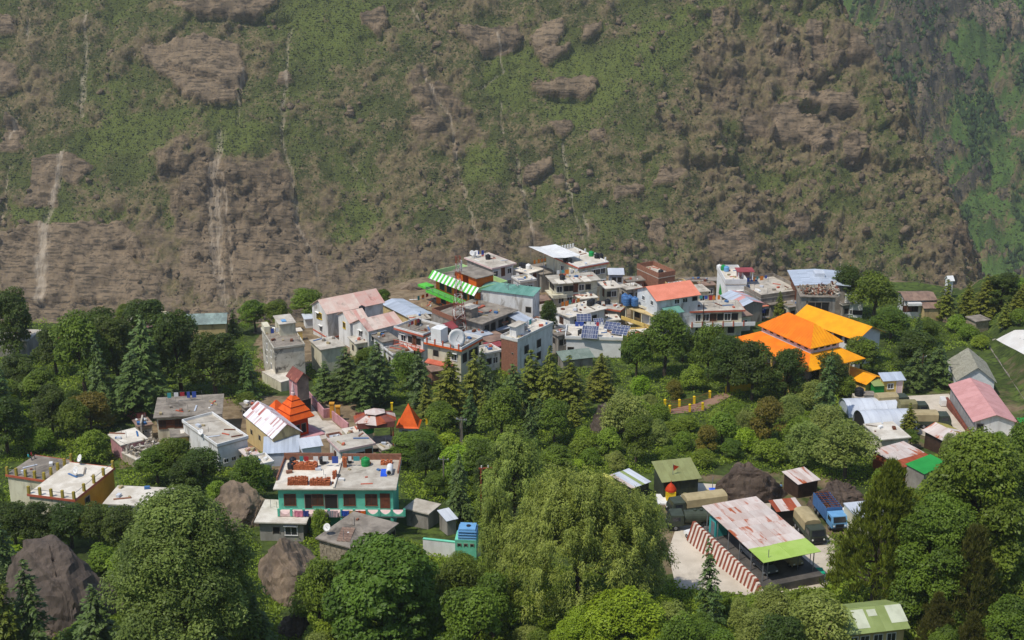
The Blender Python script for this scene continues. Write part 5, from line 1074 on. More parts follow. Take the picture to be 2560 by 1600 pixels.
H('tinlong', 'shed', 'shed', 'long low shed with blue-grey sheet roof right below the tan hall', (653, 1106), (657, 1135), (748, 1134), 2.3, metal_s, 'shed', metal_s, .9, nx=10, over=.15)
H('tinbox', 'shed', 'shed', 'tall silver tin shed with bright sheet roof beside the three-window white house', (741, 1106), (752, 1122), (809, 1115), 3.8, metal_g, 'shed', metal_g, .5, nx=6, over=.3, wins='s:k50/2.0x1.0x2.0')
H('win3', 'house', 'house', 'white house with three brown windows and flat grey roof behind the turquoise house', (808, 1100), (849, 1129), (942, 1115), 3.7, plaster_w, rm=concrete, over=.3, trim=pinkw, wins='s:b50/1.7x.7x1.2;f:b23/1.7x1.0x1.2;f:b60/1.5x1.2x1.0;f:d86/1.7x1.0x2.0')
H('terracetank', 'terrace', 'terrace', 'pale flat roof terrace with a big green tank beside the pink wall', (838, 1078), (872, 1094), (938, 1090), 2.6, plaster_c, rm=concrete_w, over=.1)
tank(onroof('terracetank', 921, 1080), 'big bright green water tank on the pale terrace', green_p, .95, 1.9)
H('hexroof', 'pavilion', 'pavilion', 'pavilion on tall stilts with rusty faceted roof and raised cap', (873, 1030), (886, 1063), (996, 1059), 5.2, redbrown, 'hip', rustmix, 1.5, over=.5, base=-4.2)
r = BLD['hexroof']; t = r['root']
for o in [c for c in t.children if c.name.startswith('roof_slope')]: bpy.data.objects.remove(o)
cx, cy = r['L']/2, r['W']/2; n = 6
ring = [(cx+(r['L']/2+.7)*math.cos(2*math.pi*(i+.5)/n)*1.05, cy+(r['W']/2+.7)*math.sin(2*math.pi*(i+.5)/n)*1.05) for i in range(n)]; rin = [(cx+(x-cx)*.42, cy+(y-cy)*.42) for x, y in ring]; z0, z1 = 5.0, 5.85
for i in range(n):
    j = (i+1) % n; q = [Vector((*ring[i], z0)), Vector((*ring[j], z0)), Vector((*rin[j], z1)), Vector((*rin[i], z1))]
    for a0, a1, m in ((0, .5, rust if i % 3 else rustmix), (.5, 1, rustmix if i % 2 else redbrown)):
        w = [q[0].lerp(q[1], a0), q[0].lerp(q[1], a1), q[3].lerp(q[2], a1), q[3].lerp(q[2], a0)]; MB().mat(m).poly(w).poly([v-Vector((0, 0, .05)) for v in w][::-1]).obj('roof_sheet', t)
    w = [Vector((*(Vector((cx, cy)).lerp(Vector(rin[i]), 1.15)), z1+.3)), Vector((*(Vector((cx, cy)).lerp(Vector(rin[j]), 1.15)), z1+.3)), Vector((cx, cy, z1+.85))]; MB().mat(rustmix).poly(w).poly([v-Vector((0, 0, .05)) for v in w][::-1]).obj('cap_sheet', t)
for x in (.3, r['L']-.3):
    for y in (.3, r['W']-.3): MB().mat(rustpole).tube((x, y, -5), (x, y, 5.0), .11).obj('stilt', t)
MB().mat(concrete_d).box(0, r['L'], 0, r['W'], .6, .8).obj('floor', t)
for x, yy in ((955, 1136), (977, 1138)): pass
H('pyramid', 'shrine', 'shrine', 'small white shrine with plain orange pyramid roof right of the rusty pavilion', (1002, 1052), (991, 1069), (1046, 1068), 2.6, white_p, 'hip', redor_p, 3.9, over=.35, wins='f:k35/1.5x.9x1.6')
r = BLD['pyramid']; t = r['root']
for o in [c for c in t.children if c.name.startswith('roof_slope')]: bpy.data.objects.remove(o)
L_, W_ = r['L'], r['L']
for i, (c0, c1) in enumerate((((-.5, -.5), (L_+.5, -.5)), ((L_+.5, -.5), (L_+.5, W_+.5)), ((L_+.5, W_+.5), (-.5, W_+.5)), ((-.5, W_+.5), (-.5, -.5)))):
    z = 2.55; mid = (L_/2, W_/2, z+3.7); f0 = Vector((*c0, z)); f1 = Vector((*c1, z)); ap = Vector(mid); k0 = f0.lerp(ap, .14)+Vector((0, 0, -.3)); k1 = f1.lerp(ap, .14)+Vector((0, 0, -.3))
    MB().mat(redor_p).poly([f0, f1, k1, k0]).poly([k0, k1, ap]).obj('roof_slope', t)
wall_px('boundary_wall', 'upper stretch of the pink boundary wall beside the gatehouse', (769, 998), (809, 1046), 1.7, plaster_p)
wall_px('boundary_wall', 'short middle stretch of the pink boundary wall', (810, 1046), (830, 1043), 1.7, plaster_p)
wall_px('boundary_wall', 'lower stretch of the pink boundary wall by the rusty pavilion', (830, 1050), (870, 1082), 1.7, plaster_p)
for i, (x, y) in enumerate(((831, 1044), (846, 1052))): p = at(x, y); t = thing('gate_pillar', ['left', 'right'][i]+' yellow gate pillar at the pink wall', 'pillar', p, 0, 'yellow gate pillars'); MB().mat(plaster_o).box(-.35, .35, -.35, .35, -.3, 2.6).obj('shaft', t); MB().mat(plaster_o).box(-.45, .45, -.45, .45, 2.605, 2.8).obj('cap', t)
sheet_poly('temple_courtyard', [(770, 1000), (806, 1052), (830, 1052), (868, 1086), (800, 1100), (776, 1082), (760, 1040), (752, 1000)], .05, concrete)
t = wall_px('ramp_wall', 'pinkish red sloping wall among the dark left trees', (285, 1020), (345, 1058), 1.6, M('red_wash_plaster', (196, 112, 104), (170, 96, 90), .8), 1.6)
# ================================================================== turquoise house and neighbours
H('turq', 'house', 'house', 'turquoise two-storey house with scalloped balcony and brick stacks on its flat roof', (684, 1146), (683, 1225), (983, 1247), 6.7, plaster_tq, rm=concrete_w, over=.55, th=.2, depth=9.7,
  wins='f:b10/1.75x1.5x1.6;f:k26/2.0x.9x2.1;f:b34/1.75x1.5x1.6;f:k46/2.0x1.7x2.1;f:b62/1.75x1.5x1.6;f:b81/1.75x1.5x1.6;f:d93/1.95x1.2x2.2;f:b30/5.0x1.0x1.4;f:d57/5.2;f:b75/5.0x1.0x1.4')
r = BLD['turq']; t = r['root']; L, Wd, h = r['L'], r['W'], r['h']
MB().mat(concrete).box(L*.5, L+.54, -.54, Wd+.54, h+.205, h+.25).obj('roof_screed', t)
b = MB().mat(concrete_w).box(L*.485, L*.5-.005, -.5, Wd+.4, h+.2, h+.5).obj('roof_kerb', t)
MB().mat(brick_m).box(-.5, L*.42, Wd+.3, Wd+.53, h+.26, h+1.25).obj('parapet', t); MB().mat(brick_m).box(L*.5, L+.5, Wd+.3, Wd+.53, h+.26, h+1.15).obj('parapet', t); MB().mat(brick_m).box(L+.3, L+.52, Wd*.5, Wd+.29, h+.26, h+.7).obj('parapet', t)
MB().mat(brick_m).box(-.52, -.36, 2.0, Wd+.29, h+.21, h+.7).obj('parapet', t)
# balcony: slab, turquoise pillars, scalloped pale pink front
bx0, bx1, by = .3, L+1.7, -2.0
MB().mat(pinkw).box(bx0, bx1, by, -.01, h-3.42, h-3.25).obj('balcony_slab', t)
nb = 10
for k in range(nb+1):
    x = bx0+(bx1-bx0)*k/nb; MB().mat(plaster_tq).box(x-.16, x+.16, by-.1, by+.14, h-3.245, h-2.15).obj('balcony_pillar', t)
    if k < nb:
        q = MB().mat(trim_t if k > 6 else pinkw); xa, xb = x+.17, x+(bx1-bx0)/nb-.17
        for s in range(8):
            u0, u1 = s/8, (s+1)/8; f = lambda u: .28+.5*(2*u-1)**2
            q.raw([(xa+(xb-xa)*u0, by-.06, h-3.245), (xa+(xb-xa)*u1, by-.06, h-3.245), (xa+(xb-xa)*u1, by-.06, h-3.245+f(u1)), (xa+(xb-xa)*u0, by-.06, h-3.245+f(u0)), (xa+(xb-xa)*u0, by+.06, h-3.245), (xa+(xb-xa)*u1, by+.06, h-3.245), (xa+(xb-xa)*u1, by+.06, h-3.245+f(u1)), (xa+(xb-xa)*u0, by+.06, h-3.245+f(u0))], [(0, 1, 2, 3), (4, 7, 6, 5), (3, 2, 6, 7)])
        q.obj('balcony_front', t)
for k in range(5): x = bx0+(bx1-bx0)*(k*2+1)/nb; MB().mat(plaster_tq).box(x-.2, x+.2, by+.05, by+.45, -2, h-3.43).obj('ground_pillar', t)
M4 = Matrix.Translation(r['loc']) @ Matrix.Rotation(r['rz'], 4, 'Z'); rzt = r['rz']
cl = [('pink patterned cloth', (214, 130, 150)), ('dark blue cloth', (50, 62, 130)), ('white sheet', (226, 224, 222)), ('grey striped cloth', (150, 150, 156)), ('white and red towel', (214, 180, 180)), ('royal blue cloth', (44, 84, 180)), ('tan carpet', (206, 160, 96)), ('maroon shawl', (130, 50, 60)), ('bright orange cloth', (236, 104, 20)), ('pale pink bedsheet', (224, 184, 196))]
for k, (nm, c) in enumerate(cl):
    u = [1.6, 2.15, 3.1, 4.1, 4.45, 5.3, 5.85, 6.25, 6.65, 3.55][k]; w = .75+.5*rnd.random(); x = bx0+(bx1-bx0)*u/nb; hh = .8+.4*rnd.random(); m = M('cloth_'+nm.replace(' ', '_'), c, tuple(int(q*.85) for q in c), 3, .9, var=0)
    g = MB().mat(m); n = 6
    for s in range(n):
        x0, x1 = x-w/2+w*s/n, x-w/2+w*(s+1)/n; o0, o1 = .05*math.sin(s*2.1), .05*math.sin((s+1)*2.1); zt = h-2.3-.06*math.sin(math.pi*s/n)
        g.poly([(x0, by-.17+o0, zt-hh), (x1, by-.17+o1, zt-hh), (x1, by-.17, zt), (x0, by-.17, zt)]); g.poly([(x0, by-.17, zt), (x1, by-.17, zt), (x1, by+.17, zt-.4), (x0, by+.17, zt-.4)])
    o = g.obj('washing'); o.matrix_world = M4; tag(o, nm+' hung over the turquoise balcony', 'laundry', 'laundry on the turquoise balcony')
def brickstack(x0, y0, nx, ny, nz, label, seed):
    g = random.Random(seed); q = thing('brick_stack', label, 'brick stack', M4 @ Vector((x0, y0, h+.21)), rzt, 'brick stacks on the turquoise house roof'); b = MB().mat(brick_o)
    for i in range(nx):
        for j in range(ny):
            top = nz-g.randrange(0, 3)
            for k in range(top):
                if 0 < i < nx-1 and 0 < j < ny-1 and k < top-1: continue
                b.cbox((i*.28+g.uniform(-.03, .03), j*.3+g.uniform(-.03, .03), k*.12+.06), (.25, .27, .112), Matrix.Rotation(g.uniform(-.15, .15), 3, 'Z'))
    return tag(b.obj('bricks', q), kind='stuff')
brickstack(1.2, Wd-3.0, 13, 4, 8, 'long brick stack under the back parapet of the turquoise house', 1)
brickstack(1.4, .6, 10, 4, 8, 'brick stack at the front left corner of the turquoise roof', 2); brickstack(4.5, .5, 10, 4, 7, 'brick stack in the front middle of the turquoise roof', 3); brickstack(7.4, 2.6, 2, 3, 9, 'small tall brick pile next to the turquoise roof kerb', 4)
brickstack(L-2.2, Wd-1.4, 6, 3, 5, 'brick pile in the back right corner of the turquoise roof', 5); brickstack(L-5.0, Wd-1.2, 5, 2, 4, 'low brick pile by the right back parapet of the turquoise roof', 6); brickstack(L*.53, Wd-2.2, 2, 2, 14, 'narrow brick pier at the middle of the turquoise roof', 7)
for (x, y, lb, m, rr, hh) in ((1.0, Wd-1.2, 'dark tank at the back left corner of the turquoise roof', black_p, .5, 1.1), (1.0, Wd-2.7, 'grey-black tank left of the long brick stack', black_p, .55, 1.0), (L*.33, Wd-.9, 'dark tank against the back brick parapet of the turquoise roof', black_p, .5, 1.1), (L*.72, Wd-1.6, 'bright green tank on the right half of the turquoise roof', green_p, .62, 1.3), (L*.57, Wd-.8, 'black drum beside the brick pier on the turquoise roof', black_p, .32, .9)):
    tank(M4 @ Vector((x, y, h+.25)), lb, m, rr, hh)
q = thing('rolled_tank', 'white tank lying on its side at the right edge of the turquoise roof', 'water tank', M4 @ Vector((L-.8, Wd*.42, h+.7)), rzt); MB().mat(white_p).tube((0, 0, 0), (0, 2.0, .1), .45, .45, 14).obj('tank_body', q); MB().mat(black_p).tube((0, -.08, 0), (0, -.005, 0), .3, .3, 12).obj('tank_mouth', q)
q = thing('blue_mat', 'faded blue mat leaning by the lying white tank', 'mat', M4 @ Vector((L-2.0, Wd*.38, h+.26)), rzt); MB().mat(tarp_b).raw([(0, 0, 0), (.9, 0, 0), (.9, 1.4, .5), (0, 1.4, .5), (0, 0, .05), (.9, 0, .05), (.9, 1.4, .55), (0, 1.4, .55)], [(0, 3, 2, 1), (4, 5, 6, 7), (0, 1, 5, 4), (1, 2, 6, 5), (2, 3, 7, 6), (3, 0, 4, 7)]).obj('mat_body', q)
H('greyhouse', 'house', 'house', 'low grey house with wavy pale roof in front of the turquoise house', (630, 1266), (635, 1308), (754, 1328), 2.9, plaster_g, rm=concrete_w, over=.6, wins='f:k38/1.3x.9x1.0;f:w72/1.3x1.6x1.3', depth=7)
H('stonehouse', 'house', 'house', 'stone-walled house with large grey sagging roof in front of the turquoise house', (781, 1353), (904, 1380), (1009, 1314), 3.4, stone_m, rm=concrete_d, over=.4, wins='f:k90/1.6x1.5x1.8')
r = BLD['stonehouse']; t = r['root']; g = random.Random(8)
for row in range(7):
    y = 0
    while y < r['W']-.3:
        w = g.uniform(.5, 1.0); w = min(w, r['W']-y); MB().mat(stone_m).box(-.05-.04*g.random(), -.004, y+.03, y+w-.03, .02+row*.46, .43+row*.46).obj('stone', t); y += w
k0 = on_z(870, 1352, r['z']); sl_ = thing('slate_pile', 'row of stacked roof slates lying on the big grey sagging roof', 'slates', k0+Vector((0, 0, .02)), r['rz']+.4)
for i in range(6):
    for j in range(3): MB().mat(brownroof).cbox((i*.62, j*.6, .05+.02*i), (.58, .55, .05), Matrix.Rotation(.2, 3, 'X')).obj('slate', sl_)
dish(on_z(820, 1335, r['z']), 'white satellite dish at the left of the big grey sagging roof', .55, -.5, .5, .6)
H('ushed', 'house', 'house', 'small pale-roofed hut right of the turquoise house', (1011, 1271), (1072, 1288), (1100, 1262), 2.4, plaster_g, rm=concrete, over=.3)
H('tinyshed', 'shed', 'shed', 'tiny grey shed with metal roof right of the pale-roofed hut', (1092, 1282), (1116, 1304), (1146, 1297), 2.3, plaster_g, 'shed', metal_g, .3, nx=3, over=.25)
wall_px('brick_wall', 'whitewashed wall with mint coping behind the round walnut tree', (1058, 1388), (1200, 1404), 2.4, plaster_w, .3, cap=trim_t)
H('mintbox', 'tank_stand', 'stand', 'mint green block with three round holes under the square blue tank', (1134, 1340), (1137, 1352), (1188, 1360), 3.2, trim_t, rm=trim_t, over=.02, depth=2.6, wins='f:k20,k50,k80/.6x.35x.35')
p = onroof('mintbox', 1145, 1349); t = thing('square_tank', 'square light blue water tank on the mint green block', 'water tank', p, BLD['mintbox']['rz']); q = MB().mat(lblue_p).raw([(0, 0, 0), (2.4, 0, 0), (2.4, 2.2, 0), (0, 2.2, 0), (.12, .12, 1.5), (2.28, .12, 1.5), (2.28, 2.08, 1.5), (.12, 2.08, 1.5)], [(0, 3, 2, 1), (4, 5, 6, 7), (0, 1, 5, 4), (1, 2, 6, 5), (2, 3, 7, 6), (3, 0, 4, 7)]).obj('tank_body', t); MB().mat(black_p).lathe([(.3, 1.505), (.3, 1.6), (.2, 1.62)], 12, (1.3, 1.1, 0)).obj('tank_lid', t)
for k in range(3): MB().mat(lblue_p).box(-.04, 2.44, -.04, 2.24, .3+.4*k, .38+.4*k).obj('rib', t)
# ---- far left terrace house
H('ochreA', 'house', 'house', 'terrace house with white roof, ochre end wall and olive posts at the left', (75, 1233), (187, 1253), (272, 1170), 4.2, plaster_c, rm=concrete_w, over=.2, wallR=plaster_o, trim=redtrim, wins='f:k30/1.6')
H('ochreB', 'house', 'house', 'grey-roofed terrace house with olive corner posts behind the white roof', (37, 1177), (112, 1204), (152, 1152), 4.6, plaster_c, rm=concrete_d, over=.2, trim=redtrim)
ol = M('olive_yellow_paint', (170, 150, 62), (150, 132, 52), 1)
for key in ('ochreA', 'ochreB'):
    r = BLD[key]; n = 4
    for (x, y) in [(0, r['W']*i/n) for i in range(n+1)]+[(r['L']*i/n, 0) for i in range(1, n+1)]: MB().mat(ol).box(x-.17, x+.17, y-.17, y+.17, r['h']+.2, r['h']+1.35).obj('roof_post', r['root'])
    MB().mat(steel).box(-.03, .03, 0, r['W'], r['h']+.95, r['h']+1.0).obj('rail', r['root']); MB().mat(steel).box(0, r['L'], -.03, .03, r['h']+.95, r['h']+1.0).obj('rail', r['root'])
dish(onroof('ochreA', 203, 1160), 'white satellite dish at the back edge of the white terrace roof', .6, -.9, .5, .5); dish(onroof('ochreA', 193, 1190), 'white satellite dish in the middle of the white terrace roof', .6, -.7, .45, .5)
H('longwhite', 'house', 'house', 'long pale flat roof with dark stain right of the terrace house', (273, 1216), (256, 1262), (400, 1285), 3.0, plaster_w, rm=concrete_w, over=.25)
H('longwhite2', 'house', 'house', 'small pale roof at the right end of the long pale roof', (410, 1238), (400, 1262), (462, 1262), 2.6, plaster_w, rm=concrete_w, over=.25)

# ================================================================== army yard on the right
sheet_poly('yard', [(1650, 1235), (1700, 1205), (1850, 1215), (2000, 1290), (2085, 1350), (2090, 1430), (2060, 1470), (1870, 1490), (1690, 1470), (1670, 1380), (1690, 1320)], .06, yardm)
PLAT = 1.5
H('shelter', 'carport', 'carport', 'open vehicle shelter with rust-patched roof and lime green front sheets', (1774, 1266), (1908, 1397), (2038, 1368), 4.5, dark, 'flat', concrete_d, over=0)
r = BLD['shelter']; t = r['root']; L, Wd, hz0 = r['L'], r['W'], r['h']
for o in list(t.children): bpy.data.objects.remove(o)
rows = [lime, lime]+[rustmix]*7
ny = 9
for j in range(ny):
    nxx = 2 if j < 2 else 5
    slope(t, (-.3, -.6+(Wd+.9)*j/ny, hz0-.25+.25*j/ny), (L+.6, 0, 0), (0, (Wd+.9)/ny+.12, .03), rows[j], nxx, 1, lap=.02)
for i in range(6):
    for x in (.2, L-.2):
        y = .2+(Wd-.6)*i/5; MB().mat(steel).tube((x, y, 0), (x, y, hz0-.3), .075).obj('post', t)
for y in (.2, Wd*.5, Wd-.4): MB().mat(steel).tube((0, y, hz0-.42), (L, y, hz0-.42), .06).obj('beam', t)
M4 = Matrix.Translation(r['loc']) @ Matrix.Rotation(r['rz'], 4, 'Z'); rzs = r['rz']
o = MB().mat(M('oil_stained_floor', (96, 90, 84), (74, 70, 66), .4, .9, var=0)).box(-.5, L+.6, -1.2, Wd+.6, -1.5, PLAT*.78).obj('floor', t)  # floor block in a mottled dark grey
# striped retaining wall along the left side of the platform
st = thing('striped_wall', 'sloping retaining wall painted with brown and white stripes beside the shelter', 'wall', M4 @ Vector((-.52, 0, 0)), rzs)
ns = 44; y0s, y1s = -2.4, Wd+1.6
for k in range(ns):
    a, b = y0s+(y1s-y0s)*k/ns, y0s+(y1s-y0s)*(k+1)/ns-.004; zt = 1.75 if k > 5 else 1.75-.28*(5-k)
    MB().mat(stripe_b if k % 2 else stripe_w).raw([(-1.25, a, -.9), (-1.25, b, -.9), (-.02, b, -.9), (-.02, a, -.9), (-.42, a, zt), (-.42, b, zt), (-.02, b, zt), (-.02, a, zt)], [(0, 3, 2, 1), (4, 5, 6, 7), (0, 1, 5, 4), (1, 2, 6, 5), (2, 3, 7, 6), (3, 0, 4, 7)]).obj('stripe', st)
CLEAR.append([(1650, 1210), (1780, 1225), (1885, 1235), (2060, 1300), (2075, 1350), (2075, 1440), (1930, 1468), (1870, 1450), (1740, 1380), (1650, 1300)])
q = thing('turquoise_crate', 'turquoise metal cabin at the upper left corner of the shelter', 'cabin', M4 @ Vector((.3, Wd-2.6, PLAT*.78+.01)), rzs); MB().mat(M('turquoise_metal', (60, 160, 156), (50, 146, 142), 1)).box(0, 1.8, 0, 1.8, 0, 2.3).obj('cabin_body', q); MB().mat(steel).box(-.05, -.004, .3, 1.2, .1, 2.0).obj('door', q)

def wheel(t, x, y, r_, w, sd):
    e = empty('wheel', (x, y, r_)); e.parent = t
    MB().mat(rubber).tube((0, -w/2, 0), (0, w/2, 0), r_, r_, 16).obj('tyre', e); MB().mat(steel).tube((0, sd*(w/2-.02), 0), (0, sd*(w/2+.025), 0), r_*.52, r_*.45, 10).obj('rim', e)
def truck(P, T, label, body, kind='canvas', cover=None, L=6.6, Wt=2.35, group='parked trucks', cab_m=None, name='truck'):
    """P: ground pixel under the front bumper, T: a pixel further back along the truck."""
    p = at(*P); q = at(*T); d = (p-q); rz = math.atan2(d.y, d.x); t = thing(name, label, 'truck', p-Vector((math.cos(rz), math.sin(rz), 0))*L/2, rz, group); t.location.z = tz(t.location.x, t.location.y)+.06
    cab_m = cab_m or body; h = Wt/2; f = L/2
    MB().mat(body).box(-f, f-.1, -h*.42, h*.42, .55, .85).obj('chassis', t)
    c = MB().mat(cab_m); c0 = f-2.1
    c.raw([(c0, -h, .8), (f, -h, .8), (f, h, .8), (c0, h, .8), (c0, -h, 2.45), (f-.35, -h*.92, 2.45), (f-.35, h*.92, 2.45), (c0, h, 2.45), (f, -h, 1.55), (f, h, 1.55)], [(0, 1, 8, 5, 4), (3, 7, 6, 9, 2), (1, 2, 9, 8), (8, 9, 6, 5), (4, 5, 6, 7), (0, 4, 7, 3), (0, 3, 2, 1)]); c.obj('cab', t)
    MB().mat(glass).raw([(f+.012, -h*.8, 1.62), (f+.012, h*.8, 1.62), (f-.30, h*.76, 2.36), (f-.30, -h*.76, 2.36)], [(0, 1, 2, 3)]).obj('windscreen', t)
    for s in (-1, 1):
        MB().mat(glass).box(c0+.5, f-.5, min(s*h, s*(h+.015)), max(s*h, s*(h+.015)), 1.6, 2.2).obj('side_window', t)
        MB().mat(white_p).tube((f, s*h*.7, 1.1), (f+.06, s*h*.7, 1.1), .13, .12, 8).obj('headlight', t)
    MB().mat(black_p).box(f+.005, f+.16, -h, h, .6, .85).obj('bumper', t); MB().mat(black_p).box(f+.005, f+.04, -h*.5, h*.5, .9, 1.4).obj('grille', t)
    for x in (f-1.0, -f+2.2, -f+1.0):
        for s in (-1, 1): wheel(t, x, s*(h-.18), .5, .32, s)
    b0, b1 = -f, c0-.15
    if kind == 'canvas':
        MB().mat(body).box(b0, b1, -h, h, .86, 1.5).obj('load_bed', t); k = MB().mat(cover or canvas); n = 7
        prof = [(-h, 1.5), (-h*.98, 2.65), (-h*.7, 2.88), (0, 2.98), (h*.7, 2.88), (h*.98, 2.65), (h, 1.5)]
        V = [(x, y, z) for x in (b0+.02, b1) for y, z in prof]; k.raw(V, [(i, i+1, n+i+1, n+i) for i in range(n-1)]+[tuple(range(n)), tuple(range(2*n-1, n-1, -1))]); k.obj('canopy', t)
    elif kind == 'tank':
        k = MB().mat(body); k.tube((b0+.1, 0, 1.75), (b1, 0, 1.75), .92, .92, 18); k.obj('tank_barrel', t)
        for x in (-.9, .0, .9): MB().mat(body).tube((x-1.0, 0, 2.6), (x-1.0, 0, 2.82), .28, .25, 10).obj('tank_hatch', t)
        MB().mat(black_p).tube((b1-.1, -h*.5, 1.6), (b1+.1, -h*.5, 1.6), .5, .5, 12).obj('spare_wheel', t)
    elif kind == 'open':
        for s in (-1, 1): MB().mat(body).box(b0, b1, min(s*h, s*(h-.07)), max(s*h, s*(h-.07)), .9, 2.75).obj('side_panel', t)
        MB().mat(body).box(b0, b0+.07, -h+.08, h-.08, .9, 2.6).obj('tail_panel', t); MB().mat(body).box(b1-.07, b1, -h+.08, h-.08, .9, 2.9).obj('head_panel', t); MB().mat(darkwood).box(b0+.08, b1-.08, -h+.08, h-.08, .86, 1.0).obj('load_floor', t)
        for k in range(8): x = b0+(b1-b0)*(k+.5)/8; MB().mat(woodbrown).box(x-.05, x+.05, -h+.01, h-.01, 2.76, 2.84).obj('roof_bar', t)
        for k in range(3): MB().mat(woodbrown).box(b0, b1, -h*.6+h*.6*k-.04, -h*.6+h*.6*k+.04, 2.85, 2.9).obj('roof_bar', t)
    return t
truck((2045, 1364), (1995, 1312), 'army green truck with tan canopy parked right of the shelter', army, 'canvas', canvas)
truck((2098, 1330), (2052, 1280), 'blue open-topped cargo truck by the netted rock', blue_p, 'open', L=7.6, cab_m=lblue_p)
truck((1668, 1322), (1770, 1318), 'dark army tanker truck left of the shelter roof', army, 'tank', L=7.4)
truck((1672, 1290), (1800, 1276), 'army truck with tan canvas canopy behind the dark tanker', army, 'canvas', canvas, L=8.5)
truck((2372, 1068), (2318, 1068), 'army truck with tan canopy in front of the pink-roofed hut', army, 'canvas', canvas, L=6.8)
truck((2318, 1040), (2280, 1041), 'dark green jeep truck with green hood near the barrel huts', army, 'canvas', canvas_o, L=5.2, Wt=2.1)
truck((2268, 1020), (2232, 1022), 'tan-covered army trailer truck at the end of the far barrel hut', army, 'canvas', canvas, L=6, Wt=2.2)
def car(p, rz, label, m, roofm=None, L=4.0, Wc=1.65, jeep=False, group='parked cars'):
    t = thing('car', label, 'car', p, rz, group); h = Wc/2; f = L/2; b = MB().mat(m)
    pr = [(-f, .45), (-f, .95), (-f*.9, 1.05), (f*.42, 1.08), (f*.95, .92), (f, .75), (f, .42)]
    V = [(x, s*h*(.94 if z > 1 else 1), z) for s in (-1, 1) for x, z in pr]; n = len(pr); b.raw(V, [(i, i+1, n+i+1, n+i) for i in range(n-1)]+[tuple(range(n-1, -1, -1)), tuple(range(n, 2*n)), (0, n, 2*n-1, n-1)]); b.obj('body', t)
    g = MB().mat(glass); ca = [(-f*.86, 1.06), (-f*.7, 1.5), (f*.12, 1.52), (f*.42, 1.085)]; V = [(x, s*h*(.93 if z < 1.2 else .8), z) for s in (-1, 1) for x, z in ca]; g.raw(V, [(0, 1, 5, 4), (2, 3, 7, 6), (3, 2, 1, 0), (4, 5, 6, 7)]); g.obj('windows', t)
    MB().mat(roofm or m).box(-f*.72, f*.14, -h*.82, h*.82, 1.5, 1.57).obj('roof', t)
    for s in (-1, 1):
        for x in (-f*.62, f*.62): wheel(t, x, s*(h-.1), .33, .2, s)
        MB().mat(white_p).box(f+.002, f+.03, s*h*.7-.14, s*h*.7+.14, .68, .84).obj('headlight', t)
    MB().mat(black_p).box(f+.002, f+.08, -h*.95, h*.95, .42, .58).obj('bumper', t); return t
p = at(1742, 1352); d = at(1766, 1362)-at(1724, 1338); car(p+Vector((0, 0, .06)), math.atan2(-d.y, -d.x), 'white jeep with grey soft top beside the striped wall', white_p, canvas, 3.9)
for k, (x, y, lb, m) in enumerate(((L*.25, 1.5, 'dark grey car under the front left of the shelter', M('dark_grey_paint', (84, 88, 88), None, rough=.4, spec=.5)), (L*.28, Wd*.33, 'car under a grey dust cover in the shelter', M('grey_cover', (170, 166, 158), (140, 136, 130), 1)), (L*.78, 2.2, 'tan covered car at the front right of the shelter', canvas))):
    car(M4 @ Vector((x, y+1.2, PLAT*.78+.01)), rzs-math.pi/2, lb, m, m, 4.1)
p = at(2122, 1318); d = at(2098, 1330)-at(2052, 1280); t = thing('van', 'white van parked tight beside the blue truck', 'van', p, math.atan2(d.y, d.x)); MB().mat(white_p).raw([(-2.2, -.9, .4), (2.2, -.9, .4), (2.2, .9, .4), (-2.2, .9, .4), (-2.2, -.82, 2.0), (1.2, -.82, 2.0), (1.2, .82, 2.0), (-2.2, .82, 2.0), (2.2, -.9, 1.1), (2.2, .9, 1.1)], [(0, 1, 8, 5, 4), (3, 7, 6, 9, 2), (1, 2, 9, 8), (8, 9, 6, 5), (4, 5, 6, 7), (0, 4, 7, 3), (0, 3, 2, 1)]).obj('body', t); MB().mat(glass).raw([(2.11, -.8, 1.22), (2.11, .8, 1.22), (1.28, .72, 1.95), (1.28, -.72, 1.95)], [(0, 1, 2, 3)]).obj('windscreen', t)
for s in (-1, 1):
    for x in (-1.3, 1.4): wheel(t, x, s*.8, .35, .2, s)
    MB().mat(glass).box(-1.8, .8, min(s*.875, s*.9), max(s*.875, s*.9), 1.25, 1.75).obj('side_window', t)
H('darkshed', 'shed', 'shed', 'long dark green wooden shed with olive roof left of the netted rock', (1622, 1180), (1655, 1206), (1760, 1204), 3.0, darkgreen, 'shed', olive_r, 1.0, nx=8, over=.4, depth=5)
for k in range(11): MB().mat(darkgreen).box(BLD['darkshed']['L']*k/11+.03, BLD['darkshed']['L']*(k+1)/11-.03, -.05, -.004, -.5, 2.9).obj('plank', BLD['darkshed']['root'])
H('tinopen', 'shed', 'shed', 'small open shed with silver-rust tilted roof between the two netted rocks', (1973, 1182), (1995, 1212), (2037, 1192), 2.4, darkwood, 'shed', rustmix, .3, nx=5, over=.3)
H('rustback', 'shed', 'shed', 'open lean-to with rusty sheet roof behind the vehicle shelter', (1914, 1258), (1941, 1280), (2012, 1277), 2.7, dark, 'shed', [rustmix, rust], .3, nx=6, over=.3, wallR=dark)
H('rustleft', 'shed', 'shed', 'low shed with rust and yellow-green sheet roof left of the dark green shed', (1545, 1208), (1580, 1222), (1634, 1208), 1.9, darkgreen, 'shed', [rustmix, olive_l, metal_g], .3, nx=6, over=.25, depth=5)
H('yellowtarp', 'shed', 'shed', 'low shed under a pale yellow roof behind the willow crown', (1478, 1212), (1490, 1226), (1545, 1214), 1.8, plaster_t, 'gx', M('yellow_tarp', (200, 196, 96), (176, 170, 84), .8), .5, nx=3, over=.3, depth=5)
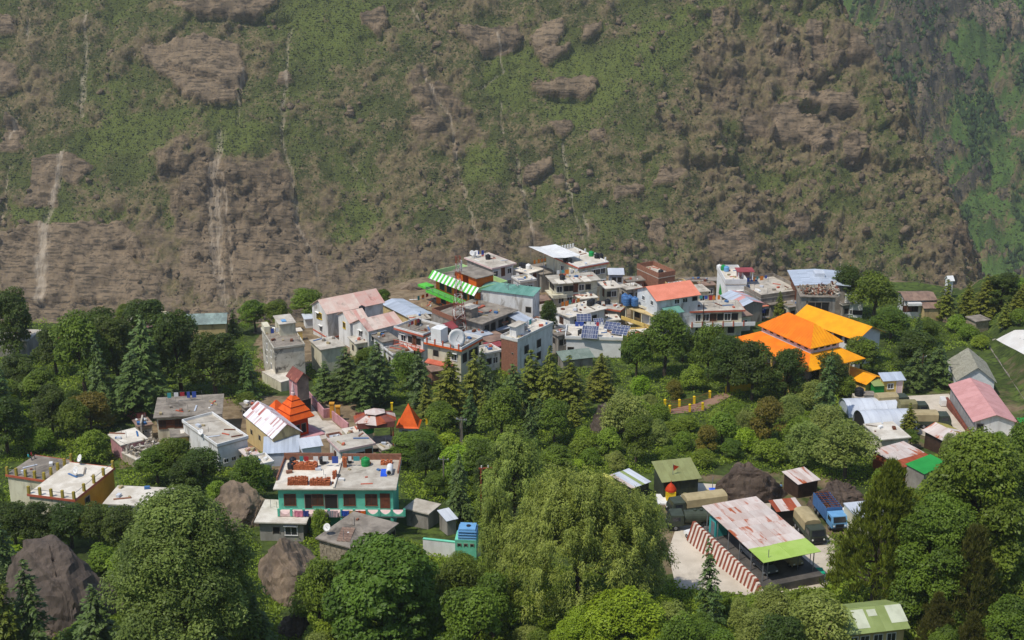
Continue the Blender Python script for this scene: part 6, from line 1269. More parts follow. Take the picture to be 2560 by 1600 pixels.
H('beigehut', 'house', 'house', 'plain beige hut wall right of the blue truck', (2150, 1256), (2147, 1300), (2200, 1276), 3.2, plaster_c, rm=metal_g, over=.1, depth=5)
H('slant', 'shed', 'shed', 'small grey metal roof half hidden by the giant right tree', (2275, 1246), (2286, 1262), (2312, 1252), 3.2, concrete_d, 'shed', metal_s, .4, nx=3)
H('redroofbit', 'shed', 'shed', 'patch of orange-pink roof glimpsed between pine and giant tree', (2262, 1312), (2268, 1326), (2296, 1320), 2.5, plaster_t, 'shed', pinkfade, .4, nx=2)
rk = at(1915, 1222)
boulder('netted_rock', 'big dark brown rounded rock behind the shelter roof', 1858, 1248, 14.5, 7.2, 9, 31, rock_n, ang=.2, peak=(-.2, 0, .15)); boulder('netted_rock', 'dark brown rock behind the blue truck', 2108, 1258, 11.5, 4.6, 8, 33, rock_n, ang=-.1)
boulder('rock', 'conical brown rock beside the utility pole left of the turquoise house', 588, 1302, 14.5, 6.4, 10, 35, rock_b, peak=(-.1, 0, .2)); boulder('rock', 'tall tan-brown rock below the low grey wavy-roofed house', 730, 1478, 11.5, 9.4, 9, 36, rock_b, peak=(-.3, .2, .25))
boulder('rock', 'huge dark grey-brown split boulder at the bottom left', 172, 1545, 17.5, 12.5, 13, 37, rock_g, peak=(.2, .1, .15), ang=.3); boulder('rock', 'upright grey-brown rock peeping from bushes in the middle', 1516, 1080, 8.2, 9.0, 6, 38, rock_g, peak=(.2, 0, .1))
boulder('rock', 'brown earth-coloured rock at the bottom left of the walnut tree', 735, 1580, 5.6, 3.0, 4, 39, rock_g); boulder('rock', 'pale small rock at the bottom left corner', 118, 1592, 3.6, 1.8, 3, 40, rock_b)
for i, (x, y, w, h_) in enumerate(((2432, 812, 5, 2.2), (2330, 795, 8, 2.6), (2385, 805, 7, 1.8), (1100, 706, 9, 2.5), (1030, 722, 8, 2.2))): boulder('rock', ['grey rock in front of the far right conifers', 'long brown bank rock below the brown roofs', 'flat rock ledge on the right slope', 'brown rock shelf left of the green balcony', 'lower brown rock left of the orange guest house'][i], x, y, w, h_, w*.6, 50+i, rock_b)
# shrine with flag, oil drums, blue tarp
p = at(1676, 1252); t = thing('roadside_shrine', 'tiny yellow shrine with red dome and white plinth left of the tanker', 'shrine', p); MB().mat(white_p).box(-2, 2, -1.6, 1.6, -.5, .35).obj('plinth', t); MB().mat(yellow_p).box(-.7, .7, -.7, .7, .355, 1.7).obj('body', t); MB().mat(redor_w).lathe([(.85, 1.7), (.8, 2.0), (.5, 2.5), (.1, 2.9), (.04, 3.3)], 12).obj('dome', t)
p = at(1680, 1240); t = thing('flag', 'red flag on a thin pole beside the tiny yellow shrine', 'flag', p); MB().mat(steel).tube((0, 0, -.3), (0, 0, 5.2), .04).obj('pole', t); MB().mat(redor_w).poly([(0, 0, 5.1), (.9, .2, 4.7), (.1, .02, 4.1)]).poly([(0, .02, 5.1), (.1, .04, 4.1), (.9, .22, 4.7)]).obj('cloth', t)
p = at(1692, 1224); t = thing('notice_board', 'dark red notice board in front of the dark green shed', 'sign', p, .1); MB().mat(M('deep_red_paint', (112, 24, 28), None)).box(0, 1.9, -.05, .05, .6, 2.1).obj('board', t); MB().mat(white_p).box(.3, 1.5, -.06, -.055, 1.5, 1.65).box(.4, 1.4, -.06, -.055, 1.2, 1.3).obj('lettering', t)
for x in (.1, 1.8): MB().mat(steel).tube((x, 0, -.3), (x, 0, .6), .05).obj('post', t)
for i, (x, y) in enumerate(((1700, 1243), (1712, 1247), (1758, 1244), (1768, 1240))):
    t = thing('oil_drum', ['leftmost', 'second', 'third', 'rightmost'][i]+' of the four drums in front of the dark green shed', 'drum', at(x, y), 0, 'drums by the dark shed'); MB().mat(canvas_o if i % 2 else army).lathe([(.3, 0), (.3, .28), (.32, .3), (.3, .32), (.3, .6), (.32, .62), (.3, .64), (.3, .9)], 14).obj('drum_body', t)
p = at(1782, 1252); t = thing('tarpaulin', 'bright blue tarpaulin draped at the back of the shelter roof', 'tarpaulin', p, .2); MB().mat(tarp_b).raw([(0, 0, 0), (1.6, -.2, .1), (1.7, 1.6, 1.2), (-.1, 1.8, 1.3), (.8, .6, .9)], [(0, 1, 4), (1, 2, 4), (2, 3, 4), (3, 0, 4)]).obj('sheet', t)
p = at(2010, 1455); t = thing('green_awning', 'small green canopy sheet at the front right of the yard', 'canopy', p, .05); MB().mat(M('jade_sheet', (20, 160, 120), (16, 150, 112), 1)).box(0, 2.7, 0, 1.6, 1.1, 1.16).obj('sheet', t)
for x in (.1, 2.6):
    for y in (.1, 1.5): MB().mat(steel).tube((x, y, -.4), (x, y, 1.098), .04).obj('post', t)
for i, (x, y, h_) in enumerate(((2002, 1425, 4.4), (1992, 1448, 4.4), (2024, 1418, 3.2), (1916, 1470, 5.5), (1780, 1240, 3.2))): post(at(x, y), h_, ['slim steel post at the right of the lime sheets', 'slim steel post in front of the shelter mouth', 'rightmost slim steel post by the shelter floor', 'tall steel post at the near corner of the lime sheets', 'leaning lamp post above the blue tarpaulin'][i], steel, .06, group='steel posts round the shelter')
# ---- compound at the far right
sheet_poly('compound_yard', [(2235, 992), (2372, 985), (2440, 1085), (2545, 1098), (2530, 1130), (2440, 1135), (2330, 1098), (2280, 1080), (2262, 1045)], .06, yardm)
CLEAR.append([(2240, 990), (2372, 990), (2430, 1090), (2520, 1105), (2500, 1120), (2440, 1130), (2380, 1110), (2300, 1060)])
def quonset(label, A, B, w, h_, open_front):
    a, b = at(*A), at(*B); d = b-a; rz = math.atan2(d.y, d.x); L = math.hypot(d.x, d.y); t = thing('barrel_hut', label, 'hut', a, rz, 'barrel huts'); n = 12; ns = 9
    for k in range(ns):
        x0, x1 = L*k/ns, L*(k+1)/ns-.01; o = .015*(k % 2); V = [(x, (w/2+o)*math.cos(math.pi*i/n), (h_+o)*math.sin(math.pi*i/n)**.8-.2) for x in (x0, x1) for i in range(n+1)]
        MB().mat(metal_g).raw(V, [(i, i+1, n+2+i, n+1+i) for i in range(n)]).obj('roof_sheet', t, True)
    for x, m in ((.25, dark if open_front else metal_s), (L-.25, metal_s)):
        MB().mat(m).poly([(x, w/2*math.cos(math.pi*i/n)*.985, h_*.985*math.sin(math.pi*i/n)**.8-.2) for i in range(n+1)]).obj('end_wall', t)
quonset('near silver barrel-roofed hut with dark open end', (2147, 1068), (2275, 1063), 6.6, 3.0, True); quonset('far silver barrel-roofed hut behind the open-ended one', (2108, 1030), (2236, 1026), 6.4, 2.4, False)
CLEAR.append([(2098, 995), (2232, 995), (2245, 1030), (2280, 1035), (2280, 1070), (2150, 1075), (2110, 1050)])
H('flatright', 'house', 'house', 'cream flat-roofed house in front of the barrel huts', (2147, 1063), (2202, 1102), (2282, 1099), 3.2, plaster_c, rm=concrete_w, over=.3, wins='f:k25/1.6x.5x.5')
H('yellowhouse', 'house', 'house', 'small yellow house with blue-grey roof, lilac door and green side hut', (2191, 940), (2208, 953), (2268, 952), 3.0, plaster_y, 'shed', metal_s, .5, nx=5, over=.35, wins='f:w34/1.2x1.0x.9;f:D80/1.55x1.0x2.3')
r = BLD['yellowhouse']; MB().mat(green_r).box(-1.9, -.01, -.3, 2.4, -1, 2.1).obj('side_hut', r['root']); slope(r['root'], (-2.1, -.5, 2.11), (2.05, 0, 0), (0, 3.0, .3), olive_l, 1, 1)
tank(at(2146, 1004)+Vector((0, 0, 1.2)), 'large black tank on a concrete block left of the yellow house', black_p, .8, 1.6)
for i, (x, y) in enumerate(((2146, 1004), (2170, 1004))): p = at(x, y); t = thing('concrete_block', ['concrete block under the large black tank', 'concrete cistern right of the large black tank'][i], 'block', p); MB().mat(concrete).box(-1, 1, -1, 1, -1, 1.18+.4*i).obj('block_body', t); MB().mat(concrete_d).box(-1.08, 1.08, -1.08, 1.08, 1.185+.4*i, 1.26+.4*i).obj('block_lid', t) if i else None
H('pinkhut', 'hut', 'hut', 'long white panelled hut with pink sheet roof at the right edge', (2371, 960), (2433, 1054), (2546, 1056), 3.0, plaster_w, 'gy', pink_r, 1.2, nx=9, over=.45, wallL=concrete_d, wins='f:k14/1.6x1.0x2.0')  # left wall darker than the gable: its shade is put into the colour
r = BLD['pinkhut']; t = r['root']
for k in range(9): MB().mat(M('grey_panel', (150, 148, 146), (138, 136, 132), 1)).box(-.07, -.004, r['W']*k/9+.06, r['W']*(k+1)/9-.06, .35, 2.9).obj('wall_panel', t)  # white panels painted grey to carry the shade on this side
MB().mat(M('brown_red_plinth', (128, 74, 58), (110, 62, 48), 1)).box(-.55, -.075, -.4, r['W']+1.0, -1, .25).obj('plinth', t)
for k in range(4): MB().mat(white_p).box(-1.5, -.56, r['W']+.9-.35*k, r['W']+1.2-.35*k, -1, .3-.07*k).obj('step', t)
H('shingle', 'house', 'house', 'white-gabled house with grey-green shingle roof above the pink-roofed hut', (2373, 899), (2390, 950), (2493, 953), 3.0, plaster_b, 'gy', greysh, 2.5, nx=12, ny=5, over=.45)
H('rustshed', 'shed', 'shed', 'shed with patchy white and red rusted roof left of the bright green roof', (2209, 1125), (2257, 1170), (2307, 1135), 2.8, rust, 'shed', [rust, rustmix, rustmix], .3, nx=5, ny=3, over=.25)
H('greenroof', 'shed', 'shed', 'shed with plain bright green roof beside the rusted roof', (2270, 1163), (2311, 1186), (2358, 1155), 3.2, plaster_g, 'shed', green_r, .3, over=.2)
H('oliveopen', 'shed', 'shed', 'open shed with yellow-olive and rusty gable roof below the pink-roofed hut', (2306, 1074), (2394, 1120), (2458, 1104), 2.6, darkwood, 'gy', [M('yellow_olive_sheet', (170, 158, 78), (156, 142, 66), .6), rustmix], .8, nx=6, over=.4, wallR=dark)
H('olivelong', 'house', 'house', 'long beige house with light green roof and pale patches at the bottom right', (2076, 1512), (2112, 1587), (2262, 1554), 3.6, plaster_t, 'gx', olive_l, 1.2, nx=8, over=.5, wins='f:w12,w32,w55,w78/1.4x1.0x1.2')
r = BLD['olivelong']; w_ = r['W']/2; pm_ = M('pale_sheet', (196, 200, 176), (180, 184, 160), .8)
for x_, y0_, ln_, wd_ in ((.20, .05, .85, 1.5), (.46, .55, .3, 1.1), (.80, .15, .8, 2.0)): slope(r['root'], (r['L']*x_, w_*y0_, r['h']+1.2*y0_+.09), (wd_, 0, 0), (0, w_*ln_, 1.2*ln_), pm_, 1, 1, th=.02)
H('pinkbit', 'hut', 'hut', 'corner of a green-roofed hut at the right frame edge beside the pink roof', (2548, 1052), (2556, 1066), (2600, 1060), 3.0, plaster_w, 'shed', green_r, .4)
sheet_poly('helipad', [(2490, 850), (2600, 835), (2640, 880), (2580, 900)], .1, M('pad_white', (226, 222, 214), (214, 208, 198), .2, .9, var=0))
wall_px('kerb_wall', 'thin pale kerb along the foot of the raised field', (2472, 868), (2580, 1030), .15, concrete_d, .25); wall_px('field_wall', 'low stone kerb round the pale landing pad', (2480, 852), (2600, 832), .3, concrete, .3)
wall_px('stone_wall', 'low dry stone wall on the far right slope', (2505, 822), (2580, 800), .7, stone_m, .5)
# ---- fences and poles
FY = [((1662, 1018), (1698, 1018), (1735, 1010), (1774, 996)), ((1674, 1033), (1724, 1030), (1756, 1026))]
nmz = [['leftmost', 'second', 'third', 'rightmost'], ['left', 'middle', 'right']]
for j, rowp in enumerate(FY):
    for i, (x, y) in enumerate(rowp):
        t = thing('fence_post', nmz[j][i]+(' yellow post of the back fence on the hillside path' if j == 0 else ' yellow post of the front row on the hillside path'), 'post', at(x, y), 0, 'yellow fence posts'); MB().mat(yellow_p).box(-.2, .2, -.2, .2, -.4, 1.35).obj('shaft', t); MB().mat(yellow_p).lathe([(.28, 1.352), (.28, 1.45), (.05, 1.6)], 8).obj('cap', t)
    for i in range(len(rowp)-1):
        a, b = at(*rowp[i]), at(*rowp[i+1]); t = thing('fence_rail', 'rusty rails between the '+nmz[j][i]+' and next yellow post of the '+('back' if j == 0 else 'front')+' row', 'fence rail', a, 0, 'rails between yellow posts')
        for z in (.45, .85, 1.2): MB().mat(rustpole).tube((0, 0, z), (b.x-a.x, b.y-a.y, b.z-a.z+z), .035, n=5).obj('rail', t)
sheet_poly('hillside_path', [(1660, 1030), (1700, 1018), (1740, 1010), (1800, 985), (1840, 975), (1830, 990), (1760, 1028), (1676, 1036)], .08, M('path_stone', (150, 120, 100), (126, 98, 82), .8, .9, var=0))
for i, (x, y) in enumerate(((1060, 1046), (1067, 1062), (980, 1026))): t = thing('fence_post', ['upper yellow post right of the orange pyramid shrine', 'lower yellow post right of the orange pyramid shrine', 'yellow post behind the rusty pavilion'][i], 'post', at(x, y), 0, 'yellow fence posts'); MB().mat(yellow_p).box(-.18, .18, -.18, .18, -.4, 1.4).obj('shaft', t); MB().mat(yellow_p).box(-.24, .24, -.24, .24, 1.402, 1.5).obj('cap', t)
wall_px('yellow_wall', 'low yellow wall half hidden by trees below the orange hall', (1815, 985), (1880, 975), 1.5, yellow_p, .3)
def upole(x, base, top, label, m=concrete, arms=1):
    p = at(x, base); mm = mpp(x, base); h_ = (base-top)*mm/math.cos(R(20)); t = thing('utility_pole', label, 'utility pole', p, rnd.random()-.5, 'utility poles'); MB().mat(m).tube((0, 0, -.5), (0, 0, h_), .14, .09, 7).obj('shaft', t)
    for k in range(arms): MB().mat(steel).box(-.8, .8, -.04, .04, h_-.5-.6*k, h_-.4-.6*k).obj('crossarm', t)
    for xx in (-.7, 0, .7): MB().mat(white_p).tube((xx, 0, h_-.39), (xx, 0, h_-.2), .05).obj('insulator', t)
    return t
upole(648, 1262, 1200, 'concrete utility pole beside the conical brown rock'); upole(1152, 1120, 1042, 'left pole of the thin pair in the middle trees', concrete_d); upole(1156, 1122, 1042, 'right pole of the thin pair in the middle trees', concrete_d)
upole(1110, 1240, 1140, 'slim pole left of the dark deodar by the small huts', concrete_d); upole(2300, 970, 890, 'rust red utility pole behind the yellow house', rustpole); upole(2122, 715, 665, 'orange pole beside the silver hall roof', M('orange_pole', (200, 120, 30), None)); upole(1755, 860, 760, 'dark wooden pole among the trees below the tan house', darkwood)
p = at(1203, 1290); t = thing('transformer_frame', 'twin-legged steel transformer frame left of the willow', 'pylon', p, .1)
for x in (0, 2.1): MB().mat(rustpole).box(x-.1, x+.1, -.1, .1, -.5, 7.4).obj('leg', t)
for z in (7.4, 4.6, 2.2): MB().mat(rustpole).box(-.3, 2.4, -.1, .1, z+.003, z+.18).obj('crossbar', t)
for x in (.1, 1.05, 2.0): MB().mat(white_p).tube((x, 0, 7.6), (x, 0, 7.95), .09).obj('insulator', t)
def mast(x, base, top, w0, w1, label, m1, m2, legs=True):
    p = at(x, base); mm = mpp(x, base); h_ = (base-top)*mm/math.cos(R(17)); t = thing('lattice_mast', label, 'mast', p, .35); n = max(8, int(h_/1.6))
    cr = [(-1, -1), (1, -1), (1, 1), (-1, 1)]; wd = lambda z: w0+(w1-w0)*min(1, z/h_/.75)
    for a in cr: MB().mat(m1).tube((a[0]*w0/2, a[1]*w0/2, -.5), (a[0]*w1/2, a[1]*w1/2, h_*.75), .055, .05, 5).tube((a[0]*w1/2, a[1]*w1/2, h_*.75), (a[0]*w1/2, a[1]*w1/2, h_), .05, .04, 5).obj('leg', t)
    for k in range(n):
        z0, z1 = h_*k/n, h_*(k+1)/n; b = MB().mat(m1 if k % 2 else m2); q0, q1 = wd(z0)/2, wd(z1)/2
        for i in range(4):
            a, c = cr[i], cr[(i+1) % 4]; b.tube((a[0]*q0, a[1]*q0, z0), (c[0]*q1, c[1]*q1, z1), .028, n=4, cap=False); b.tube((c[0]*q0, c[1]*q0, z0), (a[0]*q1, a[1]*q1, z1), .028, n=4, cap=False); b.tube((a[0]*q1, a[1]*q1, z1), (c[0]*q1, c[1]*q1, z1), .028, n=4, cap=False)
        b.obj('brace_panel', t)
    for k in range(3): MB().mat(white_p).box(w1/2+.15, w1/2+.35, -.15+.3*k, .1+.3*k, h_*.84, h_*.95).obj('antenna', t)
    return t
mast(1148, 868, 642, 3.2, .9, 'tall red and white lattice mast behind the dish roof house', rustpole, white_p); mast(1279, 826, 706, 3.8, 2.2, 'shorter grey lattice mast left of the lone round tree', steel, steel)
# ---- roof tanks and dishes of the town
for key, x, y, lb, m in (('hotel', 1391, 629, 'green tank at the back left of the white awning roof', green_p), ('hotel', 1478, 640, 'green tank at the back of the red-edged hotel roof', green_p), ('hotel', 1492, 645, 'left of two black tanks on the red-edged hotel roof', black_p), ('hotel', 1502, 646, 'right of two black tanks on the red-edged hotel roof', black_p), ('hotel', 1414, 655, 'left black tank beside the white awning', black_p), ('hotel', 1424, 657, 'right black tank beside the white awning', black_p),
  ('twin', 1220, 648, 'black tank on the roof of the grey-walled flat house', black_p), ('tankhouse', 1303, 668, 'left black tank on the small white house', black_p), ('tankhouse', 1311, 670, 'right black tank on the small white house', black_p), ('tankhouse', 1321, 672, 'white tank on the small white house', white_p), ('orange', 1182, 690, 'left black tank on the orange guest house', black_p), ('orange', 1190, 692, 'right black tank on the orange guest house', black_p),
  ('roofless', 1652, 686, 'black tank inside the unfinished brick parapet', black_p), ('whitestep', 1798, 674, 'white tank on top of the sloping-walled white house', white_p), ('whitestep', 1808, 675, 'green tank on top of the sloping-walled white house', green_p), ('whitestep', 1816, 678, 'pale blue tank on top of the sloping-walled white house', lblue_p),
  ('salmonbase', 1562, 756, 'leftmost blue tank on the beige balcony house', blue_p), ('salmonbase', 1574, 760, 'second blue tank on the beige balcony house', blue_p), ('salmonbase', 1566, 763, 'front blue tank on the beige balcony house', blue_p), ('salmonbase', 1587, 764, 'rightmost blue tank on the beige balcony house', blue_p),
  ('shophouse', 1474, 764, 'black tank at the back of the cluttered white roof', black_p), ('shophouse', 1480, 760, 'second black tank at the back of the cluttered white roof', black_p), ('shutter', 1496, 766, 'left black tank on the red-shutter house', black_p), ('shutter', 1519, 761, 'right black tank on the red-shutter house', black_p),
  ('mill', 1185, 778, 'black tank on the dark flat roof below the teal hall', black_p), ('balcony', 1045, 812, 'black tank behind the red-railed balcony house', black_p), ('dishhouse', 1120, 835, 'black tank beside the stair room of the dish roof', black_p), ('leftflat', 54, 838, 'black tank on the far left grey roof', black_p), ('greentanks', 363, 789, 'left of two green tanks behind the left oaks', green_p), ('greentanks', 378, 792, 'right of two green tanks behind the left oaks', green_p),
  ('school', 905, 778, 'black tank at the back of the school roof', black_p), ('solar', 1452, 838, 'left black tank in front of the solar panels', black_p), ('solar', 1476, 838, 'black tank right of the steep solar panels', black_p), ('bricktower', 1311, 824, 'grey tank on the brick-fronted house', steel), ('creambig', 1406, 700, 'black tank on the big cream house roof', black_p)):
    tank(onroof(key, x, y), lb, m, .62 if m is not blue_p else .75, 1.25 if m is not blue_p else 2.0)
dish(onroof('twin', 1180, 643), 'small dish left on the grey-walled flat house roof', .7, .5, .6); dish(onroof('twin', 1191, 643), 'small dish right on the grey-walled flat house roof', .7, .2, .6); dish(onroof('flatlong', 504, 1092), 'small dish on the wide grey roof', .5, -.4)
p = at(1500, 862); 
# utility clutter of the street: low walls and stalls
for i, (P1, P0, P2, hh, wm, rmm, lb) in enumerate((((1210, 838), (1224, 858), (1258, 840), 3.0, concrete_d, brownroof, 'rusty-roofed stall left of the brick-fronted house'), ((1232, 812), (1244, 828), (1280, 812), 3.2, plaster_g, metal_s, 'grey tin stall behind the brick-fronted house'), ((1214, 858), (1230, 872), (1262, 862), 2.6, concrete_d, maroon, 'dark stall with maroon roof near the dish roof house'), ((1335, 742), (1345, 756), (1378, 748), 3.0, brick_m, brownroof, 'brown-roofed stall below the big cream house'),
   ((1340, 766), (1350, 780), (1376, 768), 3.0, plaster_g, concrete, 'grey stall behind the lone round tree'), ((1560, 800), (1575, 812), (1640, 806), 2.6, plaster_t, concrete_w, 'tan shop under the beige balconies'), ((1898, 758), (1906, 768), (1932, 762), 2.6, white_p, salmon, 'small shop with salmon awning right of the pale blue roof'), ((1905, 740), (1925, 764), (1985, 752), 3.0, plaster_g, concrete_d, 'grey house corner left of the ruin'), ((2030, 770), (2010, 782), (2080, 785), 3.2, plaster_c, concrete, 'cream shop row under the ruin'), ((1440, 676), (1450, 690), (1520, 690), 4.0, plaster_c, concrete_d, 'plain cream block right below the red-edged hotel'))):
    H('stall%d' % i, 'shop', 'shop', lb, P1, P0, P2, hh, wm, rm=rmm, over=.4, wins='f:k30,k72/1.5x1.2x1.6', clear=(i > 3))
FILL = [((1196, 872), (1210, 890), (1246, 876), 3.4, plaster_w, concrete, 'white low shop at the front edge of town below the dish roof house'), ((1330, 848), (1342, 864), (1362, 852), 3.2, plaster_c, metal_g, 'cream shop right of the tall brick-fronted house'), ((1386, 826), (1394, 842), (1420, 832), 4.2, plaster_g, concrete_d, 'grey house left of the solar panel house'), ((968, 872), (982, 892), (1030, 880), 3.2, plaster_w, concrete_d, 'white house among the deodars below the red-railed balconies'),
  ((1586, 778), (1600, 796), (1650, 790), 3.4, plaster_y, concrete, 'ochre annex in front of the salmon-roofed house'), ((1812, 778), (1826, 796), (1876, 786), 3.2, plaster_c, brownroof, 'cream house below the pale blue sheet roof'), ((1092, 750), (1104, 766), (1150, 754), 3.0, concrete_d, rustmix, 'dark rusty-roofed shed below the orange guest house'), ((1440, 734), (1450, 750), (1492, 742), 4.4, plaster_c, concrete_w, 'cream block under the big cream house'),
  ((596, 1126), (614, 1144), (650, 1136), 2.6, plaster_t, rustmix, 'little tan shed with rusty roof left of the long blue-grey shed'), ((612, 1150), (634, 1172), (686, 1160), 2.4, plaster_w, concrete_w, 'low pale canopy roof left behind the turquoise house'), ((596, 1010), (612, 1022), (650, 1014), 2.4, plaster_g, concrete_d, 'small grey hut behind the streaky white roof'), ((330, 1052), (344, 1070), (384, 1062), 2.6, stone_m, brownroof, 'small stone hut left of the beige house'), ((815, 1092), (828, 1106), (862, 1100), 2.2, brick_m, metal_s, 'small brick store behind the three-window white house'), ((944, 1112), (956, 1128), (985, 1120), 2.2, concrete_d, concrete, 'low grey store right of the three-window white house'),
  ((1236, 762), (1250, 778), (1290, 764), 3.6, plaster_g, concrete_d, 'dull grey block between the dark flat house and the teal hall'), ((1296, 742), (1306, 760), (1342, 750), 3.4, plaster_c, brownroof, 'cream shop with brown roof behind the grey lattice mast'),
  ((1556, 712), (1566, 726), (1600, 716), 4.0, plaster_g, concrete, 'grey house between the cream wing and the salmon roof'), ((1560, 694), (1568, 706), (1612, 700), 3.4, brick_m, concrete_d, 'low brick house below the unfinished brick parapet'), ((1664, 706), (1672, 716), (1716, 708), 3.0, plaster_t, concrete_d, 'tan low block just behind the salmon roof ridge'),
  ((1706, 716), (1718, 734), (1772, 726), 3.6, plaster_c, concrete, 'flat cream house right behind the salmon gable'), ((1744, 704), (1752, 716), (1790, 712), 2.8, concrete_d, brownroof, 'brown roofed hut left of the white sloping-walled house'), ((1846, 722), (1858, 740), (1898, 730), 3.0, plaster_w, concrete_d, 'white low house behind the pale blue sheet roof'),
  ((1920, 700), (1928, 712), (1966, 706), 3.2, plaster_g, concrete_w, 'grey flat block left of the silver hall roof'), ((1416, 690), (1424, 700), (1446, 694), 3.8, plaster_c, brownroof, 'brown-roofed annex left of the red-edged hotel'), ((1286, 694), (1300, 708), (1338, 700), 4.4, plaster_w, concrete_w, 'white terrace block below the small tank house'),
  ((1020, 790), (1030, 804), (1078, 796), 3.6, plaster_w, concrete, 'white low house behind the red-railed balconies'), ((1176, 828), (1188, 846), (1222, 832), 3.4, plaster_g, metal_s, 'grey tin-roofed house right of the dish roof house'), ((1216, 800), (1226, 816), (1262, 804), 4.0, brick_m, concrete_d, 'brick block with dark roof left of the grey lattice mast'),
  ((1330, 796), (1340, 812), (1366, 800), 3.6, plaster_w, concrete, 'narrow white house right behind the brick-fronted house'), ((1486, 790), (1494, 804), (1552, 800), 3.4, plaster_w, concrete_w, 'white extension under the red-shutter house'), ((1566, 826), (1578, 842), (1632, 836), 3.0, plaster_y, concrete_w, 'ochre shop at the foot of the beige balconies'), ((1730, 792), (1744, 804), (1806, 796), 3.0, plaster_t, concrete, 'tan ground-floor shop below the red-edged house'),
  ((1960, 756), (1972, 770), (2004, 762), 3.6, plaster_c, concrete_d, 'cream corner house left below the ruin'), ((2096, 752), (2106, 764), (2140, 758), 3.0, plaster_g, concrete_w, 'grey low block below the white box house'), ((880, 842), (888, 862), (930, 852), 3.2, plaster_c, concrete, 'cream annex below the stepped school wings'), ((944, 838), (956, 858), (992, 846), 4.6, plaster_w, concrete_d, 'white narrow house between school and red-railed balconies')]
for i, (P1, P0, P2, hh, wm, rmm, lb) in enumerate(FILL):
    H('fill%d' % i, 'house', 'house', lb, P1, P0, P2, hh, wm, rm=rmm, over=.35, wins='f:k28,w70/1.5x1.0x1.2;s:k50/1.5x.9x1.2', clear=False, par=.35 if i % 3 == 0 else 0)
def clutter(key, n, seed):
    """Odds and ends that lie about on a flat roof: blocks, planks, basins, rods and a washing line."""
    r = BLD[key]; g = random.Random(seed); b = MB(); zt = r['h']+.2; L, Wd = r['L'], r['W']; ms = [concrete_d, brick_m, woodbrown, blue_p, white_p, metal_g, redtrim, canvas]
    for k in range(n):
        b.mat(ms[g.randrange(len(ms))]); x, y = g.uniform(.05, .95)*L, g.uniform(.1, .95)*Wd; q = g.random()
        if q < .55: s = g.uniform(.2, .7); b.cbox((x, y, zt+s*.3), (s*1.3, s*.8, s*.6), Matrix.Rotation(g.random()*3, 3, 'Z'))
        elif q < .8: b.cbox((x, y, zt+.06), (g.uniform(1.2, 2.6), .25, .12), Matrix.Rotation(g.random()*3, 3, 'Z'))
        else: b.mat(steel).tube((x, y, zt), (x, y, zt+g.uniform(.8, 1.6)), .035, n=4)
    tag(b.obj('roof_clutter', r['root']), kind='stuff')
    if n >= 10:
        x0, x1, y = L*.12, L*.7, Wd*g.uniform(.55, .85); MB().mat(steel).tube((x0, y, zt), (x0, y, zt+1.7), .03, n=4).tube((x1, y, zt), (x1, y, zt+1.7), .03, n=4).tube((x0, y, zt+1.65), (x1, y, zt+1.65), .012, n=4).obj('washing_line', r['root'])
        cm = [white_p, M('cloth_red', (170, 50, 56), None, var=0), M('cloth_blue', (60, 84, 160), None, var=0), M('cloth_orange', (220, 130, 50), None, var=0), M('cloth_teal', (70, 150, 150), None, var=0)]
        x = x0+.2
        while x < x1-.6: w = g.uniform(.4, .9); MB().mat(cm[g.randrange(5)]).box(x, x+w, y-.02, y+.02, zt+.5+.5*g.random(), zt+1.64).obj('garment', r['root']); x += w+g.uniform(.1, .7)
for i, (k, n) in enumerate((('hotel', 8), ('twin', 10), ('creambig', 14), ('creamwing', 6), ('mill', 16), ('parapetbox', 8), ('dishhouse', 14), ('balcony', 12), ('bricktower', 14), ('shophouse', 16), ('shutter', 8), ('solar', 14), ('salmonbase', 6), ('salmonwing', 12), ('whitestep', 8), ('greyterrace', 16), ('upmid', 10), ('weathered', 12), ('creamlow', 6), ('flatlong', 8), ('terrhouse', 12), ('whitelow', 6), ('win3', 5), ('terracetank', 6), ('turq', 12), ('greyhouse', 4), ('stonehouse', 5), ('ochreA', 4), ('ochreB', 5), ('longwhite', 5), ('orange', 12), ('roofless', 6), ('longback', 6), ('tankhouse', 5), ('yardplat', 12), ('flatright', 5), ('leftflat', 6), ('greentanks', 5))): clutter(k, n, 300+i)
for i in range(len(FILL)): clutter('fill%d' % i, 6, 400+i)
def cable(A, B, ha, hb, label, sag=1.2):
    a, b = at(*A)+Vector((0, 0, ha)), at(*B)+Vector((0, 0, hb)); c = MB().mat(black_p); n = 14; P = [a.lerp(b, i/n)-Vector((0, 0, sag*4*(i/n)*(1-i/n))) for i in range(n+1)]
    for p, q in zip(P[:-1], P[1:]): c.tube(p-a, q-a, .022, n=4, cap=False)
    o = c.obj('power_cable'); o.location = a; tag(o, label, 'cable', 'power cables')
cable((648, 1262), (300, 1180), 3.4, 5.5, 'power cable from the concrete pole to the left houses'); cable((648, 1262), (1020, 1275), 3.4, 5, 'power cable from the concrete pole past the turquoise house'); cable((2300, 970), (2060, 1000), 5.2, 7, 'power cable from the rust red pole towards the barrel huts'); cable((2300, 970), (2500, 960), 5.2, 6, 'power cable from the rust red pole over the shingle roof'); cable((1152, 1120), (1110, 1240), 5.0, 6, 'power cable between the thin middle poles'); cable((-20, 1150), (560, 1160), 7, 7.5, 'long power cable crossing the left trees'); cable((1148, 868), (1279, 826), 8, 7, 'cable between the two lattice masts'); cable((1279, 826), (1500, 790), 7, 7, 'cable from the grey lattice mast to the red-shutter house'); cable((1755, 860), (1600, 850), 7, 6, 'cable from the dark wooden pole to the ochre shop'); cable((1203, 1290), (1110, 1240), 7.2, 6.5, 'cable from the transformer frame to the slim pole')
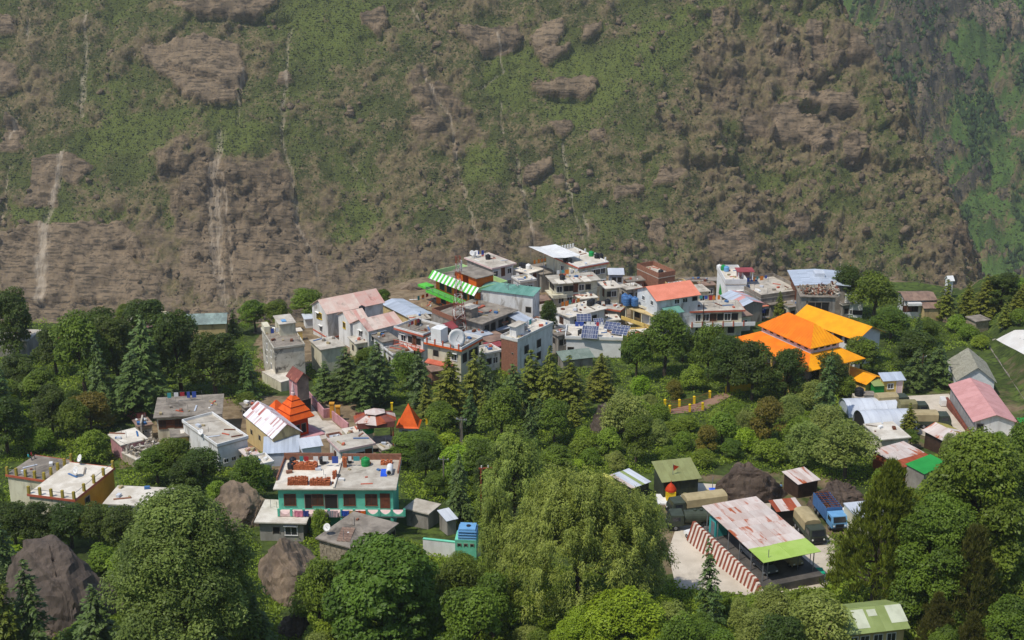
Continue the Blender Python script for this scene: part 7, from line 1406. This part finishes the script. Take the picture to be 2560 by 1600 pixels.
def sign(x, y, h_, w, hh, label, m, lines, az=0):
    p = at(x, y); t = thing('sign_board', label, 'sign', p, az); MB().mat(m).box(0, w, 0, .08, h_, h_+hh).obj('board', t)
    for q in (.1, w-.1): MB().mat(steel).tube((q, .1, -.5), (q, .1, h_), .05).obj('post', t)
    b = MB().mat(white_p)
    for i, (u0, u1) in enumerate(lines): b.box(w*u0, w*u1, -.012, -.004, h_+hh*(.68-.36*i), h_+hh*(.82-.36*i))
    b.obj('lettering', t)
sign(1872, 800, 1.6, 3.6, 1.0, 'blue roadside sign board behind the conifer in town', M('sign_blue', (44, 64, 140), None), [(.1, .9), (.2, .8)], .05); sign(1822, 800, 2.6, 1.7, .8, 'green sign board on the tan house corner', M('sign_green', (20, 130, 80), None), [(.2, .8), (.1, .9)], .15)
CLEAR.append([(640, 830), (700, 800), (790, 770), (900, 740), (1000, 740), (1080, 680), (1160, 640), (1330, 620), (1540, 640), (1600, 660), (1800, 660), (1960, 660), (2130, 670), (2160, 740), (2140, 775), (2010, 790), (1850, 785), (1790, 800), (1700, 790), (1600, 830), (1560, 860), (1400, 880), (1290, 900), (1170, 900), (1060, 880), (930, 870), (870, 860), (800, 870), (690, 900), (650, 890)])
def person(p, rz, label, shirt, pants, sit=False):
    """One continuous body grown over a skeleton, with clothes as face materials and hair as a part."""
    J = [((0, 0, .92), .13), ((0, 0, 1.18), .13), ((0, 0, 1.42), .14), ((0, 0, 1.55), .055), ((0, 0, 1.68), .10), ((0, .02, 1.76), .08), ((.2, 0, 1.4), .06), ((.27, .03, 1.12), .045), ((.28, -.1, .9), .035), ((-.2, 0, 1.4), .06), ((-.27, .03, 1.12), .045), ((-.28, -.1, .9), .035)]
    Lg = [((.1, -.4, .5), .07), ((.1, -.42, .08), .05), ((.1, -.58, .05), .04), ((-.1, -.4, .5), .07), ((-.1, -.42, .08), .05), ((-.1, -.58, .05), .04)] if sit else [((.11, 0, .5), .075), ((.11, .02, .08), .05), ((.11, -.14, .04), .04), ((-.11, 0, .5), .075), ((-.11, .02, .08), .05), ((-.11, -.14, .04), .04)]
    dz = -.42 if sit else 0; pts = [(x, y, z+dz) for (x, y, z), _ in J]+[c for c, _ in Lg]; rad = [q for _, q in J+Lg]
    E = [(0, 1), (1, 2), (2, 3), (3, 4), (4, 5), (2, 6), (6, 7), (7, 8), (2, 9), (9, 10), (10, 11), (0, 12), (12, 13), (13, 14), (0, 15), (15, 16), (16, 17)]
    me = bpy.data.meshes.new('person'); me.from_pydata(pts, E, []); o = link('person', me); mo = o.modifiers.new('s', 'SKIN'); sk = me.skin_vertices[0].data
    for i, q in enumerate(rad): sk[i].radius = (q, q*.85)
    sk[0].use_root = True; su = o.modifiers.new('u', 'SUBSURF'); su.levels = 1; su.render_levels = 1
    dg = bpy.context.evaluated_depsgraph_get(); me2 = bpy.data.meshes.new_from_object(o.evaluated_get(dg)); o.modifiers.clear(); o.data = me2; me2.materials.clear()
    for m in (shirt, pants, skin_m): me2.materials.append(m)
    for f in me2.polygons: z = f.center.z-dz; f.material_index = 2 if (z > 1.5 or (abs(f.center.x) > .24 and z < 1.1) or (z+dz < .1)) else (1 if z < .95 else 0); f.use_smooth = True
    o.location = p; o.rotation_euler = (0, 0, rz); tag(o, label, 'person'); MB().mat(hair_m).lathe([(.1, 0), (.115, .05), (.1, .11), (.04, .15)], 10, (0, .025, 1.69+dz)).obj('hair', o, True)
tq = M('teal_cloth', (40, 140, 150), None); rd = M('red_cloth', (150, 40, 50), None); gyc = M('grey_cloth', (90, 92, 100), None); lbc = M('sky_blue_cloth', (130, 180, 214), None)
person(onroof('ochreB', 72, 1152)+Vector((0, 0, .02)), 2.2, 'person in teal top sitting on the grey terrace roof', tq, gyc, True); person(onroof('ochreB', 80, 1148)+Vector((0, 0, .02)), 2.0, 'person in red top sitting on the grey terrace roof', rd, gyc, True)
person(at(1951, 1234), .4, 'person in pale blue shirt standing between the two netted rocks', lbc, gyc); person(at(1398, 872), 0, 'person in dark clothes walking in the street near the lone round tree', gyc, gyc)
# ================================================================== trees: the ones the photo singles out
T = tree_px
T('oak', 480, 1262, 1690, 425, 'big glossy-leaved oak filling the lower left, right of the split boulder')
T('walnut', 962, 1352, 1628, 292, 'dense dark green domed walnut tree in front of the grey sagging roof')
T('weeper', 1445, 1180, 1560, 440, 'huge weeping willow in the lower centre left of the army yard')
T('willow', 1280, 1085, 1330, 170, 'paler upright willow behind the huge willow'); T('willow', 1588, 1250, 1510, 170, 'right-hand willow leaning over the white jeep')
T('willow', 1262, 1230, 1500, 125, 'left-hand willow beside the square blue tank')
T('giant', 2430, 1115, 1500, 330, 'giant leafy tree below the bright green roof at the right'); T('giant', 2330, 1270, 1560, 230, 'broad dark tree left of and below the giant right tree'); T('giant', 2540, 1090, 1420, 220, 'big tree at the right frame edge above the giant right tree')
T('pine', 2180, 1190, 1520, 235, 'tall olive pine between the blue truck and the giant right tree')
T('rustpine', 2410, 1345, 1600, 170, 'olive-brown pine above the light green roof at the lower right')
T('deodar', 1776, 1362, 1575, 86, 'slim young deodar standing before the striped wall'); T('deodar', 1150, 1125, 1300, 84, 'dark deodar behind the small pale-roofed hut')
T('grey', 2040, 1485, 1650, 160, 'grey-green gnarled tree left of the light green roof'); T('grey', 1925, 1475, 1590, 110, 'round grey-green tree below the lime sheets'); T('grey', 1850, 1490, 1580, 70, 'small grey-green tree at the near corner of the yard')
T('limebig', 1560, 1485, 1660, 270, 'fresh green tree at the bottom below the willow'); T('limebig', 1450, 1525, 1660, 150, 'smaller fresh green tree at the bottom under the willow')
T('deodar', 92, 1418, 1660, 130, 'blue-green deodar at the bottom left of the split boulder'); T('deodar', 250, 1470, 1680, 150, 'blue-green deodar in front of the split boulder'); T('olivecon', 18, 1440, 1690, 110, 'olive conifer in the bottom left corner'); T('deodar', 20, 1300, 1480, 110, 'deodar at the left frame edge above the split boulder')
T('deodar', 650, 1500, 1690, 130, 'deodar at the bottom beside the big oak')
for i, (x, top, base, w) in enumerate(((40, 1262, 1372, 110), (110, 1256, 1372, 110), (180, 1262, 1370, 110), (250, 1262, 1372, 105), (310, 1270, 1385, 105))): T('dark', x, top, base, w, ['leftmost', 'second', 'middle', 'fourth', 'rightmost'][i]+' oak of the dark hedge row above the split boulder')
T('dark', 1367, 752, 862, 56, 'lone round dark tree standing in the town street'); T('olivecon', 1951, 728, 800, 46, 'dark conifer in town left of the ruin')
T('broad', 768, 722, 802, 88, 'round dark tree left of the pink-roofed school'); T('broad', 640, 752, 830, 84, 'left tree of the clump above the weathered house'); T('broad', 695, 752, 832, 76, 'middle tree of the clump above the weathered house'); T('broad', 688, 728, 770, 28, 'small tree rising behind the clump above the weathered house')
T('broad', 956, 724, 768, 44, 'rounded tree behind the school roof'); T('broad', 924, 734, 766, 26, 'small bush-like tree behind the black school tank'); T('deodar', 583, 775, 836, 44, 'little conical conifer left of the weathered house'); T('broad', 315, 762, 815, 46, 'tree left of the two green tanks')
T('deodar', 868, 865, 1002, 112, 'blue-green deodar in front of the school wings'); T('deodar', 955, 848, 1010, 96, 'tall deodar below the red-railed balcony house'); T('deodar', 1052, 868, 1015, 84, 'deodar below the dish roof house'); T('deodar', 910, 900, 1022, 110, 'wide deodar above the rusty pavilion'); T('deodar', 812, 900, 1000, 80, 'dark deodar right of the pink gatehouse')
T('olivecon', 1125, 880, 1062, 110, 'olive conifer right of the orange pyramid shrine'); T('olivecon', 1180, 872, 1030, 90, 'olive conifer below the brick-fronted house'); T('olivecon', 1330, 872, 1035, 100, 'olive conifer below the solar panel house'); T('olivecon', 1375, 862, 1040, 90, 'tall olive conifer above the upright rock'); T('olivecon', 1430, 890, 1042, 110, 'brownish conifer left of the upright rock'); T('olivecon', 1500, 880, 1000, 95, 'olive conifer behind the upright rock')
T('deodar', 1210, 870, 1010, 80, 'blue-green deodar left of the solar panel house'); T('deodar', 1285, 905, 1050, 90, 'deodar in the middle tree belt')
T('broad', 1660, 776, 940, 135, 'tall leafy tree in front of the beige balcony house'); T('broad', 1590, 830, 950, 95, 'leafy tree below the solar panel house'); T('broad', 1770, 820, 950, 105, 'leafy tree below the tan red-edged house'); T('dark', 1880, 852, 1000, 115, 'dark oak in front of the orange hip roof'); T('dark', 1960, 870, 1005, 95, 'dark oak under the near corner of the orange hip roof'); T('dark', 1820, 840, 985, 100, 'leftmost of three dark oaks in front of the orange hip roof')
T('bush', 2108, 935, 990, 60, 'green shrub left of the black tank by the yellow house')
T('dark', 2072, 885, 985, 105, 'dark oak hiding the near corner of the lower orange roof'); T('broad', 2150, 846, 940, 105, 'leafy tree right of the two-tier orange roof'); T('dark', 2116, 668, 785, 100, 'dark tree right of the white box house'); T('broad', 2182, 686, 800, 120, 'leafy tree left of the long brown roofs'); T('broad', 2225, 770, 850, 110, 'round leafy tree below the long brown roofs')
T('deodar', 2058, 872, 1055, 76, 'tall dark deodar in front of the orange hip-roofed hall'); T('deodar', 1760, 800, 900, 50, 'slim conifer below the tan red-edged house')
T('grey', 1565, 972, 1105, 150, 'pale green tree covering the upright rock'); T('grey', 2110, 1060, 1200, 165, 'grey-green oak left of the rusted roof'); T('grey', 2010, 1050, 1170, 120, 'grey-green oak on the slope above the netted rock')
T('olivecon', 2362, 700, 800, 66, 'pointed conifer below the tiny white house'); T('olivecon', 2412, 706, 795, 56, 'second pointed conifer right of the tiny white house'); T('olivecon', 2462, 690, 802, 84, 'conifer in the far right clump'); T('dark', 2500, 684, 770, 96, 'broad dark tree in the far right clump'); T('olivecon', 2545, 715, 790, 60, 'conifer at the far right edge')
T('deodar', 2340, 860, 965, 84, 'deodar left of the shingle-roofed house'); T('deodar', 2280, 868, 975, 80, 'deodar behind the rust red pole'); T('olivecon', 2272, 1010, 1085, 60, 'small dark conifer between the barrel hut and the tan-canopied truck'); T('bush', 2495, 1082, 1110, 40, 'round clipped bush by the pink-roofed hut'); T('broad', 2275, 1075, 1120, 44, 'small bright tree below the small dark conifer'); T('grey', 2365, 1080, 1150, 40, 'thin half-bare tree by the yellow-olive shed')
T('broad', 1040, 1078, 1160, 130, 'round light tree below the orange pyramid shrine'); T('broad', 395, 1120, 1212, 95, 'dark tree left of the conical brown rock'); T('broad', 440, 1095, 1205, 100, 'tree below the small yellow house'); T('dark', 515, 1120, 1222, 115, 'dark tree below the wide grey roof'); T('dark', 470, 1150, 1245, 90, 'dark tree left of the conical rock top'); T('broad', 625, 1140, 1262, 100, 'tree left of the turquoise house'); T('bush', 545, 1205, 1262, 60, 'bright bush at the foot of the conical brown rock')
T('bush', 805, 1275, 1345, 60, 'green shrub in front of the turquoise ground floor'); T('brownish', 230, 985, 1085, 110, 'rusty brown-green tree left of the pinkish red wall'); 
T('broad', 215, 788, 985, 150, 'large bright oak in the left tree belt'); T('dark', 300, 790, 960, 130, 'dark cedar-like tree in the left tree belt behind the large bright oak'); T('deodar', 370, 788, 1010, 160, 'broad layered deodar in the left tree belt'); T('dark', 455, 785, 985, 150, 'grey-dark oak below the faded teal roof'); T('dark', 540, 830, 990, 140, 'dark oak left of the weathered house'); T('deodar', 345, 880, 1045, 150, 'layered deodar behind the beige house')
T('broad', 800, 1408, 1580, 130, 'leafy tree left of the walnut tree'); T('broad', 1140, 1400, 1560, 150, 'leafy tree right of the walnut tree'); T('broad', 1175, 1480, 1670, 180, 'broad leafy tree at the bottom right of the walnut tree')

T('bush', 262, 1368, 1432, 90, 'green bush behind the right shoulder of the split boulder'); T('bush', 318, 1385, 1450, 95, 'green bush between the split boulder and the big glossy oak'); T('lime', 35, 1365, 1425, 100, 'bright bush at the left edge above the split boulder')
# ================================================================== trees: the rest of the belts and thickets
G = 5
gx, gy = np.meshgrid(np.arange(0, 2600, G), np.arange(600, 1720, G))
clear = np.zeros(gx.shape, bool)
for c in CLEAR+[[(1680, 1320), (2070, 1380), (2060, 1470), (1880, 1488), (1700, 1470)]]: clear |= in_poly(gx, gy, c)
for c in ([(630, 1320), (690, 1310), (740, 1330), (790, 1400), (740, 1600), (690, 1600), (700, 1450), (650, 1400)], [(70, 1400), (130, 1340), (215, 1325), (280, 1400), (285, 1500), (160, 1560), (80, 1480)], [(1480, 985), (1560, 960), (1545, 1050), (1490, 1070)], [(515, 1275), (540, 1225), (575, 1195), (640, 1230), (665, 1275), (650, 1295), (530, 1295)],
          [(1758, 1240), (1770, 1180), (1820, 1155), (1950, 1185), (1955, 1230), (1900, 1250)], [(1900, 1260), (2040, 1205), (2170, 1215), (2180, 1330), (2080, 1340), (1940, 1280)], [(1660, 1000), (1790, 975), (1790, 1010), (1680, 1036)], [(755, 990), (880, 1000), (1000, 1010), (1060, 1060), (1050, 1100), (940, 1140), (760, 1100)],
          [(1000, 1260), (1150, 1250), (1160, 1310), (1090, 1330), (1010, 1330)], [(1640, 1215), (1780, 1215), (1780, 1270), (1640, 1300)], [(2480, 830), (2560, 820), (2560, 1000)], [(2420, 880), (2480, 880), (2560, 1020), (2560, 1060)], [(660, 930), (760, 900), (790, 1000), (700, 1060)], [(1060, 1320), (1200, 1310), (1200, 1380), (1060, 1380)], [(90, 1540), (140, 1540), (140, 1600), (90, 1600)], [(240, 1205), (470, 1225), (470, 1265), (330, 1290), (240, 1260)], [(2125, 955), (2190, 955), (2190, 1005), (2125, 1005)], [(2330, 900), (2400, 860), (2500, 900), (2500, 950)]): clear |= in_poly(gx, gy, c)
VEG = [([(0, 800), (120, 800), (130, 870), (300, 800), (420, 830), (600, 830), (645, 900), (640, 960), (690, 970), (600, 1010), (500, 1010), (330, 1040), (180, 1090), (0, 1090)], {'dark': 5, 'deodar': 3, 'broad': 3}, (80, 125), 70),
  ([(0, 1060), (300, 1080), (280, 1150), (0, 1160)], {'broad': 3, 'bush': 3, 'dark': 2}, (60, 95), 24), ([(0, 1150), (60, 1180), (60, 1290), (0, 1290)], {'dark': 3}, (70, 100), 8),
  ([(290, 1150), (640, 1120), (690, 1200), (620, 1270), (470, 1240), (290, 1210)], {'broad': 3, 'dark': 3, 'bush': 2}, (65, 105), 26),
  ([(760, 900), (1000, 880), (1240, 890), (1560, 890), (1560, 960), (1400, 1080), (1080, 1060), (1060, 1000), (800, 1010)], {'deodar': 2, 'olivecon': 2.5, 'broad': 4, 'dark': 2, 'grey': 1}, (66, 115), 80),
  ([(1050, 1080), (1080, 1040), (1400, 1040), (1560, 950), (2090, 950), (2100, 1000), (2190, 1110), (2150, 1200), (1960, 1200), (1620, 1185), (1480, 1215), (1300, 1180), (1050, 1150)], {'bush': 6, 'grey': 4, 'lime': 2, 'broad': 1, 'brownish': .5}, (52, 100), 150),
  ([(1560, 830), (1700, 800), (1840, 850), (1980, 910), (2090, 980), (1700, 1000), (1500, 950)], {'broad': 5, 'dark': 4, 'deodar': 1}, (70, 115), 50),
  ([(2140, 740), (2220, 730), (2240, 770), (2420, 840), (2380, 930), (2210, 950), (2110, 910), (2180, 850)], {'broad': 4, 'dark': 4, 'deodar': 2}, (68, 105), 46),
  ([(2300, 1190), (2380, 1150), (2560, 1100), (2560, 1640), (2280, 1640), (2240, 1480)], {'broad': 5, 'grey': 2, 'rustpine': 1, 'bush': 1}, (90, 160), 40),
  ([(2160, 1470), (2300, 1440), (2300, 1520), (2160, 1520)], {'bush': 3, 'broad': 1}, (60, 90), 8), ([(2180, 1180), (2330, 1190), (2330, 1290), (2200, 1300)], {'bush': 2, 'broad': 1, 'grey': 2}, (50, 80), 12),
  ([(0, 1380), (80, 1400), (200, 1560), (340, 1640), (0, 1640)], {'deodar': 3, 'bush': 3, 'lime': 1, 'broad': 1}, (70, 110), 20),
  ([(690, 1500), (780, 1400), (860, 1430), (1120, 1380), (1260, 1400), (1400, 1560), (1600, 1520), (1900, 1500), (1990, 1640), (690, 1640)], {'broad': 5, 'bush': 3, 'grey': 2, 'lime': 1, 'dark': 1}, (80, 140), 60),
  ([(950, 1090), (1130, 1090), (1260, 1180), (1210, 1330), (1120, 1330), (1010, 1240), (960, 1180)], {'broad': 3, 'bush': 4, 'dark': 2, 'deodar': 1}, (55, 95), 34),
  ([(2400, 760), (2560, 700), (2560, 800), (2440, 830)], {'bush': 4, 'olivecon': 2, 'broad': 1}, (40, 70), 18), ([(640, 870), (760, 880), (760, 930), (650, 960)], {'broad': 2, 'bush': 2}, (50, 80), 6), ([(580, 940), (700, 960), (640, 1010), (580, 1010)], {'bush': 2, 'broad': 1}, (50, 80), 8),
  ([(1930, 1130), (2180, 1120), (2190, 1190), (1950, 1190)], {'bush': 3, 'grey': 2}, (50, 80), 14), ([(1440, 820), (1560, 850), (1640, 800), (1640, 880), (1380, 900), (1300, 890)], {'broad': 3, 'lime': 1, 'bush': 1}, (50, 80), 14), ([(780, 1340), (900, 1390), (860, 1430), (790, 1420)], {'bush': 2, 'lime': 1}, (45, 70), 5),
  ([(1600, 1190), (1660, 1150), (1960, 1160), (1960, 1100), (1600, 1110)], {'bush': 3, 'grey': 1}, (50, 80), 14), ([(1780, 1470), (2060, 1480), (2060, 1560), (1780, 1560)], {'bush': 2, 'grey': 2}, (60, 90), 10), ([(2380, 800), (2480, 840), (2460, 880), (2400, 860)], {'bush': 3}, (40, 60), 8), ([(1990, 760), (2120, 720), (2200, 730), (2180, 800), (2000, 800)], {'broad': 3, 'dark': 1}, (50, 80), 8)]
RAT = {'limebig': .9, 'broad': 1.15, 'dark': 1.25, 'deodar': 1.8, 'olivecon': 1.8, 'bush': .8, 'grey': .95, 'lime': .85, 'brownish': 1.0, 'pine': 1.5, 'rustpine': 1.5}
placed = []
for t, k, p, w, h, lb in TREES:
    u, v = project(p.x, p.y, p.z); placed.append((u, v, w/mpp(u, v)*.8))
g = random.Random(77)
for poly, kinds, (w0, w1), n in VEG:
    xs = [q[0] for q in poly]; ys = [q[1] for q in poly]; done = 0; ks = list(kinds); wt = list(kinds.values())
    for tr_ in range(n*26):
        if done >= n: break
        x, y = g.uniform(min(xs), max(xs)), g.uniform(min(ys), max(ys))
        if not in_poly([x], [y], poly)[0]: continue
        k = g.choices(ks, wt)[0]; w = g.uniform(w0, w1)*(.68 if k in ('deodar', 'olivecon') else 1); hp = w*RAT[k]*g.uniform(.72, 1.22); by = y+hp*.42; bad = False
        for a in range(14):
            qx, qy = x+.50*w*math.cos(a*.4488), y+.55*hp*math.sin(a*.4488); i, j = int((qy-600)//G), int(qx//G)
            if 0 <= i < gx.shape[0] and 0 <= j < gx.shape[1] and clear[i, j]: bad = True; break
        if bad: continue
        for px, py, pw in placed:
            if ((x-px)/(.5*(w+pw)))**2+((by-py)/(.28*(w+pw)))**2 < .62: bad = True; break
        if bad: continue
        T(k, x, by-hp, by, w); placed.append((x, by, w)); done += 1
print('trees', len(TREES))

# low undergrowth: nobody could count its leaves
vegm = np.zeros(gx.shape, bool)
for poly, *_ in VEG: vegm |= in_poly(gx, gy, poly)
for c in ([(0, 1290), (330, 1280), (330, 1640), (0, 1640)], [(2060, 1190), (2560, 1100), (2560, 1640), (1960, 1640)], [(600, 1300), (2000, 1500), (2000, 1640), (600, 1640)]): vegm |= in_poly(gx, gy, c)
g2 = np.random.default_rng(9); ii = np.argwhere(vegm & ~clear); C = []
pk = ii[g2.integers(0, len(ii), 26000)]; U = gx[0, 0]+(pk[:, 1]+g2.random(len(pk)))*G; V_ = 600+(pk[:, 0]+g2.random(len(pk)))*G
for u, v in zip(U, V_):
    a, b, c = ray(u, v); t_ = (22-CAMZ)/(c+.0825*b); C.append((a*t_, b*t_))
C = np.array(C); hh = fbm(C[:, 0]/9., C[:, 1]/9., 3); m = 9
P = np.repeat(C, m, 0)+g2.normal(0, .45, (len(C)*m, 2)); z = terr(P[:, 0], P[:, 1])+g2.random(len(P))*np.repeat(.25+.9*np.clip(hh+.35, 0, 1), m)
Q = quads(np.column_stack([P, z]), unit(g2, len(P))+np.array([0, 0, .7]), np.full(len(P), .2), .55, g2)
tag(link('undergrowth', crown_mesh('undergrowth', Q, np.repeat(np.clip(.5+hh+.3*g2.random(len(C)), 0, 1), m), LM['bush'])), kind='stuff')

# ================================================================== say which tree is which
LMK = {'the turquoise house': (830, 1200), 'the big oak': (470, 1420), 'the walnut tree': (960, 1470), 'the huge willow': (1430, 1330), 'the vehicle shelter': (1900, 1320), 'the striped wall': (1830, 1390), 'the netted rock': (1850, 1200), 'the giant right tree': (2430, 1260), 'the tall olive pine': (2180, 1350), 'the light green roof': (2180, 1530),
  'the split boulder': (175, 1430), 'the white terrace roof': (170, 1200), 'the long pale roof': (360, 1250), 'the conical brown rock': (590, 1240), 'the tan hall': (670, 1050), 'the stepped temple': (735, 1020), 'the beige house': (430, 1060), 'the wide grey roof': (540, 1085), 'the rusty pavilion': (935, 1040), 'the pyramid shrine': (1015, 1045), 'the weathered house': (700, 860), 'the pink gatehouse': (745, 940), 'the pink-roofed school': (880, 800),
  'the dish roof house': (1130, 860), 'the brick-fronted house': (1290, 860), 'the solar panels': (1480, 830), 'the balcony house': (1600, 790), 'the tan red-edged house': (1780, 780), 'the orange hip roof': (2000, 840), 'the yellow roof wing': (2100, 820), 'the lower orange roof': (2140, 935), 'the yellow house': (2235, 970), 'the barrel huts': (2190, 1030), 'the rusted roof': (2260, 1135), 'the bright green roof': (2313, 1155), 'the pink-roofed hut': (2455, 1000), 'the shingle roof': (2430, 910),
  'the tiny white house': (2368, 705), 'the long brown roof': (2300, 745), 'the upright rock': (1505, 1020), 'the yellow fence posts': (1715, 1010), 'the dark green shed': (1690, 1195), 'the blue truck': (2075, 1290), 'the blue tank': (1163, 1330), 'the grey sagging roof': (900, 1330), 'the steel transformer frame': (1215, 1230), 'the two green tanks': (370, 795), 'the faded teal roof': (500, 800), 'the far left grey roof': (25, 845), 'the landing pad': (2540, 870), 'the pinkish red wall': (315, 1035), 'the white roof house': (315, 1100), 'the silver hall roof': (2040, 695), 'the rock ledge': (2340, 795), 'the white three-window house': (880, 1110), 'the small pale hut': (1055, 1270)}
nl = list(LMK); lp = np.array([LMK[k] for k in nl], float); info = []
sizes = sorted(x[3] for x in TREES); lo, hi = sizes[len(sizes)//3], sizes[2*len(sizes)//3]
def rel(u, v, q):
    dx, dy = u-q[0], v-q[1]
    return ('left of ' if dx < 0 else 'right of ') if abs(dx) > abs(dy) else ('behind ' if dy < 0 else 'in front of ')
todo = []
for t, k, p, w, h, lb in TREES:
    t['group'] = {'deodar': 'deodars of the village', 'olivecon': 'conifers of the village', 'pine': 'pines of the village', 'rustpine': 'pines of the village', 'willow': 'willows by the yard', 'weeper': 'willows by the yard', 'broad': 'broadleaf trees of the village', 'dark': 'oaks of the village', 'giant': 'broadleaf trees of the village', 'oak': 'oaks of the village', 'walnut': 'broadleaf trees of the village'}.get(k, 'bushes of the village')
    if '_k' in t: del t['_k']
    if lb: continue
    u, v = project(p.x, p.y, p.z+h*.5); d = np.hypot(lp[:, 0]-u, 1.25*(lp[:, 1]-v)); o = np.argsort(d)
    sz = 'small ' if w < lo else 'large ' if w > hi else ''
    base = sz+KINDW[k][2]; todo.append([t, base, u, v, o, base+' '+rel(u, v, lp[o[0]])+nl[o[0]]])
from collections import Counter
c = Counter(x[5] for x in todo)
for x in todo:
    if c[x[5]] > 1: x[5] += ', '+rel(x[2], x[3], lp[x[4][1]])+nl[x[4][1]]
by = {}
for x in todo: by.setdefault(x[5], []).append(x)
ordn = ['first', 'second', 'third', 'fourth', 'fifth', 'sixth', 'seventh', 'eighth', 'ninth']
for s, xs_ in by.items():
    if len(xs_) > 1:
        xs_.sort(key=lambda q: q[2])
        for i, q in enumerate(xs_): q[5] = ('leftmost ' if i == 0 else 'rightmost ' if i == len(xs_)-1 else ordn[i]+' from left ')+s.replace(', ', ' and ')
for x in todo:
    w_ = x[5].replace(',', '').split(); x[0]['label'] = x[5] if len(w_) <= 16 else x[5].replace('the ', '', 1) if len(w_) == 17 else x[5].replace('the ', '').replace('small ', '').replace('large ', '')
